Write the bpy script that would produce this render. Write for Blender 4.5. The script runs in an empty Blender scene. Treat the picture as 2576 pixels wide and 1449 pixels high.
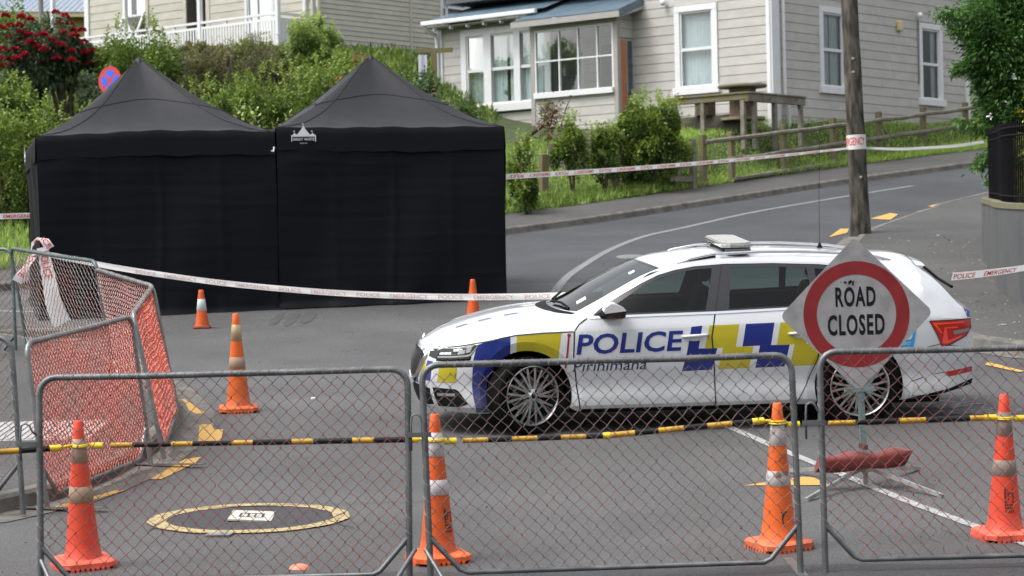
import bpy, bmesh, math, random
import numpy as np
from math import sin, cos, pi, radians, sqrt, atan2, tan
from mathutils import Vector, Matrix
from mathutils.geometry import delaunay_2d_cdt

random.seed(7); rng = np.random.default_rng(7)
scene = bpy.context.scene
col = scene.collection

# ------------------------------------------------------------------ camera, sky, sun, exposure
SLOPE = math.atan(524.5 / 6000)                     # the street climbs away from the camera at 5 degrees
SL = Matrix.Rotation(SLOPE, 4, 'X')
cam_data = bpy.data.cameras.new('camera'); cam = bpy.data.objects.new('camera', cam_data); col.objects.link(cam)
roll = radians(1.25)
cam.matrix_world = Matrix.Translation((0, -3 * sin(SLOPE), 3 * cos(SLOPE))) @ Matrix.Rotation(radians(90), 4, 'X') @ Matrix.Rotation(-roll, 4, 'Z')
cam_data.sensor_width = 36; cam_data.lens = 36 * 6000 / 2576
cam_data.clip_end = 2000
cam_data.dof.use_dof = True; cam_data.dof.focus_distance = 19.6; cam_data.dof.aperture_fstop = 4.5
scene.camera = cam

world = bpy.data.worlds.new('World'); scene.world = world; world.use_nodes = True
wn = world.node_tree.nodes; wl = world.node_tree.links
SUN_EL, SUN_AZ = radians(60), radians(250)          # compass bearing from +Y; high on the left
sky = wn.new('ShaderNodeTexSky'); sky.sky_type = 'NISHITA'; sky.sun_disc = False
sky.sun_elevation = SUN_EL; sky.sun_rotation = SUN_AZ; sky.air_density = 1.0; sky.dust_density = 5.0; sky.ozone_density = 1.0
hsv = wn.new('ShaderNodeHueSaturation'); hsv.inputs['Saturation'].default_value = 0.22
bg = wn['Background']; bg.inputs['Strength'].default_value = 0.15
wl.new(sky.outputs[0], hsv.inputs['Color']); wl.new(hsv.outputs[0], bg.inputs['Color'])
sun_d = bpy.data.lights.new('sun', 'SUN'); sun_d.energy = 0.8; sun_d.angle = radians(20); sun_d.color = (1, .97, .93)
sun = bpy.data.objects.new('sun', sun_d); col.objects.link(sun)
sdir = Vector((sin(SUN_AZ) * cos(SUN_EL), cos(SUN_AZ) * cos(SUN_EL), sin(SUN_EL)))
sun.rotation_euler = sdir.to_track_quat('Z', 'Y').to_euler()
vs = scene.view_settings; vs.view_transform = 'Standard'; vs.look = 'None'; vs.exposure = 1.05; vs.gamma = 1
vs.use_curve_mapping = False
scene.render.engine = 'CYCLES'
scene.cycles.max_bounces = 8; scene.cycles.transparent_max_bounces = 24
scene.cycles.use_denoising = True; scene.cycles.caustics_reflective = False; scene.cycles.caustics_refractive = False
scene.render.film_transparent = False

# ------------------------------------------------------------------ frames of reference
def ext(y):                                          # the far road climbs a little more beyond 40 m
    return 0.15 * math.log1p(math.exp(max(-30, min(30, (y - 40) / 3.0))))
def S(x, y, z=0.0):                                  # street frame -> world
    return SL @ Vector((x, y, z))
KERB = [(-80, 27), (-9, 34.2), (-7.6, 35.3), (-0.07, 43.15), (1.62, 44.96), (4.16, 48.0), (7.0, 51.35), (10.73, 55.09), (30, 74.5), (80, 125)]
def interp(x, pts):
    if x <= pts[0][0]: return pts[0][1]
    for (a, b), (c, d) in zip(pts, pts[1:]):
        if x <= c: return b + (d - b) * (x - a) / (c - a)
    return pts[-1][1]
def smooth(t):
    t = max(0.0, min(1.0, t)); return t * t * (3 - 2 * t)
def kd(x, y): return (y - interp(x, KERB)) * 0.75
def bank(x, y):                                      # height of the bank above the street plane, street frame
    d = kd(x, y)
    if y < -16: return 26 * smooth((-16 - y) / 60) * (1 + .12 * sin(x * .13) + .08 * sin(x * .31 + 1))   # unseen hillside added behind the camera to block low sky and darken reflections
    if d < 0: return ext(y)
    A = interp(x, [(1.5, .8), (3.5, .85), (5, .95), (6.2, 1.22), (10.5, .5)]); right = .13 + A * smooth((d - 1.85) / interp(x, [(1.5, 5.5), (3.2, 1.6)]))
    left = .13 + 2.5 * smooth((d - 2.2) / 17)
    k = smooth((x + 3) / 4)
    return ext(y) + (left * (1 - k) + right * k)
def ground_z(X, Y):                                  # world height of the bank at a world position
    z = Y * tan(SLOPE)
    for _ in range(12):
        s = SL.inverted() @ Vector((X, Y, z)); e = bank(s.x, s.y) - s.z
        z += e
    return z
def T(x, y, z=0): return Matrix.Translation((x, y, z))
def RZ(deg): return Matrix.Rotation(radians(deg), 4, 'Z')
def RX(deg): return Matrix.Rotation(radians(deg), 4, 'X')
def RY(deg): return Matrix.Rotation(radians(deg), 4, 'Y')
def on_street(x, y, rz=0, z=0): return SL @ T(x, y, z + ext(y)) @ RZ(rz)          # square to the sloping road
def upright(x, y, rz=0, z=0): return Matrix.Translation(S(x, y, z + ext(y))) @ RZ(rz)   # plumb, standing on the road

# ------------------------------------------------------------------ materials
MATS = {}
def mat(name, c, rough=.6, metal=0., var=.08, scale=6., bump=0., bscale=60., coat=0., c2=None, spec=.5, sheen=0., stretch=None, detail=4, attr=None, lo=.35, hi=.65, each=0., dirt=None):
    if name in MATS: return MATS[name]
    m = bpy.data.materials.new(name); m.use_nodes = True; n = m.node_tree.nodes; l = m.node_tree.links
    b = n['Principled BSDF']; b.inputs['Roughness'].default_value = rough; b.inputs['Metallic'].default_value = metal
    b.inputs['Specular IOR Level'].default_value = spec
    if coat: b.inputs['Coat Weight'].default_value = coat; b.inputs['Coat Roughness'].default_value = .04
    if sheen: b.inputs['Sheen Weight'].default_value = sheen; b.inputs['Sheen Roughness'].default_value = .4
    tc = n.new('ShaderNodeTexCoord'); mp = n.new('ShaderNodeMapping'); l.new(tc.outputs['Object'], mp.inputs[0])
    if stretch: mp.inputs['Scale'].default_value = stretch
    nz = n.new('ShaderNodeTexNoise'); nz.inputs['Scale'].default_value = scale; nz.inputs['Detail'].default_value = detail
    l.new(mp.outputs[0], nz.inputs['Vector'])
    rp = n.new('ShaderNodeValToRGB')
    ca = tuple(max(0, v * (1 - var)) for v in c); cb = c2 if c2 else tuple(min(1, v * (1 + var)) for v in c)
    if c2: ca = c
    rp.color_ramp.elements[0].color = (*ca, 1); rp.color_ramp.elements[1].color = (*cb, 1)
    rp.color_ramp.elements[0].position = lo; rp.color_ramp.elements[1].position = hi
    if attr:
        at = n.new('ShaderNodeAttribute'); at.attribute_name = attr; l.new(at.outputs['Fac'], rp.inputs[0])
        rp.color_ramp.elements[0].position = 0; rp.color_ramp.elements[1].position = 1
    else: l.new(nz.outputs[0], rp.inputs[0])
    cout = rp.outputs[0]
    if each:                                         # every piece has a slightly different tone
        oi = n.new('ShaderNodeObjectInfo'); mr = n.new('ShaderNodeMapRange'); mr.inputs[3].default_value = 1 - each; mr.inputs[4].default_value = 1 + each; l.new(oi.outputs['Random'], mr.inputs[0])
        hs = n.new('ShaderNodeHueSaturation'); l.new(mr.outputs[0], hs.inputs['Value']); l.new(cout, hs.inputs['Color']); cout = hs.outputs[0]
    if dirt:                                         # road dirt thrown up to a height: (colour, z low, z high, strength)
        sx = n.new('ShaderNodeSeparateXYZ'); l.new(tc.outputs['Object'], sx.inputs[0]); mr = n.new('ShaderNodeMapRange'); mr.inputs[1].default_value = dirt[2]; mr.inputs[2].default_value = dirt[1]; l.new(sx.outputs[2], mr.inputs[0])
        nd = n.new('ShaderNodeTexNoise'); nd.inputs['Scale'].default_value = 5; nd.inputs['Detail'].default_value = 8; l.new(tc.outputs['Object'], nd.inputs['Vector'])
        mm = n.new('ShaderNodeMath'); mm.operation = 'MULTIPLY'; l.new(mr.outputs[0], mm.inputs[0]); l.new(nd.outputs[0], mm.inputs[1]); m2 = n.new('ShaderNodeMath'); m2.operation = 'MULTIPLY'; m2.inputs[1].default_value = dirt[3]; l.new(mm.outputs[0], m2.inputs[0])
        mx = n.new('ShaderNodeMix'); mx.data_type = 'RGBA'; l.new(m2.outputs[0], mx.inputs[0]); l.new(cout, mx.inputs[6]); mx.inputs[7].default_value = (*dirt[0], 1); cout = mx.outputs[2]
    l.new(cout, b.inputs['Base Color'])
    if bump:
        nb = n.new('ShaderNodeTexNoise'); nb.inputs['Scale'].default_value = bscale; nb.inputs['Detail'].default_value = 6
        l.new(mp.outputs[0], nb.inputs['Vector'])
        bp = n.new('ShaderNodeBump'); bp.inputs['Strength'].default_value = min(1, bump); bp.inputs['Distance'].default_value = .01 * max(1, bump)
        l.new(nb.outputs[0], bp.inputs['Height']); l.new(bp.outputs[0], b.inputs['Normal'])
    MATS[name] = m; return m

def glass(name, tint, rough=.02, boost=1.0):
    if name in MATS: return MATS[name]
    m = bpy.data.materials.new(name); m.use_nodes = True; n = m.node_tree.nodes; l = m.node_tree.links
    n.remove(n['Principled BSDF'])
    tr = n.new('ShaderNodeBsdfTransparent'); tr.inputs[0].default_value = (*tint, 1)
    gl = n.new('ShaderNodeBsdfGlossy'); gl.inputs['Roughness'].default_value = rough
    fr = n.new('ShaderNodeFresnel'); fr.inputs['IOR'].default_value = 1.52 * boost
    mx = n.new('ShaderNodeMixShader'); l.new(fr.outputs[0], mx.inputs[0]); l.new(tr.outputs[0], mx.inputs[1]); l.new(gl.outputs[0], mx.inputs[2])
    l.new(mx.outputs[0], n['Material Output'].inputs[0]); MATS[name] = m; return m

def asphalt(name, c, patch=.25, fleck=.5, stain=True):
    m = bpy.data.materials.new(name); m.use_nodes = True; n = m.node_tree.nodes; l = m.node_tree.links; b = n['Principled BSDF']
    tc = n.new('ShaderNodeTexCoord')
    def noise(s, d=3, r=.6, st=None):
        q = n.new('ShaderNodeTexNoise'); q.inputs['Scale'].default_value = s; q.inputs['Detail'].default_value = d; q.inputs['Roughness'].default_value = r
        if st:
            mp = n.new('ShaderNodeMapping'); mp.inputs['Scale'].default_value = st; l.new(tc.outputs['Object'], mp.inputs[0]); l.new(mp.outputs[0], q.inputs['Vector'])
        else: l.new(tc.outputs['Object'], q.inputs['Vector'])
        return q.outputs[0]
    def ramp(f, p0, p1, c0, c1):
        r = n.new('ShaderNodeValToRGB'); r.color_ramp.elements[0].position = p0; r.color_ramp.elements[1].position = p1
        r.color_ramp.elements[0].color = (*[c0] * 3, 1); r.color_ramp.elements[1].color = (*[c1] * 3, 1); l.new(f, r.inputs[0]); return r.outputs[0]
    def mul(a, bb):
        x = n.new('ShaderNodeMix'); x.data_type = 'RGBA'; x.blend_type = 'MULTIPLY'; x.inputs[0].default_value = 1
        l.new(a, x.inputs[6]); l.new(bb, x.inputs[7]); return x.outputs[2]
    base = n.new('ShaderNodeRGB'); base.outputs[0].default_value = (*c, 1)
    v = mul(base.outputs[0], ramp(noise(.55, 6, .65), .3, .7, 1 - patch, 1 + patch))
    v = mul(v, ramp(noise(75, 2, .8), .35, .65, 1 - fleck, 1 + fleck))
    v = mul(v, ramp(noise(28, 3, .7), .3, .72, .78, 1.22)); v = mul(v, ramp(noise(.16, 3, .5), .35, .65, .86, 1.12))
    if stain:
        v = mul(v, ramp(noise(1.3, 5, .7, (1, .35, 1)), .62, .78, 1.0, .72))
        v = mul(v, ramp(noise(7, 2, .5), .74, .79, 1.0, .55))
    l.new(v, b.inputs['Base Color']); b.inputs['Roughness'].default_value = .72; b.inputs['Specular IOR Level'].default_value = .35
    bp = n.new('ShaderNodeBump'); bp.inputs['Strength'].default_value = .5; bp.inputs['Distance'].default_value = .006
    l.new(noise(90, 3, .7), bp.inputs['Height']); l.new(bp.outputs[0], b.inputs['Normal'])
    MATS[name] = m; return m

def paint_mat(name, c, wear=.45, wscale=30):
    """road paint with worn holes showing the asphalt"""
    m = bpy.data.materials.new(name); m.use_nodes = True; n = m.node_tree.nodes; l = m.node_tree.links; b = n['Principled BSDF']
    b.inputs['Roughness'].default_value = .7
    tc = n.new('ShaderNodeTexCoord'); nz = n.new('ShaderNodeTexNoise'); nz.inputs['Scale'].default_value = wscale; nz.inputs['Detail'].default_value = 6; nz.inputs['Roughness'].default_value = .75
    l.new(tc.outputs['Object'], nz.inputs['Vector'])
    r = n.new('ShaderNodeValToRGB'); r.color_ramp.elements[0].position = wear - .08; r.color_ramp.elements[1].position = wear + .04
    r.color_ramp.elements[0].color = (.08, .08, .08, 1); r.color_ramp.elements[1].color = (*c, 1)
    l.new(nz.outputs[0], r.inputs[0]); l.new(r.outputs[0], b.inputs['Base Color']); MATS[name] = m; return m

# ------------------------------------------------------------------ mesh building
class MB:
    def __init__(s): s.v = []; s.f = []; s.mi = []
    def add(s, vs, fs, mi=0, m=None):
        o = len(s.v)
        s.v += [tuple(m @ Vector(p)) for p in vs] if m is not None else [tuple(p) for p in vs]
        s.f += [tuple(i + o for i in f) for f in fs]; s.mi += [mi] * len(fs); return s
    def box(s, x0, x1, y0, y1, z0, z1, m=None, mi=0):
        return s.add([(x0,y0,z0),(x1,y0,z0),(x1,y1,z0),(x0,y1,z0),(x0,y0,z1),(x1,y0,z1),(x1,y1,z1),(x0,y1,z1)],
                     [(0,3,2,1),(4,5,6,7),(0,1,5,4),(1,2,6,5),(2,3,7,6),(3,0,4,7)], mi, m)
    def tube(s, pts, r, n=8, cap=True, mi=0, m=None, twist=0):
        pts = [Vector(p) for p in pts]; N = len(pts); rr = r if isinstance(r, (list, tuple)) else [r] * N
        vs = []; fs = []; up = None
        for i in range(N):
            d = (pts[min(i+1, N-1)] - pts[max(i-1, 0)]).normalized()
            if up is None: up = Vector((0, 0, 1)) if abs(d.z) < .9 else Vector((1, 0, 0))
            a = d.cross(up); 
            if a.length < 1e-6: a = d.orthogonal()
            a.normalize(); b = a.cross(d).normalized(); up = b
            for k in range(n):
                t = 2 * pi * k / n + twist; vs.append(pts[i] + (a * cos(t) + b * sin(t)) * rr[i])
        for i in range(N - 1):
            for k in range(n):
                fs.append((i*n+k, i*n+(k+1) % n, (i+1)*n+(k+1) % n, (i+1)*n+k))
        if cap: fs.append(tuple(range(n))[::-1]); fs.append(tuple((N-1)*n+k for k in range(n)))
        return s.add(vs, fs, mi, m)
    def lathe(s, prof, n=24, mi=0, m=None, cap=False):
        vs = []; fs = []
        for r, z in prof:
            for k in range(n): t = 2 * pi * k / n; vs.append((r * cos(t), r * sin(t), z))
        for i in range(len(prof) - 1):
            for k in range(n): fs.append((i*n+k, i*n+(k+1) % n, (i+1)*n+(k+1) % n, (i+1)*n+k))
        if cap: fs.append(tuple(range(n))[::-1]); fs.append(tuple((len(prof)-1)*n+k for k in range(n)))
        return s.add(vs, fs, mi, m)
    def prism(s, poly, z0, z1, m=None, mi=0):
        n = len(poly); vs = [(x, y, z0) for x, y in poly] + [(x, y, z1) for x, y in poly]
        fs = [tuple(range(n))[::-1], tuple(range(n, 2*n))] + [(i, (i+1) % n, n+(i+1) % n, n+i) for i in range(n)]
        return s.add(vs, fs, mi, m)
    def build(s, name, mats, parent=None, matrix=None, smooth_angle=None, bevel=None, smooth=False):
        me = bpy.data.meshes.new(name); me.from_pydata(s.v, [], s.f)
        mats = mats if isinstance(mats, (list, tuple)) else [mats]
        for m in mats: me.materials.append(m)
        if len(mats) > 1: me.polygons.foreach_set('material_index', s.mi)
        me.update()
        if smooth or smooth_angle:
            me.polygons.foreach_set('use_smooth', [True] * len(me.polygons))
            if smooth_angle: me.set_sharp_from_angle(angle=radians(smooth_angle))
        o = bpy.data.objects.new(name, me); col.objects.link(o)
        if parent is not None: o.parent = parent
        if matrix is not None: o.matrix_basis = matrix
        if bevel:
            bv = o.modifiers.new('bevel', 'BEVEL'); bv.width = bevel[0]; bv.segments = bevel[1]; bv.limit_method = 'ANGLE'; bv.angle_limit = radians(35)
        return o
def tag(o, label=None, cat=None, group=None, kind=None):
    if label: o['label'] = label
    if cat: o['category'] = cat
    if group: o['group'] = group
    if kind: o['kind'] = kind
    return o
def thing(name, label, cat, matrix=None, group=None):
    o = bpy.data.objects.new(name, None); o.empty_display_size = .2; col.objects.link(o)
    if matrix is not None: o.matrix_basis = matrix
    return tag(o, label, cat, group)
def copy_of(o, parent, matrix=None):
    c = o.copy(); col.objects.link(c); c.parent = parent
    if matrix is not None: c.matrix_basis = matrix
    return c
_tc = {}
def text2d(s, height, bold=0.0, shear=0.0, sx=1.0, spacing=1.0):
    """flat letter faces: verts (x,y) and faces, left edge at x=0, baseline y=0, capital height = height"""
    key = (s, bold, spacing)
    if key not in _tc:
        cu = bpy.data.curves.new('t', 'FONT'); cu.body = s; cu.size = 1; cu.offset = bold; cu.resolution_u = 3; cu.space_character = spacing; cu.fill_mode = 'FRONT'
        ob = bpy.data.objects.new('t', cu); col.objects.link(ob)
        dg = bpy.context.evaluated_depsgraph_get(); me = ob.evaluated_get(dg).to_mesh()
        _tc[key] = ([tuple(v.co)[:2] for v in me.vertices], [tuple(p.vertices) for p in me.polygons])
        ob.evaluated_get(dg).to_mesh_clear(); bpy.data.objects.remove(ob); bpy.data.curves.remove(cu)
    vs, fs = _tc[key]
    x0 = min(v[0] for v in vs); k = height / .70
    return [((x - x0) * k * sx + y * k * shear, y * k) for x, y in vs], fs
def text_fit(s, width, height, bold=0.0, shear=0.0, spacing=1.0):
    vs, fs = text2d(s, height, bold, 0, 1, spacing); w = max(v[0] for v in vs)
    return [(x * width / w + y * shear, y) for x, y in vs], fs
def refine(vs, fs, size):
    """split the long triangles of flat lettering so that it can follow a curved surface"""
    bm = bmesh.new(); V_ = [bm.verts.new((x, y, 0)) for x, y in vs]
    for f in fs:
        try: bm.faces.new([V_[i] for i in f])
        except ValueError: pass
    bmesh.ops.triangulate(bm, faces=bm.faces[:])
    for _ in range(6):
        e = [e for e in bm.edges if e.calc_length() > size]
        if not e: break
        bmesh.ops.subdivide_edges(bm, edges=e, cuts=1); bmesh.ops.triangulate(bm, faces=bm.faces[:])
    bm.verts.index_update(); out = [(v.co.x, v.co.y) for v in bm.verts], [tuple(v.index for v in f.verts) for f in bm.faces]
    bm.free(); return out
def in_poly(px, py, poly):
    c = np.zeros(len(px), bool); n = len(poly); j = n - 1
    for i in range(n):
        xi, yi = poly[i]; xj, yj = poly[j]
        if yi != yj:
            k = ((yi > py) != (yj > py)) & (px < (xj - xi) * (py - yi) / (yj - yi) + xi); c ^= k
        j = i
    return c
def cdt(polys, lines, step, bounds, jitter=0):
    """triangulate the rectangle `bounds` with all polygon outlines and lines as edges"""
    x0, x1, y0, y1 = bounds; pts = []; eds = []
    def addline(p, closed):
        q = []
        n = len(p) if closed else len(p) - 1
        for i in range(n):
            a, b = p[i], p[(i+1) % len(p)]; L = math.dist(a, b); m = max(1, int(L / step))
            q += [(a[0] + (b[0]-a[0]) * k / m, a[1] + (b[1]-a[1]) * k / m) for k in range(m)]
        if not closed: q.append(p[-1])
        o = len(pts); pts.extend(q)
        eds.extend((o + i, o + i + 1) for i in range(len(q) - 1))
        if closed: eds.append((o + len(q) - 1, o))
    for p in polys: addline(p, True)
    for p in lines: addline(p, False)
    nx = max(1, int((x1-x0)/step)); ny = max(1, int((y1-y0)/step))
    pts += [(x0 + (x1-x0)*(i+.5*(j % 2))/nx, y0 + (y1-y0)*j/ny) for i in range(nx) for j in range(ny+1)]
    r = delaunay_2d_cdt([Vector(p) for p in pts], eds, [], 0, 1e-6)
    V = np.array([tuple(v) for v in r[0]]); F = [tuple(f) for f in r[2]]
    return V, F
def pchip(xs, ys):
    xs = np.array(xs, float); ys = np.array(ys, float); h = np.diff(xs); d = np.diff(ys) / h
    m = np.zeros(len(xs)); m[0] = d[0]; m[-1] = d[-1]
    for i in range(1, len(xs) - 1):
        if d[i-1] * d[i] > 0:
            w1 = 2*h[i] + h[i-1]; w2 = h[i] + 2*h[i-1]; m[i] = (w1 + w2) / (w1 / d[i-1] + w2 / d[i])
    def f(x):
        x = np.clip(x, xs[0], xs[-1]); i = np.clip(np.searchsorted(xs, x) - 1, 0, len(h) - 1)
        t = (x - xs[i]) / h[i]; t2 = t*t; t3 = t2*t
        return (2*t3-3*t2+1)*ys[i] + (t3-2*t2+t)*h[i]*m[i] + (-2*t3+3*t2)*ys[i+1] + (t3-t2)*h[i]*m[i+1]
    return f
# ================================================================== THE SETTING
def struct(o): o['kind'] = 'structure'; return o
M_ROAD = asphalt('asphalt_relaid', (.078, .078, .0785), .22, .5)
M_ROAD2 = asphalt('asphalt_old_chipseal', (.047, .049, .055), .22, .5)
M_ROAD3 = asphalt('asphalt_foreground', (.052, .052, .054), .2, .5)
M_PATH = asphalt('footpath_asphalt', (.064, .063, .061), .22, .5)
M_KERB = mat('kerb_concrete', (.115, .108, .095), .85, var=.3, scale=5, bump=.5, bscale=40)
M_SOIL = mat('bank_soil_and_turf', (.02, .035, .008), .95, c2=(.05, .075, .015), scale=3, bump=1, bscale=20)
M_YEL = paint_mat('yellow_road_paint', (.48, .28, .065), .38, 22); M_YELP = paint_mat('faded_yellow_paint', (.42, .32, .14), .47, 30)
M_WHT = paint_mat('white_road_paint', (.36, .36, .36), .48, 38)

# ground: one sheet for the street slope, the bank and the land behind
xs = sorted(set(list(range(-150, -24, 12)) + [x * .8 for x in range(-30, 31)] + list(range(26, 160, 12))))
ys = sorted(set([-200, -120, -90, -76, -66, -56, -46, -38, -30, -24, -20, -17, -15, 0, 10, 20, 28] + [30 + i * .7 for i in range(55)] + [70, 76, 84, 100, 130, 180, 260]))
b = MB(); nx = len(xs)
vs_ = [(x, y, bank(x, y) - (.3 if kd(x, y) < .9 else .1 if kd(x, y) < 1.8 else 0)) for y in ys for x in xs]
b.add(vs_, [(j*nx+i, j*nx+i+1, (j+1)*nx+i+1, (j+1)*nx+i) for j in range(len(ys)-1) for i in range(nx-1)])
struct(b.build('ground', M_SOIL, matrix=SL, smooth=True))

def sheet(name, m, ylo, yhi, xr, z, nyy=30):
    b = MB(); n = len(xr)
    vs = []
    for j in range(nyy + 1):
        for x in xr:
            a, c = ylo(x), yhi(x); y = a + (c - a) * j / nyy; vs.append((x, y, ext(y) + z))
    b.add(vs, [(j*n+i, j*n+i+1, (j+1)*n+i+1, (j+1)*n+i) for j in range(nyy) for i in range(n-1)])
    return struct(b.build(name, m, matrix=SL))
XR = [-60, -40, -25, -16, -12, -9.5] + [-9 + .5 * i for i in range(45)] + [16, 22, 30, 45, 60]
seam = lambda x: min(34.72 + .03 * sin(x * 3), interp(x, KERB))
sheet('road', M_ROAD, lambda x: -15, seam, XR, 0)
sheet('side_street', M_ROAD2, seam, lambda x: max(seam(x) + .001, interp(x, KERB)), [x for x in XR if x > -8.6], 0, 24)
sheet('road_foreground', M_ROAD3, lambda x: -15, lambda x: 14.42 - .03 * x + .03 * sin(x * 4), XR, .004, 12)
# footpath across the side street, with its kerb
sheet('footpath_far', M_PATH, lambda x: interp(x, KERB) + .18, lambda x: interp(x, KERB) + 2.45, XR, .125, 3)
def kerb_strip(name, line, side, w=.15, h=.125, apron=.30):
    """a concrete kerb along a polyline, its inner edge `w` to the left (side=1) or right (side=-1)"""
    b = MB(); vs = []; n = len(line)
    for i, (x, y) in enumerate(line):
        dx = line[min(i+1, n-1)][0] - line[max(i-1, 0)][0]; dy = line[min(i+1, n-1)][1] - line[max(i-1, 0)][1]; L = math.hypot(dx, dy)
        nx_, ny_ = -dy / L * side, dx / L * side; e = ext(y)
        for o, z in ((-apron, .006), (-.005, .010), (0.02, h - .025), (.05, h), (w, h + .002), (w, 0)):
            vs.append((x + nx_ * o, y + ny_ * o, e + z))
    k = 6; fs = []
    for i in range(n - 1):
        for j in range(k - 1):
            q = (i*k+j, i*k+j+1, (i+1)*k+j+1, (i+1)*k+j); fs.append(q if side < 0 else q[::-1])
    b.add(vs, fs); return struct(b.build(name, M_KERB, matrix=SL, smooth_angle=30))
def dens(line, step=.5):
    out = []
    P = [Vector((*p, 0)) for p in line]
    for i in range(len(P) - 1):
        p0, p1, p2, p3 = P[max(i-1, 0)], P[i], P[i+1], P[min(i+2, len(P)-1)]
        m = max(1, int((p2 - p1).length / step))
        for k in range(m):
            t = k / m; q = .5 * ((2*p1) + (p2-p0)*t + (2*p0-5*p1+4*p2-p3)*t*t + (3*p1-p0-3*p2+p3)*t**3); out.append((q.x, q.y))
    out.append(tuple(P[-1])[:2]); return out
kerb_strip('kerb_far', [(x, interp(x, KERB)) for x in XR], 1, apron=.02)
KR = dens([(36, 86), (18, 60.5), (9.25, 47.55), (7.87, 45.09), (6.31, 41.75), (5.62, 39.4), (5.05, 36.2), (4.72, 32.5), (4.6, 29), (4.72, 26.9), (4.99, 25.6), (5.45, 24.75), (6.6, 23.9), (9, 23.0), (16, 21.4), (45, 17)])
KLF = dens([(-45, 10), (-9, 14.6), (-5.2, 15.9), (-4.3, 16.3), (-3.75, 16.65), (-3.38, 17.2), (-3.1, 18.2), (-2.95, 19.6), (-2.99, 21.2), (-3.37, 23.1), (-4.25, 25.4), (-5.2, 27.1), (-6.2, 28.4), (-8.2, 29.9), (-45, 40)])
kerb_strip('kerb_right', KR, 1); kerb_strip('kerb_left', KLF, 1)
def path_area(name, line, closing, inset=.13):
    out = []
    n = len(line)
    for i, (x, y) in enumerate(line):
        dx = line[min(i+1, n-1)][0] - line[max(i-1, 0)][0]; dy = line[min(i+1, n-1)][1] - line[max(i-1, 0)][1]; L = math.hypot(dx, dy)
        out.append((x - dy / L * inset, y + dx / L * inset))
    P = out + closing
    V, F = cdt([P], [], 1.2, (min(p[0] for p in P), max(p[0] for p in P), min(p[1] for p in P), max(p[1] for p in P)))
    c = np.array([V[list(f)].mean(0) for f in F]); k = in_poly(c[:, 0], c[:, 1], P)
    b = MB(); b.add([(x, y, ext(y) + .125) for x, y in V], [tuple(f) for f, q in zip(F, k) if q]); return struct(b.build(name, M_PATH, matrix=SL))
path_area('footpath_right', KR, [(60, 17), (60, 90)]); path_area('footpath_left', KLF, [(-60, 40), (-60, 10)])

def flat(name, polys, m, z=.006, kind='structure'):
    b = MB()
    for p in polys:
        x0, x1 = min(q[0] for q in p), max(q[0] for q in p); y0, y1 = min(q[1] for q in p), max(q[1] for q in p)
        b.add([(x, y, ext(y) + z) for x, y in p], [tuple(range(len(p)))])
    o = b.build(name, m, matrix=SL); o['kind'] = kind; return o
def line_strip(pts, w):
    l = []; r = []
    for i, (x, y) in enumerate(pts):
        a = pts[max(i-1, 0)]; c = pts[min(i+1, len(pts)-1)]; dx, dy = c[0]-a[0], c[1]-a[1]; L = math.hypot(dx, dy)
        l.append((x - dy/L*w/2, y + dx/L*w/2)); r.append((x + dy/L*w/2, y - dx/L*w/2))
    return l + r[::-1]
def strip_obj(name, pts, w, m, z=.006):
    l = line_strip(pts, w); n = len(pts); b = MB()
    vs = [(x, y, ext(y) + z) for x, y in l]
    b.add(vs, [(i, i+1, 2*n-2-i, 2*n-1-i) for i in range(n-1)]); return struct(b.build(name, m, matrix=SL))
for p in ([(-3.24,22.76),(-3.17,22.75),(-2.84,21.74),(-2.92,21.70),(-3.17,22.33)],
          [(-2.80,21.00),(-2.70,21.01),(-2.63,20.67),(-2.55,20.68),(-2.49,19.97),(-2.68,19.96)],
          [(-2.85,18.11),(-2.75,18.53),(-2.67,19.07),(-2.55,19.16),(-2.56,18.86),(-2.65,18.42),(-2.72,18.11)][::-1],
          [(-3.36,16.92),(-3.23,17.18),(-3.09,17.41),(-3.01,17.60),(-2.92,17.60),(-3.07,17.28),(-3.20,16.98),(-3.30,16.86)],
          [(-5.10,26.25),(-4.84,25.95),(-4.61,25.49),(-4.70,25.40)], [(-4.05,24.53),(-3.87,24.31),(-3.80,24.0),(-3.96,24.2)],
          [(1.66,17.25),(1.85,17.38),(2.13,17.58),(2.21,17.53),(2.28,17.19)],
          [(5.52,41.35),(5.93,42.82),(6.08,42.79),(5.95,42.1)], [(6.72,44.49),(7.26,45.49),(7.36,45.2),(7.06,44.24)],
          [(8.17,46.61),(8.92,47.77),(8.98,47.5),(8.30,46.28)], [(9.51,48.55),(10.1,49.4),(10.1,49.1),(9.62,48.4)],
          [(4.86,24.28),(5.07,23.47),(4.99,23.43),(4.79,24.06)]):
    flat('yellow_road_marking', [p], M_YEL, .009 if p[0][0] > 4 or p[0][1] > 20 or p[0][0] < -2.9 else .006)
strip_obj('white_road_line', dens([(.54, 32.5), (.66, 34.0), (.84, 35.7), (1.12, 37.4), (1.6, 39.8), (2.3, 42.1), (3.14, 43.6), (4.55, 45.98), (5.83, 47.66), (6.99, 49.06), (8.6, 50.9)], .5), .13, paint_mat('worn_white_paint', (.2, .2, .205), .48, 26))
strip_obj('white_road_line', [(1.78, 20.4), (2.1, 19.0), (2.45, 17.6), (2.75, 16.4), (3.03, 15.45), (3.3, 14.6)], .085, M_WHT)
strip_obj('white_road_line', [(-9, 32.9), (-6.97, 32.3), (-6.2, 31.95), (-5.6, 31.6)], .1, M_WHT)
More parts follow.
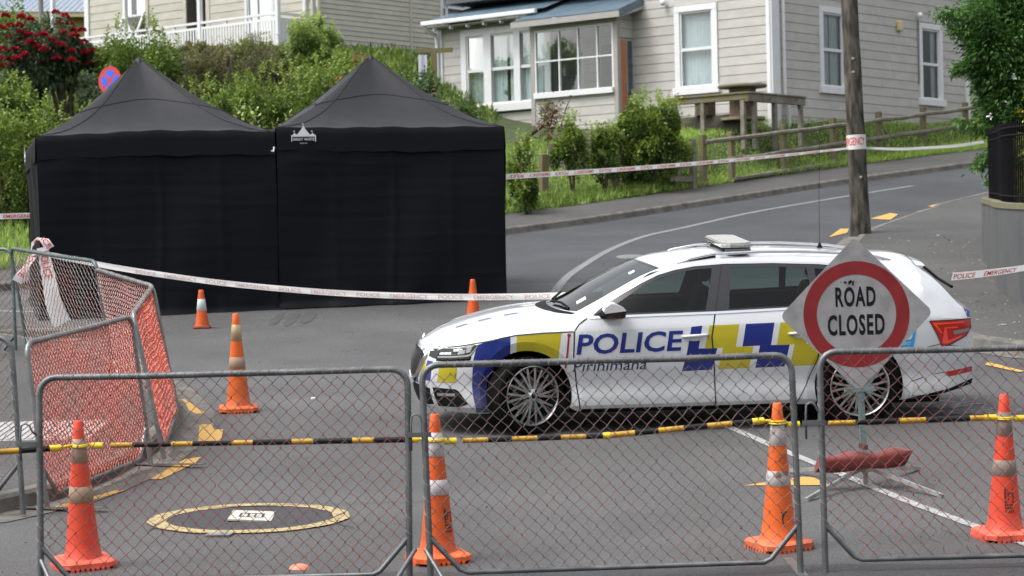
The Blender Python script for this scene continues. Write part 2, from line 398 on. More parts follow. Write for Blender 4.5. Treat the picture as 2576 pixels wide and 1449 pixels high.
# painted hydrant ring, dark infill and the lid
M_TAR = mat('tar_infill', (.034, .034, .038), .8, var=.3, scale=40, bump=.4, bscale=150)
def ell(cx_, cy_, rx, ry, n=48, wob=0): return [(cx_ + rx*cos(2*pi*i/n) * (1 + wob*sin(5*i)), cy_ + ry*sin(2*pi*i/n) * (1 + wob*cos(7*i))) for i in range(n)]
flat('tar_patch', [ell(-1.86, 16.36, .64, .5)], M_TAR, .006)
b = MB(); o_, i_ = ell(-1.86, 16.36, .70, .565, 64, .01), ell(-1.85, 16.36, .575, .455, 64, .012)
b.add([(x, y, .010) for x, y in o_ + i_], [(i, (i+1) % 64, 64 + (i+1) % 64, 64 + i) for i in range(64)]); struct(b.build('hydrant_ring_marking', M_YELP, matrix=SL))
for p in ([(-2.50,15.97),(-2.43,16.4),(-2.36,16.77),(-2.1,16.80),(-1.70,16.83),(-1.25,16.84),(-.6,16.9)], [(-1.2,16.5),(-1.3,16.2),(-1.1,15.9)]):
    strip_obj('road_crack', p, .012, MATS['tar_infill'], .012)
for c, rx, ry in (((-3.02, 30.4), .07, .8), ((-2.82, 30.3), .08, .85), ((-2.62, 30.5), .09, .75)):
    flat('wet_patch', [[(c[0] + rx * (cos(2*pi*i/40)) * random.uniform(.6, 1.2), c[1] + ry * sin(2*pi*i/40) * random.uniform(.85, 1.05)) for i in range(40)]], mat('wet_asphalt', (.058, .058, .058), .6, c2=(.076, .076, .077), scale=5), .005)
for c, rx, ry in (((3.75, 21.3), .42, .25), ((4.1, 20.8), .45, .2)):
    flat('chalky_stain', [ell(c[0], c[1], rx, ry, 44, .2)], mat('scuffed_asphalt', (.06, .06, .06), .7, c2=(.2, .2, .2), scale=16, detail=8, lo=.5, hi=.6), .0045)
M_LID = mat('painted_lid', (.45, .42, .33), .6, c2=(.55, .54, .5), scale=9)
t = thing('hydrant_lid', 'small white and yellow painted hydrant lid inside the yellow painted ring', 'hydrant lid', SL @ T(-1.845, 16.405, .006) @ Matrix.Shear('XY', 4, (.12, 0)))
MB().box(-.15, .15, -.175, .175, 0, .012).build('lid', M_LID, t)
b = MB()
for x0, x1, y0, y1 in ((-.075,.075,.06,.075),(-.075,.075,-.075,-.06),(-.085,-.07,-.075,.075),(.07,.085,-.075,.075),(-.03,-.018,-.05,.05),(.018,.03,-.05,.05),(-.03,.03,-.006,.006)): b.box(x0, x1, y0, y1, .012, .014)
b.build('mark', mat('black_ink', (.015, .015, .015), .6), t)
tag(MB().prism([(-2.09,15.73),(-1.92,15.70),(-1.90,15.82),(-2.05,15.82)], 0, .012).build('valve_cover', mat('worn_steel', (.28, .28, .28), .5, .5, var=.3, scale=12), matrix=SL @ T(0, 0, .005)), 'small grey metal valve cover on the road below the ring', 'valve cover')
tag(MB().lathe([(.0001, .028), (.03, .026), (.055, .016), (.065, 0)], 20, m=Matrix.Diagonal((1, .8, 1, 1))).build('road_stud', mat('salmon_plastic', (.7, .22, .12), .4), matrix=on_street(-1.36, 14.63), smooth=True), 'small orange plastic dome on the road near the middle cone', 'road stud')
tag(MB().box(-.02, .02, -.025, .025, 0, .012, RZ(20)).build('paper_scrap', mat('white_paper', (.75, .75, .75), .8), matrix=on_street(-1.92, 22.62)), 'tiny white paper scrap lying on the open asphalt', 'litter', )
tag(MB().lathe([(.0001, .012), (.22, .012), (.24, 0)], 28, m=Matrix.Diagonal((1, 1.6, 1, 1))).build('manhole_cover', mat('pale_iron', (.2, .2, .2), .5, .4, var=.2, scale=20), matrix=on_street(1.95, 38.8)), 'pale round manhole cover in the side street above the windscreen', 'manhole cover')
# tactile paving of raised white bars beside the left kerb
M_TAC = mat('tactile_white', (.32, .31, .30), .7, var=.2, scale=20)
t = MB(); t.box(-5.3, -3.5, 19.45, 20.55, 0, .006)
for i in range(30):
    x = -5.28 + i * .06
    t.box(x, x + .032, 19.48, 20.52, .006, .014)
struct(t.build('tactile_paving', M_TAC, matrix=SL @ T(0, 0, .125)))
# fallen petals on the right-hand footpath
def scatter(name, n, fn, size, m, zoff=.128):
    vs = []; fs = []
    for i in range(n):
        x, y = fn(); a = random.uniform(0, 6.3); s = size * random.uniform(.5, 1.5); z = bank(x, y) if kd(x, y) > 0 else ext(y); z += zoff + random.uniform(0, .004)
        o = len(vs)
        for k in range(4):
            t = a + k * pi / 2; r = s * (1 if k % 2 else .55); vs.append((x + r*cos(t), y + r*sin(t), z + random.uniform(0, .012)))
        fs.append((o, o+1, o+2, o+3))
    return tag(MB().add(vs, fs).build(name, m, matrix=SL), kind='stuff')
def petals():
    while 1:
        y = random.uniform(24.5, 40); x = random.uniform(4.9, 8)
        k = random.random()
        if x < 6.2 + (y - 28.8) * .137 and (x > 5.6 + (y - 29) * .1 or k < .35): return x, y
o = scatter('fallen_petals', 260, petals, .024, mat('petal', (.26, .25, .22), .8, var=.3)); tag(o, 'pale fallen petals and leaves scattered over the right footpath', 'petals')
o = scatter('road_grit', 500, lambda: (random.uniform(-5, 4.5), 14.6 + 16 * random.random() ** 1.5), .008, mat('dark_grit', (.02, .018, .016), .9), .004); tag(o, 'dark specks of grit on the road', 'grit')
# ================================================================== UTILITY POLE
M_POLE = mat('weathered_pole_timber', (.032, .029, .024), .9, c2=(.14, .13, .11), scale=2.4, detail=12, bump=1, bscale=14, stretch=(4, 4, 1.0), spec=.1, lo=.38, hi=.68)
t = thing('utility_pole', 'weathered grey timber utility pole rising behind the road closed sign', 'utility pole', upright(5.99, 40.75, 0, .125) @ RY(-1.6))
b = MB(); prof = []
for i in range(28):
    z = i * .35; prof.append((.168 - .0068 * z + .004 * sin(z * 5) + (.012 if i == 0 else 0), z - .05))
b.lathe(prof, 28).build('pole_shaft', M_POLE, t, smooth=True)
M_GALV = mat('galvanised_steel', (.22, .225, .23), .45, .6, var=.25, scale=14, bump=.1, bscale=80)
for z, a in ((2.75, -95), (2.98, -92), (.95, -80)):
    MB().lathe([(.0001, .012), (.02, .01), (.026, 0)], 12).build('tag_disc', mat('pale_tag', (.3, .3, .29), .5), t, RZ(a) @ T(.168 - .0068 * z, 0, z) @ RY(90))

# ================================================================== TRAFFIC CONES
M_OR = {'salmon': mat('cone_salmon', (.80, .065, .022), .5, c2=(.66, .06, .025), scale=5, detail=8, dirt=((.10, .05, .035), -.1, .75, .55)), 'orange': mat('cone_orange', (.76, .11, .01), .5, c2=(.62, .09, .012), scale=5, detail=8, dirt=((.10, .05, .03), -.1, .8, .6)),
        'dirty': mat('cone_scuffed', (.74, .12, .012), .5, c2=(.1, .045, .03), scale=6, detail=8, lo=.58, hi=.68), 'amber': mat('cone_amber', (.76, .14, .012), .5, c2=(.62, .11, .015), scale=5, detail=8, dirt=((.10, .05, .03), -.1, .8, .55))}
M_BAND = {'beige': mat('sleeve_beige', (.3, .2, .14), .45, c2=(.38, .27, .19), scale=10), 'white': mat('sleeve_white', (.5, .46, .46), .4, c2=(.62, .59, .6), scale=12),
          'worn': mat('sleeve_worn', (.5, .46, .45), .5, c2=(.12, .07, .05), scale=10, detail=8, lo=.55, hi=.62), 'grey': mat('sleeve_grey', (.2, .165, .14), .5, c2=(.27, .22, .19), scale=16), 'gold': mat('sleeve_gold', (.36, .25, .14), .3, .3, c2=(.5, .38, .22), scale=6), 'clean': mat('sleeve_clean', (.52, .54, .56), .35)}
M_CBASE = {'salmon': mat('base_salmon', (.8, .12, .07), .6, var=.2, scale=8), 'orange': mat('base_orange', (.8, .13, .03), .6, var=.2, scale=8), 'dirty': mat('base_scuffed', (.74, .16, .06), .6, c2=(.4, .1, .05), scale=7), 'amber': mat('base_amber', (.75, .16, .04), .6, c2=(.5, .1, .03), scale=8), 'dark': mat('base_dark_red', (.18, .03, .02), .7, var=.3, scale=10)}
def cone(x, y, rz, body, bands, label, h=.93, small=False, lean=0):
    t = thing('traffic_cone', label, 'traffic cone', on_street(x, y, rz) @ RX(lean), 'orange traffic cones')
    k = h / .93; hb = .055 * k; w = .178 * k * (1.15 if small else 1); c = .05 * k
    R0, R1 = (.112 * k, .028 * k)
    if small: R0, R1 = .085, .03
    sq = [(-w + c, -w), (w - c, -w), (w, -w + c), (w, w - c), (w - c, w), (-w + c, w), (-w, w - c), (-w, -w + c)]
    bb = MB(); f = .018 * k
    n = 8; vs = [(px, py, f) for px, py in sq] + [(px, py, hb - .008) for px, py in sq] + [(px * .94, py * .94, hb) for px, py in sq] + [(px * .55, py * .55, hb + .012 * k) for px, py in sq]
    bb.add(vs, [tuple(range(8))[::-1]] + [(j*8+i, j*8+(i+1) % 8, (j+1)*8+(i+1) % 8, (j+1)*8+i) for j in range(3) for i in range(8)] + [tuple(range(24, 32))])
    for i in range(8):
        for s in (-1, 1):
            q = -w + c + (2*w - 2*c) * (i + .5) / 8; e = (w - c) / 8 * .6
            bb.box(q - e, q + e, s * w * .97 - .012, s * w * .97 + .012, 0, f); bb.box(s * w * .97 - .012, s * w * .97 + .012, q - e, q + e, 0, f)
    bb.build('base', M_CBASE['dark' if small else body], t)
    rad = lambda z: R0 + (R1 - R0) * (z - hb) / (h - hb)
    prof = [(R0 + .016 * k, hb + .006), (R0 + .004 * k, hb + .02 * k)] + [(rad(hb + .02 + (h - hb - .02) * i / 10), hb + .02 + (h - hb - .02) * i / 10) for i in range(1, 10)] + [(R1 + .001, h - .01), (R1 - .004, h - .002), (R1 * .55, h), (R1 * .5, h - .02)]
    MB().lathe(prof, 32).build('cone_body', M_OR[body], t, smooth_angle=40)
    for z0, z1, m in bands:                          # heights measured down from the tip
        a, c_ = h - z1 * k, h - z0 * k
        MB().lathe([(rad(a) + .0005, a), (rad(a) + .0025, a + .002), (rad(c_) + .0025, c_ - .002), (rad(c_) + .0005, c_)], 32).build('reflective_sleeve', M_BAND[m], t, smooth=True)
    t['rad'] = [R0, R1, hb, h]; return t
def wrap_mark(parent, boxes, ang, z, rad_at, m, name='stencil_mark'):
    b = MB()
    for x0, x1, z0, z1 in boxes:
        vs = []
        for xx, zz in ((x0, z0), (x1, z0), (x1, z1), (x0, z1)):
            r = rad_at(z + zz) + .0015; a = ang + xx / r; vs.append((r * cos(a), r * sin(a), z + zz))
        b.add(vs, [(0, 1, 2, 3)])
    return b.build(name, m, parent)
C1 = cone(-2.74, 14.84, 24, 'salmon', [(.115, .265, 'beige'), (.415, .515, 'beige')], 'salmon traffic cone with brownish sleeves at the left end of the front barrier')
C2 = cone(-.50, 14.78, 18, 'orange', [(.115, .265, 'white'), (.41, .505, 'white')], 'orange traffic cone behind the joint of the two front mesh panels')
C3 = cone(1.66, 14.95, 28, 'dirty', [(.115, .27, 'worn'), (.43, .525, 'worn')], 'scuffed orange traffic cone with torn sleeves in front of the police car doors')
C4 = cone(3.13, 15.12, 12, 'salmon', [(.115, .265, 'grey'), (.42, .52, 'grey')], 'salmon traffic cone with grey sleeves at the right edge of the photo')
C5 = cone(-2.55, 21.86, 10, 'amber', [(.105, .255, 'gold'), (.41, .52, 'beige')], 'tall amber traffic cone standing alone on the road left of the police car', .91)
C6 = cone(-3.86, 29.5, 8, 'orange', [(.22, .5, 'clean')], 'small traffic cone with a dark base and one white band before the left tent', .48, True)
C7 = cone(-.50, 30.3, 8, 'orange', [], 'small orange traffic cone behind the sagging tape before the right tent', .47, True)
INK = MATS['black_ink']
STAMP = [(-.03,-.024,0,.09),(-.022,-.018,0,.09),(-.014,.03,.085,.09),(-.014,.03,.07,.074),(-.01,-.002,.02,.066),(-.01,.02,.06,.066),(-.01,.014,.042,.047),(.024,.03,.0,.066),(-.014,.03,.004,.009)] + [(-.03 + .012*i, -.022 + .012*i, -.018, -.006) for i in range(5)] + [(-.028 + .014*i, -.018 + .014*i, -.036, -.024) for i in range(4)] + [(-.026 + .012*i, -.02 + .012*i, -.062, -.045) for i in range(5)]
ra = lambda z: .112 - .084 * (z - .055) / .875
wrap_mark(C4, STAMP, radians(-84 - 12), .24, ra, INK); wrap_mark(C2, STAMP, radians(-40 - 18), .25, ra, INK)
M_SCUFF = mat('rubber_scuff', (.03, .02, .015), .8, var=.3)
for z, a, pts in ((.2, -80, [(0,.0),(.012,.03),(.03,.045),(.02,.055),(.004,.035),(-.006,.05),(-.012,.045),(-.004,.025),(-.008,0),(-.002,-.03),(.006,-.03)]),):
    vs = []
    for px, pz in pts: r = ra(z + pz) + .0015; q = radians(a - 28) + px / r; vs.append((r*cos(q), r*sin(q), z + pz))
    MB().add(vs, [tuple(range(len(vs)))]).build('scuff_mark', M_SCUFF, C3)

# ================================================================== STRIPED CONE BARS
M_BY = mat('bar_yellow', (.52, .29, .012), .5, c2=(.36, .2, .02), scale=16, detail=6); M_BK = mat('bar_black', (.014, .015, .017), .5, var=.2, spec=.15); M_BC = mat('bar_end_yellow', (.72, .52, .02), .4)
def cone_bar(pts, ends, label, stripes=(.13, .24), phase=0.0, collars=()):
    """a telescoping bar through street-frame points; a ring slips over the cone at each end given in `ends`"""
    P = [Vector(p) for p in pts]; t = thing('cone_bar', label, 'barrier bar', SL @ Matrix.Translation(P[0]), 'striped cone bars')
    P = [p - P[0] for p in P]; L = [(P[i+1] - P[i]).length for i in range(len(P) - 1)]; tot = sum(L)
    def at(s):
        for i, l in enumerate(L):
            if s <= l or i == len(L) - 1: return P[i] + (P[i+1] - P[i]) * (s / l)
            s -= l
    s = 0; k = 0; joint = L[0]; s = -phase
    while s < tot:
        w = stripes[k % 2]; a, c = max(0, s), min(tot, s + w)
        if c > a + .004:
            r = .0165 if (a + c) / 2 < tot * .5 else .0185
            q = [at(a)] + ([at(joint)] if a < joint < c and len(L) > 1 else []) + [at(c)]
            MB().tube(q, r, 14).build('yellow_stripe' if k % 2 == 0 else 'black_stripe', M_BY if k % 2 == 0 else M_BK, t, smooth_angle=40)
        s += w; k += 1
    for cs in collars:
        MB().tube([at(cs - .022), at(cs + .022)], .0215, 14).build('collar', M_BC, t, smooth_angle=40)
    for e in ends:                                   # (street position of the cone axis at ring height, radius, which end)
        c = Vector(e[0]) - Vector(pts[0]); R_ = e[1]; p = P[0] if e[2] == 0 else P[-1]; q = at(.05) if e[2] == 0 else at(tot - .05)
        MB().tube([p + (p - q) * .5, q], .021, 14).build('end_socket', M_BC, t, smooth_angle=40)
        b = MB(); n = 28; ring = [c + Vector((R_ * cos(2*pi*i/n), R_ * sin(2*pi*i/n), e[3] if len(e) > 3 else 0)) for i in range(n + 1)]
        b.tube(ring, .006, 8, False); d = (p - c); d.z = 0
        if d.length > R_ + .01: b.tube([c + d.normalized() * R_, p], .010, 8)
        b.build('loop', M_BC, t, smooth=True)
    return t
cone_bar([(-4.5, 14.0, .80), (-2.86, 14.75, .77)], [((-2.735, 14.84, .775), .05, 1)], 'striped bar running off the left edge from the salmon cone', phase=.05)
cone_bar([(-2.64, 14.85, .765), (-.63, 14.8, .768)], [((-2.735, 14.84, .775), .052, 0, -.008), ((-.50, 14.78, .772), .05, 1)], 'striped bar between the left cone and the middle cone', (.135, .245), -.10)
cone_bar([(-.42, 14.8, .752), (.55, 14.9, .748), (1.55, 14.95, .815)], [((-.50, 14.78, .764), .052, 0), ((1.66, 14.95, .815), .05, 1)], 'bent striped bar below the police car front door', (.16, .15), -.09, collars=(1.0,))
cone_bar([(1.75, 14.96, .785), (3.05, 15.11, .78)], [((1.66, 14.95, .80), .052, 0), ((3.13, 15.12, .782), .05, 1)], 'striped bar between the scuffed cone and the right cone', (.17, .29), -.24)
cone_bar([(3.22, 15.13, .768), (4.6, 15.3, .76)], [((3.13, 15.12, .772), .052, 0)], 'striped bar running off the right edge', (.17, .29), -.1)

# ================================================================== MESH BARRIER PANELS
def wire_mat(name, c1, c2):
    return mat(name, c1, .5, c2=c2, scale=2.5, detail=3, lo=.42, hi=.6)
W_RED = wire_mat('wire_red', (.27, .05, .045), (.16, .075, .065)); W_PINK = wire_mat('wire_faded', (.20, .10, .088), (.14, .10, .09)); W_ORG = wire_mat('wire_orange_red', (.55, .075, .035), (.42, .085, .05)); W_GREY = wire_mat('wire_grey', (.3, .26, .24), (.36, .2, .18))
M_TUBE = mat('barrier_tube', (.10, .105, .11), .45, .55, c2=(.17, .175, .18), scale=8, bump=.15, bscale=60); M_TUBE2 = mat('barrier_tube_bright', (.24, .25, .25), .4, .6, c2=(.16, .17, .17), scale=9); M_TUBEG = mat('barrier_tube_green', (.09, .13, .125), .5, .4, var=.2, scale=9)
def barrier(p0, p1, label, h=1.3, lean=(0, 0), wire=W_RED, tube=M_TUBE, tube_post=None, pitch=.083, top1=None, base_z=0, torn=False, feet=(0, 0), hook=None, legs=True, seed=1, cham=.22, thick=1.0):
    rnd = random.Random(seed)
    a = S(p0[0], p0[1], base_z); c = S(p1[0], p1[1], base_z); d = c - a; W = math.hypot(d.x, d.y); slope = d.z / W
    m = Matrix.Translation(a) @ RZ(math.degrees(atan2(d.y, d.x))) @ Matrix.Shear('XZ', 4, (0, 0))
    sh = Matrix.Identity(4); sh[0][2] = lean[0]; sh[1][2] = lean[1]; sh[2][0] = slope
    t = thing('mesh_barrier', label, 'barrier', m, 'chain link barrier panels'); r = .0195
    rc = .10
    pts = [(r, 0, 0), (r, 0, h - rc)] + [(r + rc - rc * cos(q), 0, h - rc + rc * sin(q)) for q in (pi/10*k for k in range(1, 5))] + [(r + rc, 0, h)]
    pts += [(W * f, 0, h - .004 * sin(pi * f) + .002 * rnd.uniform(-1, 1)) for f in (.3, .5, .7)] + [(W - r - rc, 0, h)] + [(W - r - rc + rc * sin(q), 0, h - rc + rc * cos(q)) for q in (pi/10*k for k in range(1, 5))] + [(W - r, 0, h - rc), (W - r, 0, 0)]
    pts = [sh @ Vector(p) for p in pts]
    b = MB()
    if tube_post is None: b.tube(pts, r, 12).build('frame_tube', tube, t, smooth_angle=50)
    else:
        b.tube(pts[6:-6], r, 12).build('top_rail', tube, t, smooth_angle=50)
        MB().tube(pts[:7], r, 12).build('post', tube_post, t, smooth_angle=50); MB().tube(pts[-7:], r, 12).build('post', tube_post, t, smooth_angle=50)
    z0 = .075
    q = [sh @ Vector(p) for p in ((r, 0, z0 + cham), (r + .02, 0, z0 + cham * .9), (r + cham * .8, 0, z0 + .02), (r + cham, 0, z0), (W - r - cham, 0, z0), (W - r - cham * .8, 0, z0 + .02), (W - r - .02, 0, z0 + cham * .9), (W - r, 0, z0 + cham))]
    MB().tube(q, .016, 10).build('bottom_rail', tube, t, smooth_angle=50)
    # chain link: zigzag wires hooked into each other
    n = int((W - 2 * r) / (pitch * .5)); pt = (W - 2 * r - .01) / n; hh = pitch * .52; vs = []; fs = []
    rw = .0029 * thick
    for i in range(n):
        xc = r + .005 + pt * (i + .5); z = z0 - .01; k = 0; seg = []
        while z < h - .004:
            s = 1 if (k + i) % 2 else -1
            jx, jz = rnd.gauss(0, .003) + .006 * sin(z * 6 + i * .3 + seed), rnd.gauss(0, .003) + .008 * sin(xc * 5 + seed * 2)
            if torn and xc > W * .3 and z < .32 and rnd.random() < .25: jx += rnd.gauss(0, .02); jz += rnd.gauss(0, .02)
            x = xc + s * (pt * .5 + .002) + jx
            lim = z0 + max(0, cham - (x - r), cham - (W - r - x))
            if z >= lim - .02: seg.append(Vector((x, .0035 * (1 if k % 2 else -1) + .006 * sin(x * 4 + z * 5 + seed), z + jz)))
            z += hh; k += 1
        if torn and rnd.random() < .15: seg = seg[3:]
        if len(seg) < 2: continue
        o = len(vs)
        for p in seg:
            p = sh @ p
            vs += [(p.x, p.y - rw, p.z + rw * .3), (p.x + rw, p.y + rw * .6, p.z), (p.x - rw, p.y + rw * .6, p.z)]
        for j in range(len(seg) - 1):
            for e in range(3): fs.append((o+j*3+e, o+j*3+(e+1) % 3, o+(j+1)*3+(e+1) % 3, o+(j+1)*3+e))
    tag(MB().add(vs, fs).build('chain_link_mesh', wire, t), kind='stuff')
    # lacing wire wound round the rails
    b = MB()
    def lace(A, B, step=.055, rr=.0225):
        A, B = Vector(A), Vector(B); L = (B - A).length; d = (B - A).normalized(); u = d.cross(Vector((0, 1, 0))).normalized(); k = int(L / step); q = []
        for i in range(k * 6):
            w = 2 * pi * i / 6; q.append(A + d * (L * i / (k * 6)) + (u * cos(w) + Vector((0, 1, 0)) * sin(w)) * rr)
        b.tube(q, .0014, 3, False)
    lace(sh @ Vector((.12, 0, h)), sh @ Vector((W - .12, 0, h))); lace(sh @ Vector((r, 0, .25)), sh @ Vector((r, 0, h - .12)), .09); lace(sh @ Vector((W - r, 0, .25)), sh @ Vector((W - r, 0, h - .12)), .09)
    b.build('lacing_wire', MATS['wire_grey'], t)
    for e, x in ((feet[0], r), (feet[1], W - r)):
        if e:
            p = sh @ Vector((x, 0, 0)); MB().box(-.03, .03, -e, .45, 0, .008, Matrix.Translation(p) @ RX(math.degrees(SLOPE) if abs(d.y) < abs(d.x) else 0)).build('foot_plate', M_TUBE2, t)
    if hook:
        x = W - r if hook > 0 else r; s = 1 if hook > 0 else -1; z = .98
        MB().tube([(x, 0, z - .03), (x + s * .03, -.01, z), (x + s * .045, -.012, z + .035), (x + s * .07, -.012, z + .05), (x + s * .095, -.012, z + .035), (x + s * .10, -.012, z - .02), (x + s * .10, -.012, z - .17)], .0065, 8).build('hook', M_TUBE, t, smooth=True)
        MB().box(x - .02, x + .12 * s if s > 0 else x, -.02, 0, z - .09, z - .06).build('latch_plate', M_TUBE, t) if s > 0 else MB().box(x - .12, x + .02, -.02, 0, z - .09, z - .06).build('latch_plate', M_TUBE, t)
    return t
barrier((-2.86, 13.98), (-.63, 14.03), 'front left barrier panel with dark red mesh in front of the salmon cone', 1.298, (.012, 0), W_RED, feet=(0, .0), hook=-1, seed=1)
barrier((-.54, 14.02), (1.72, 14.15), 'front middle barrier panel with faded mesh in front of the police car', 1.318, (-.022, 0), W_PINK, feet=(0, .1), hook=-1, seed=2, tube=M_TUBE)
barrier((1.83, 14.15), (4.05, 14.2), 'front right barrier panel with torn red mesh before the road closed sign', 1.33, (-.006, 0), W_RED, torn=True, hook=-1, seed=3)
for x, y in ((-2.84, 14.0), (-.61, 14.05), (-.55, 14.03)):
    s = 1 if x != -.61 else -1
    o = MB().tube([S(x, y, .22), S(x + s * .16, y - .28, 0.01)], .014, 8).build('barrier_stay', M_TUBE, smooth_angle=50)
    tag(o, {-2.84: 'slanting steel stay at the foot of the left barrier post', -.61: 'steel stay leaning left from the middle barrier joint', -.55: 'steel stay leaning right from the middle barrier joint'}[x], 'barrier stay')
barrier((-5.34, 26.15), (-3.99, 23.81), 'far left barrier panel with green post and pale mesh before the tent', 1.27, (0, -.15), W_GREY, M_TUBEG, M_TUBEG, .10, seed=4)
barrier((-3.97, 23.75), (-3.06, 21.52), 'barrier panel with pinkish mesh turning away from the green post panel', 1.2, (0, -.17), wire_mat('wire_rose', (.5, .24, .22), (.36, .22, .2)), M_TUBE2, pitch=.08, thick=1.3, seed=5, feet=(0, .3))
barrier((-3.04, 21.45), (-2.82, 18.95), 'barrier panel seen nearly edge on with dense orange mesh', 1.18, (-.0, -.19), W_ORG, M_TUBE2, pitch=.052, thick=1.6, seed=6, base_z=.02)
barrier((-2.89, 18.75), (-3.36, 16.84), 'short barrier panel with dense red mesh leaning behind the left cone', 1.18, (.0, -.12), W_ORG, M_TUBE2, pitch=.052, thick=1.6, seed=7, base_z=.02, feet=(.5, .4))
barrier((-5.6, 16.9), (-3.46, 16.62), 'grey barrier panel cut off by the left edge beside the red mesh', 1.25, (-.05, 0), W_GREY, M_TUBE, seed=8, base_z=.02, pitch=.085, cham=.3)
barrier((-7.4, 26.9), (-5.50, 26.3), 'green framed barrier panel at the far left edge', 1.25, (-.02, 0), W_GREY, M_TUBEG, seed=9, hook=1)

# ================================================================== ROAD CLOSED SIGN
M_SIGN = mat('scratched_sign_white', (.20, .195, .20), .55, c2=(.28, .275, .285), scale=7, detail=10, bump=.1, bscale=30); M_SRED = mat('sign_red', (.19, .010, .014), .4, var=.15, scale=6); M_SBLK = mat('sign_black', (.010, .010, .012), .6, spec=.1)
M_SQ = mat('square_steel_tube', (.34, .35, .34), .4, .5, var=.2, scale=10); M_TEAL = mat('sign_bracket_teal', (.13, .19, .19), .45, .2, var=.2, scale=12)
t = thing('road_closed_sign', 'white diamond road closed sign with red ring on a folding stand', 'road sign', upright(2.545, 17.16, 0) @ RY(-2.0))
r_, hd = .05, .56
dp = []
for k in range(4):
    a0 = pi/2*k
    for j in range(7):
        a = a0 - pi/4 + pi/2*j/6; cxx = (hd - r_ * 1.414) * cos(a0); cyy = (hd - r_ * 1.414) * sin(a0); dp.append((cxx + r_ * cos(a), cyy + r_ * sin(a)))
PL = T(0, 0, 1.25) @ RX(90) @ RZ(-1.5)
MB().prism(dp, 0, .004, PL).build('sign_plate', M_SIGN, t)
b = MB(); n = 64
b.add([(R_ * cos(2*pi*i/n), R_ * sin(2*pi*i/n), .0055) for R_ in (.386, .289) for i in range(n)], [(i, (i+1) % n, n + (i+1) % n, n + i) for i in range(n)], 0, PL).build('red_ring', M_SRED, t)
for s, w, h_, x0, y0 in (('ROAD', .293, .135, -.150, .062), ('CLOSED', .415, .14, -.212, -.145)):
    vs, fs = text_fit(s, w, h_, .03, 0, 1.15)
    MB().add([(x + x0, y + y0, .0056) for x, y in vs], fs, 0, PL).build('lettering', M_SBLK, t)
b = MB()
for i in range(14):
    x, y = random.gauss(-.05, .03), random.gauss(.235, .012); s = random.uniform(.003, .009); b.prism(ell(x, y, s, s * random.uniform(.6, 1.6), 7, .2), .0058, .0062, PL)
b.build('scorch_mark', M_SBLK, t)
MB().box(-.018, .018, .004, .04, -.02, .82).build('post', M_SQ, t)
MB().box(-.115, .115, -.012, .05, .685, .712).build('bracket', M_TEAL, t)
for s in (-1, 1):
    MB().box(-.016, .016, -.002, .012, 0, .17, T(s * .035, 0, .71) @ RY(s * 38)).build('clip_arm', M_TEAL, t)
MB().box(-.021, .021, -.006, .05, .3, .69).build('upper_post', M_TEAL, t)
inv = t.matrix_basis.inverted()
for x, y in ((2.03, 16.56), (3.00, 16.60), (2.02, 17.82), (3.04, 17.78)):
    p0 = Vector((0, .02, .14)); p1 = inv @ S(x, y, .012)
    MB().tube([p0, p1], .019, 4, True, twist=pi/4).build('leg', M_SQ, t)
MB().box(-.035, .035, -.02, .06, .1, .19).build('leg_hub', M_SQ, t)

# sandbag slung over the legs of the stand
M_BAG = mat('maroon_vinyl', (.17, .035, .03), .38, var=.2, scale=5, bump=.5, bscale=9)
t = thing('sandbag', 'maroon vinyl sandbag lying across the legs of the road closed sign', 'sandbag', upright(2.51, 17.02, 4, .0))
nx_, nt = 40, 20; vs = []
for i in range(nx_ + 1):
    u = -.33 + .66 * i / nx_; pin = 1 - .05 * math.exp(-((u - .02) / .07) ** 2); e = 1 - .1 * abs(u / .33) ** 10
    zc = .225 + .06 * u
    for k in range(nt):
        a = 2*pi*k/nt; rx = .07 * pin * e; rz = .088 * pin * (1 - .12 * abs(u / .33) ** 6)
        y = rx * cos(a); z = rz * sin(a)
        if sin(a) > .3: z -= .06 * (sin(a) - .3) * (1 + .25 * sin(u * 21)) ; y += .004 * sin(u * 34) * sin(a)
        vs.append((u + (.03 * sin(a) if abs(u) > .3 else 0), y + .006 * sin(u * 13 + a), zc + z + .003 * sin(u * 17 + 3 * a)))
fs = [(i*nt+k, i*nt+(k+1) % nt, (i+1)*nt+(k+1) % nt, (i+1)*nt+k) for i in range(nx_) for k in range(nt)] + [tuple(range(nt))[::-1], tuple(nx_*nt+k for k in range(nt))]
MB().add(vs, fs).build('bag', M_BAG, t, smooth_angle=60)
MB().box(-.012, .012, -.10, .1, .29, .325, T(.0, 0, .0)).build('strap', mat('dark_strap', (.08, .015, .015), .6), t)

# ================================================================== NO STOPPING SIGN behind the left tent
t = thing('no_stopping_sign', 'round red and blue no stopping sign poking out behind the left tent', 'road sign', Matrix.Translation((-6.29, 37.5, ground_z(-6.29, 37.5))) @ RZ(-28))
zc = 6.41 - ground_z(-6.29, 37.5)
MB().tube([(0, .03, 0), (0, .03, zc + .25)], .03, 10).build('post', M_GALV, t)
PLn = T(0, 0, zc) @ RX(90)
MB().lathe([(.0001, 0), (.225, 0), (.225, .004), (.0001, .004)], 40, m=PLn).build('red_disc', mat('sign_bright_red', (.55, .04, .03), .4), t)
b = MB()
for k in range(4):
    a0 = pi/4 + pi/2*k + pi/4; p = [(.03 * cos(a0 + pi/4*0), .03 * sin(a0))] + [(.165 * cos(a), .165 * sin(a)) for a in (a0 - pi/4 + .14 + (pi/2 - .28) * j / 8 for j in range(9))]
    b.prism(p, .0045, .006, PLn)
b.build('blue_field', mat('sign_blue', (.03, .12, .75), .4), t)
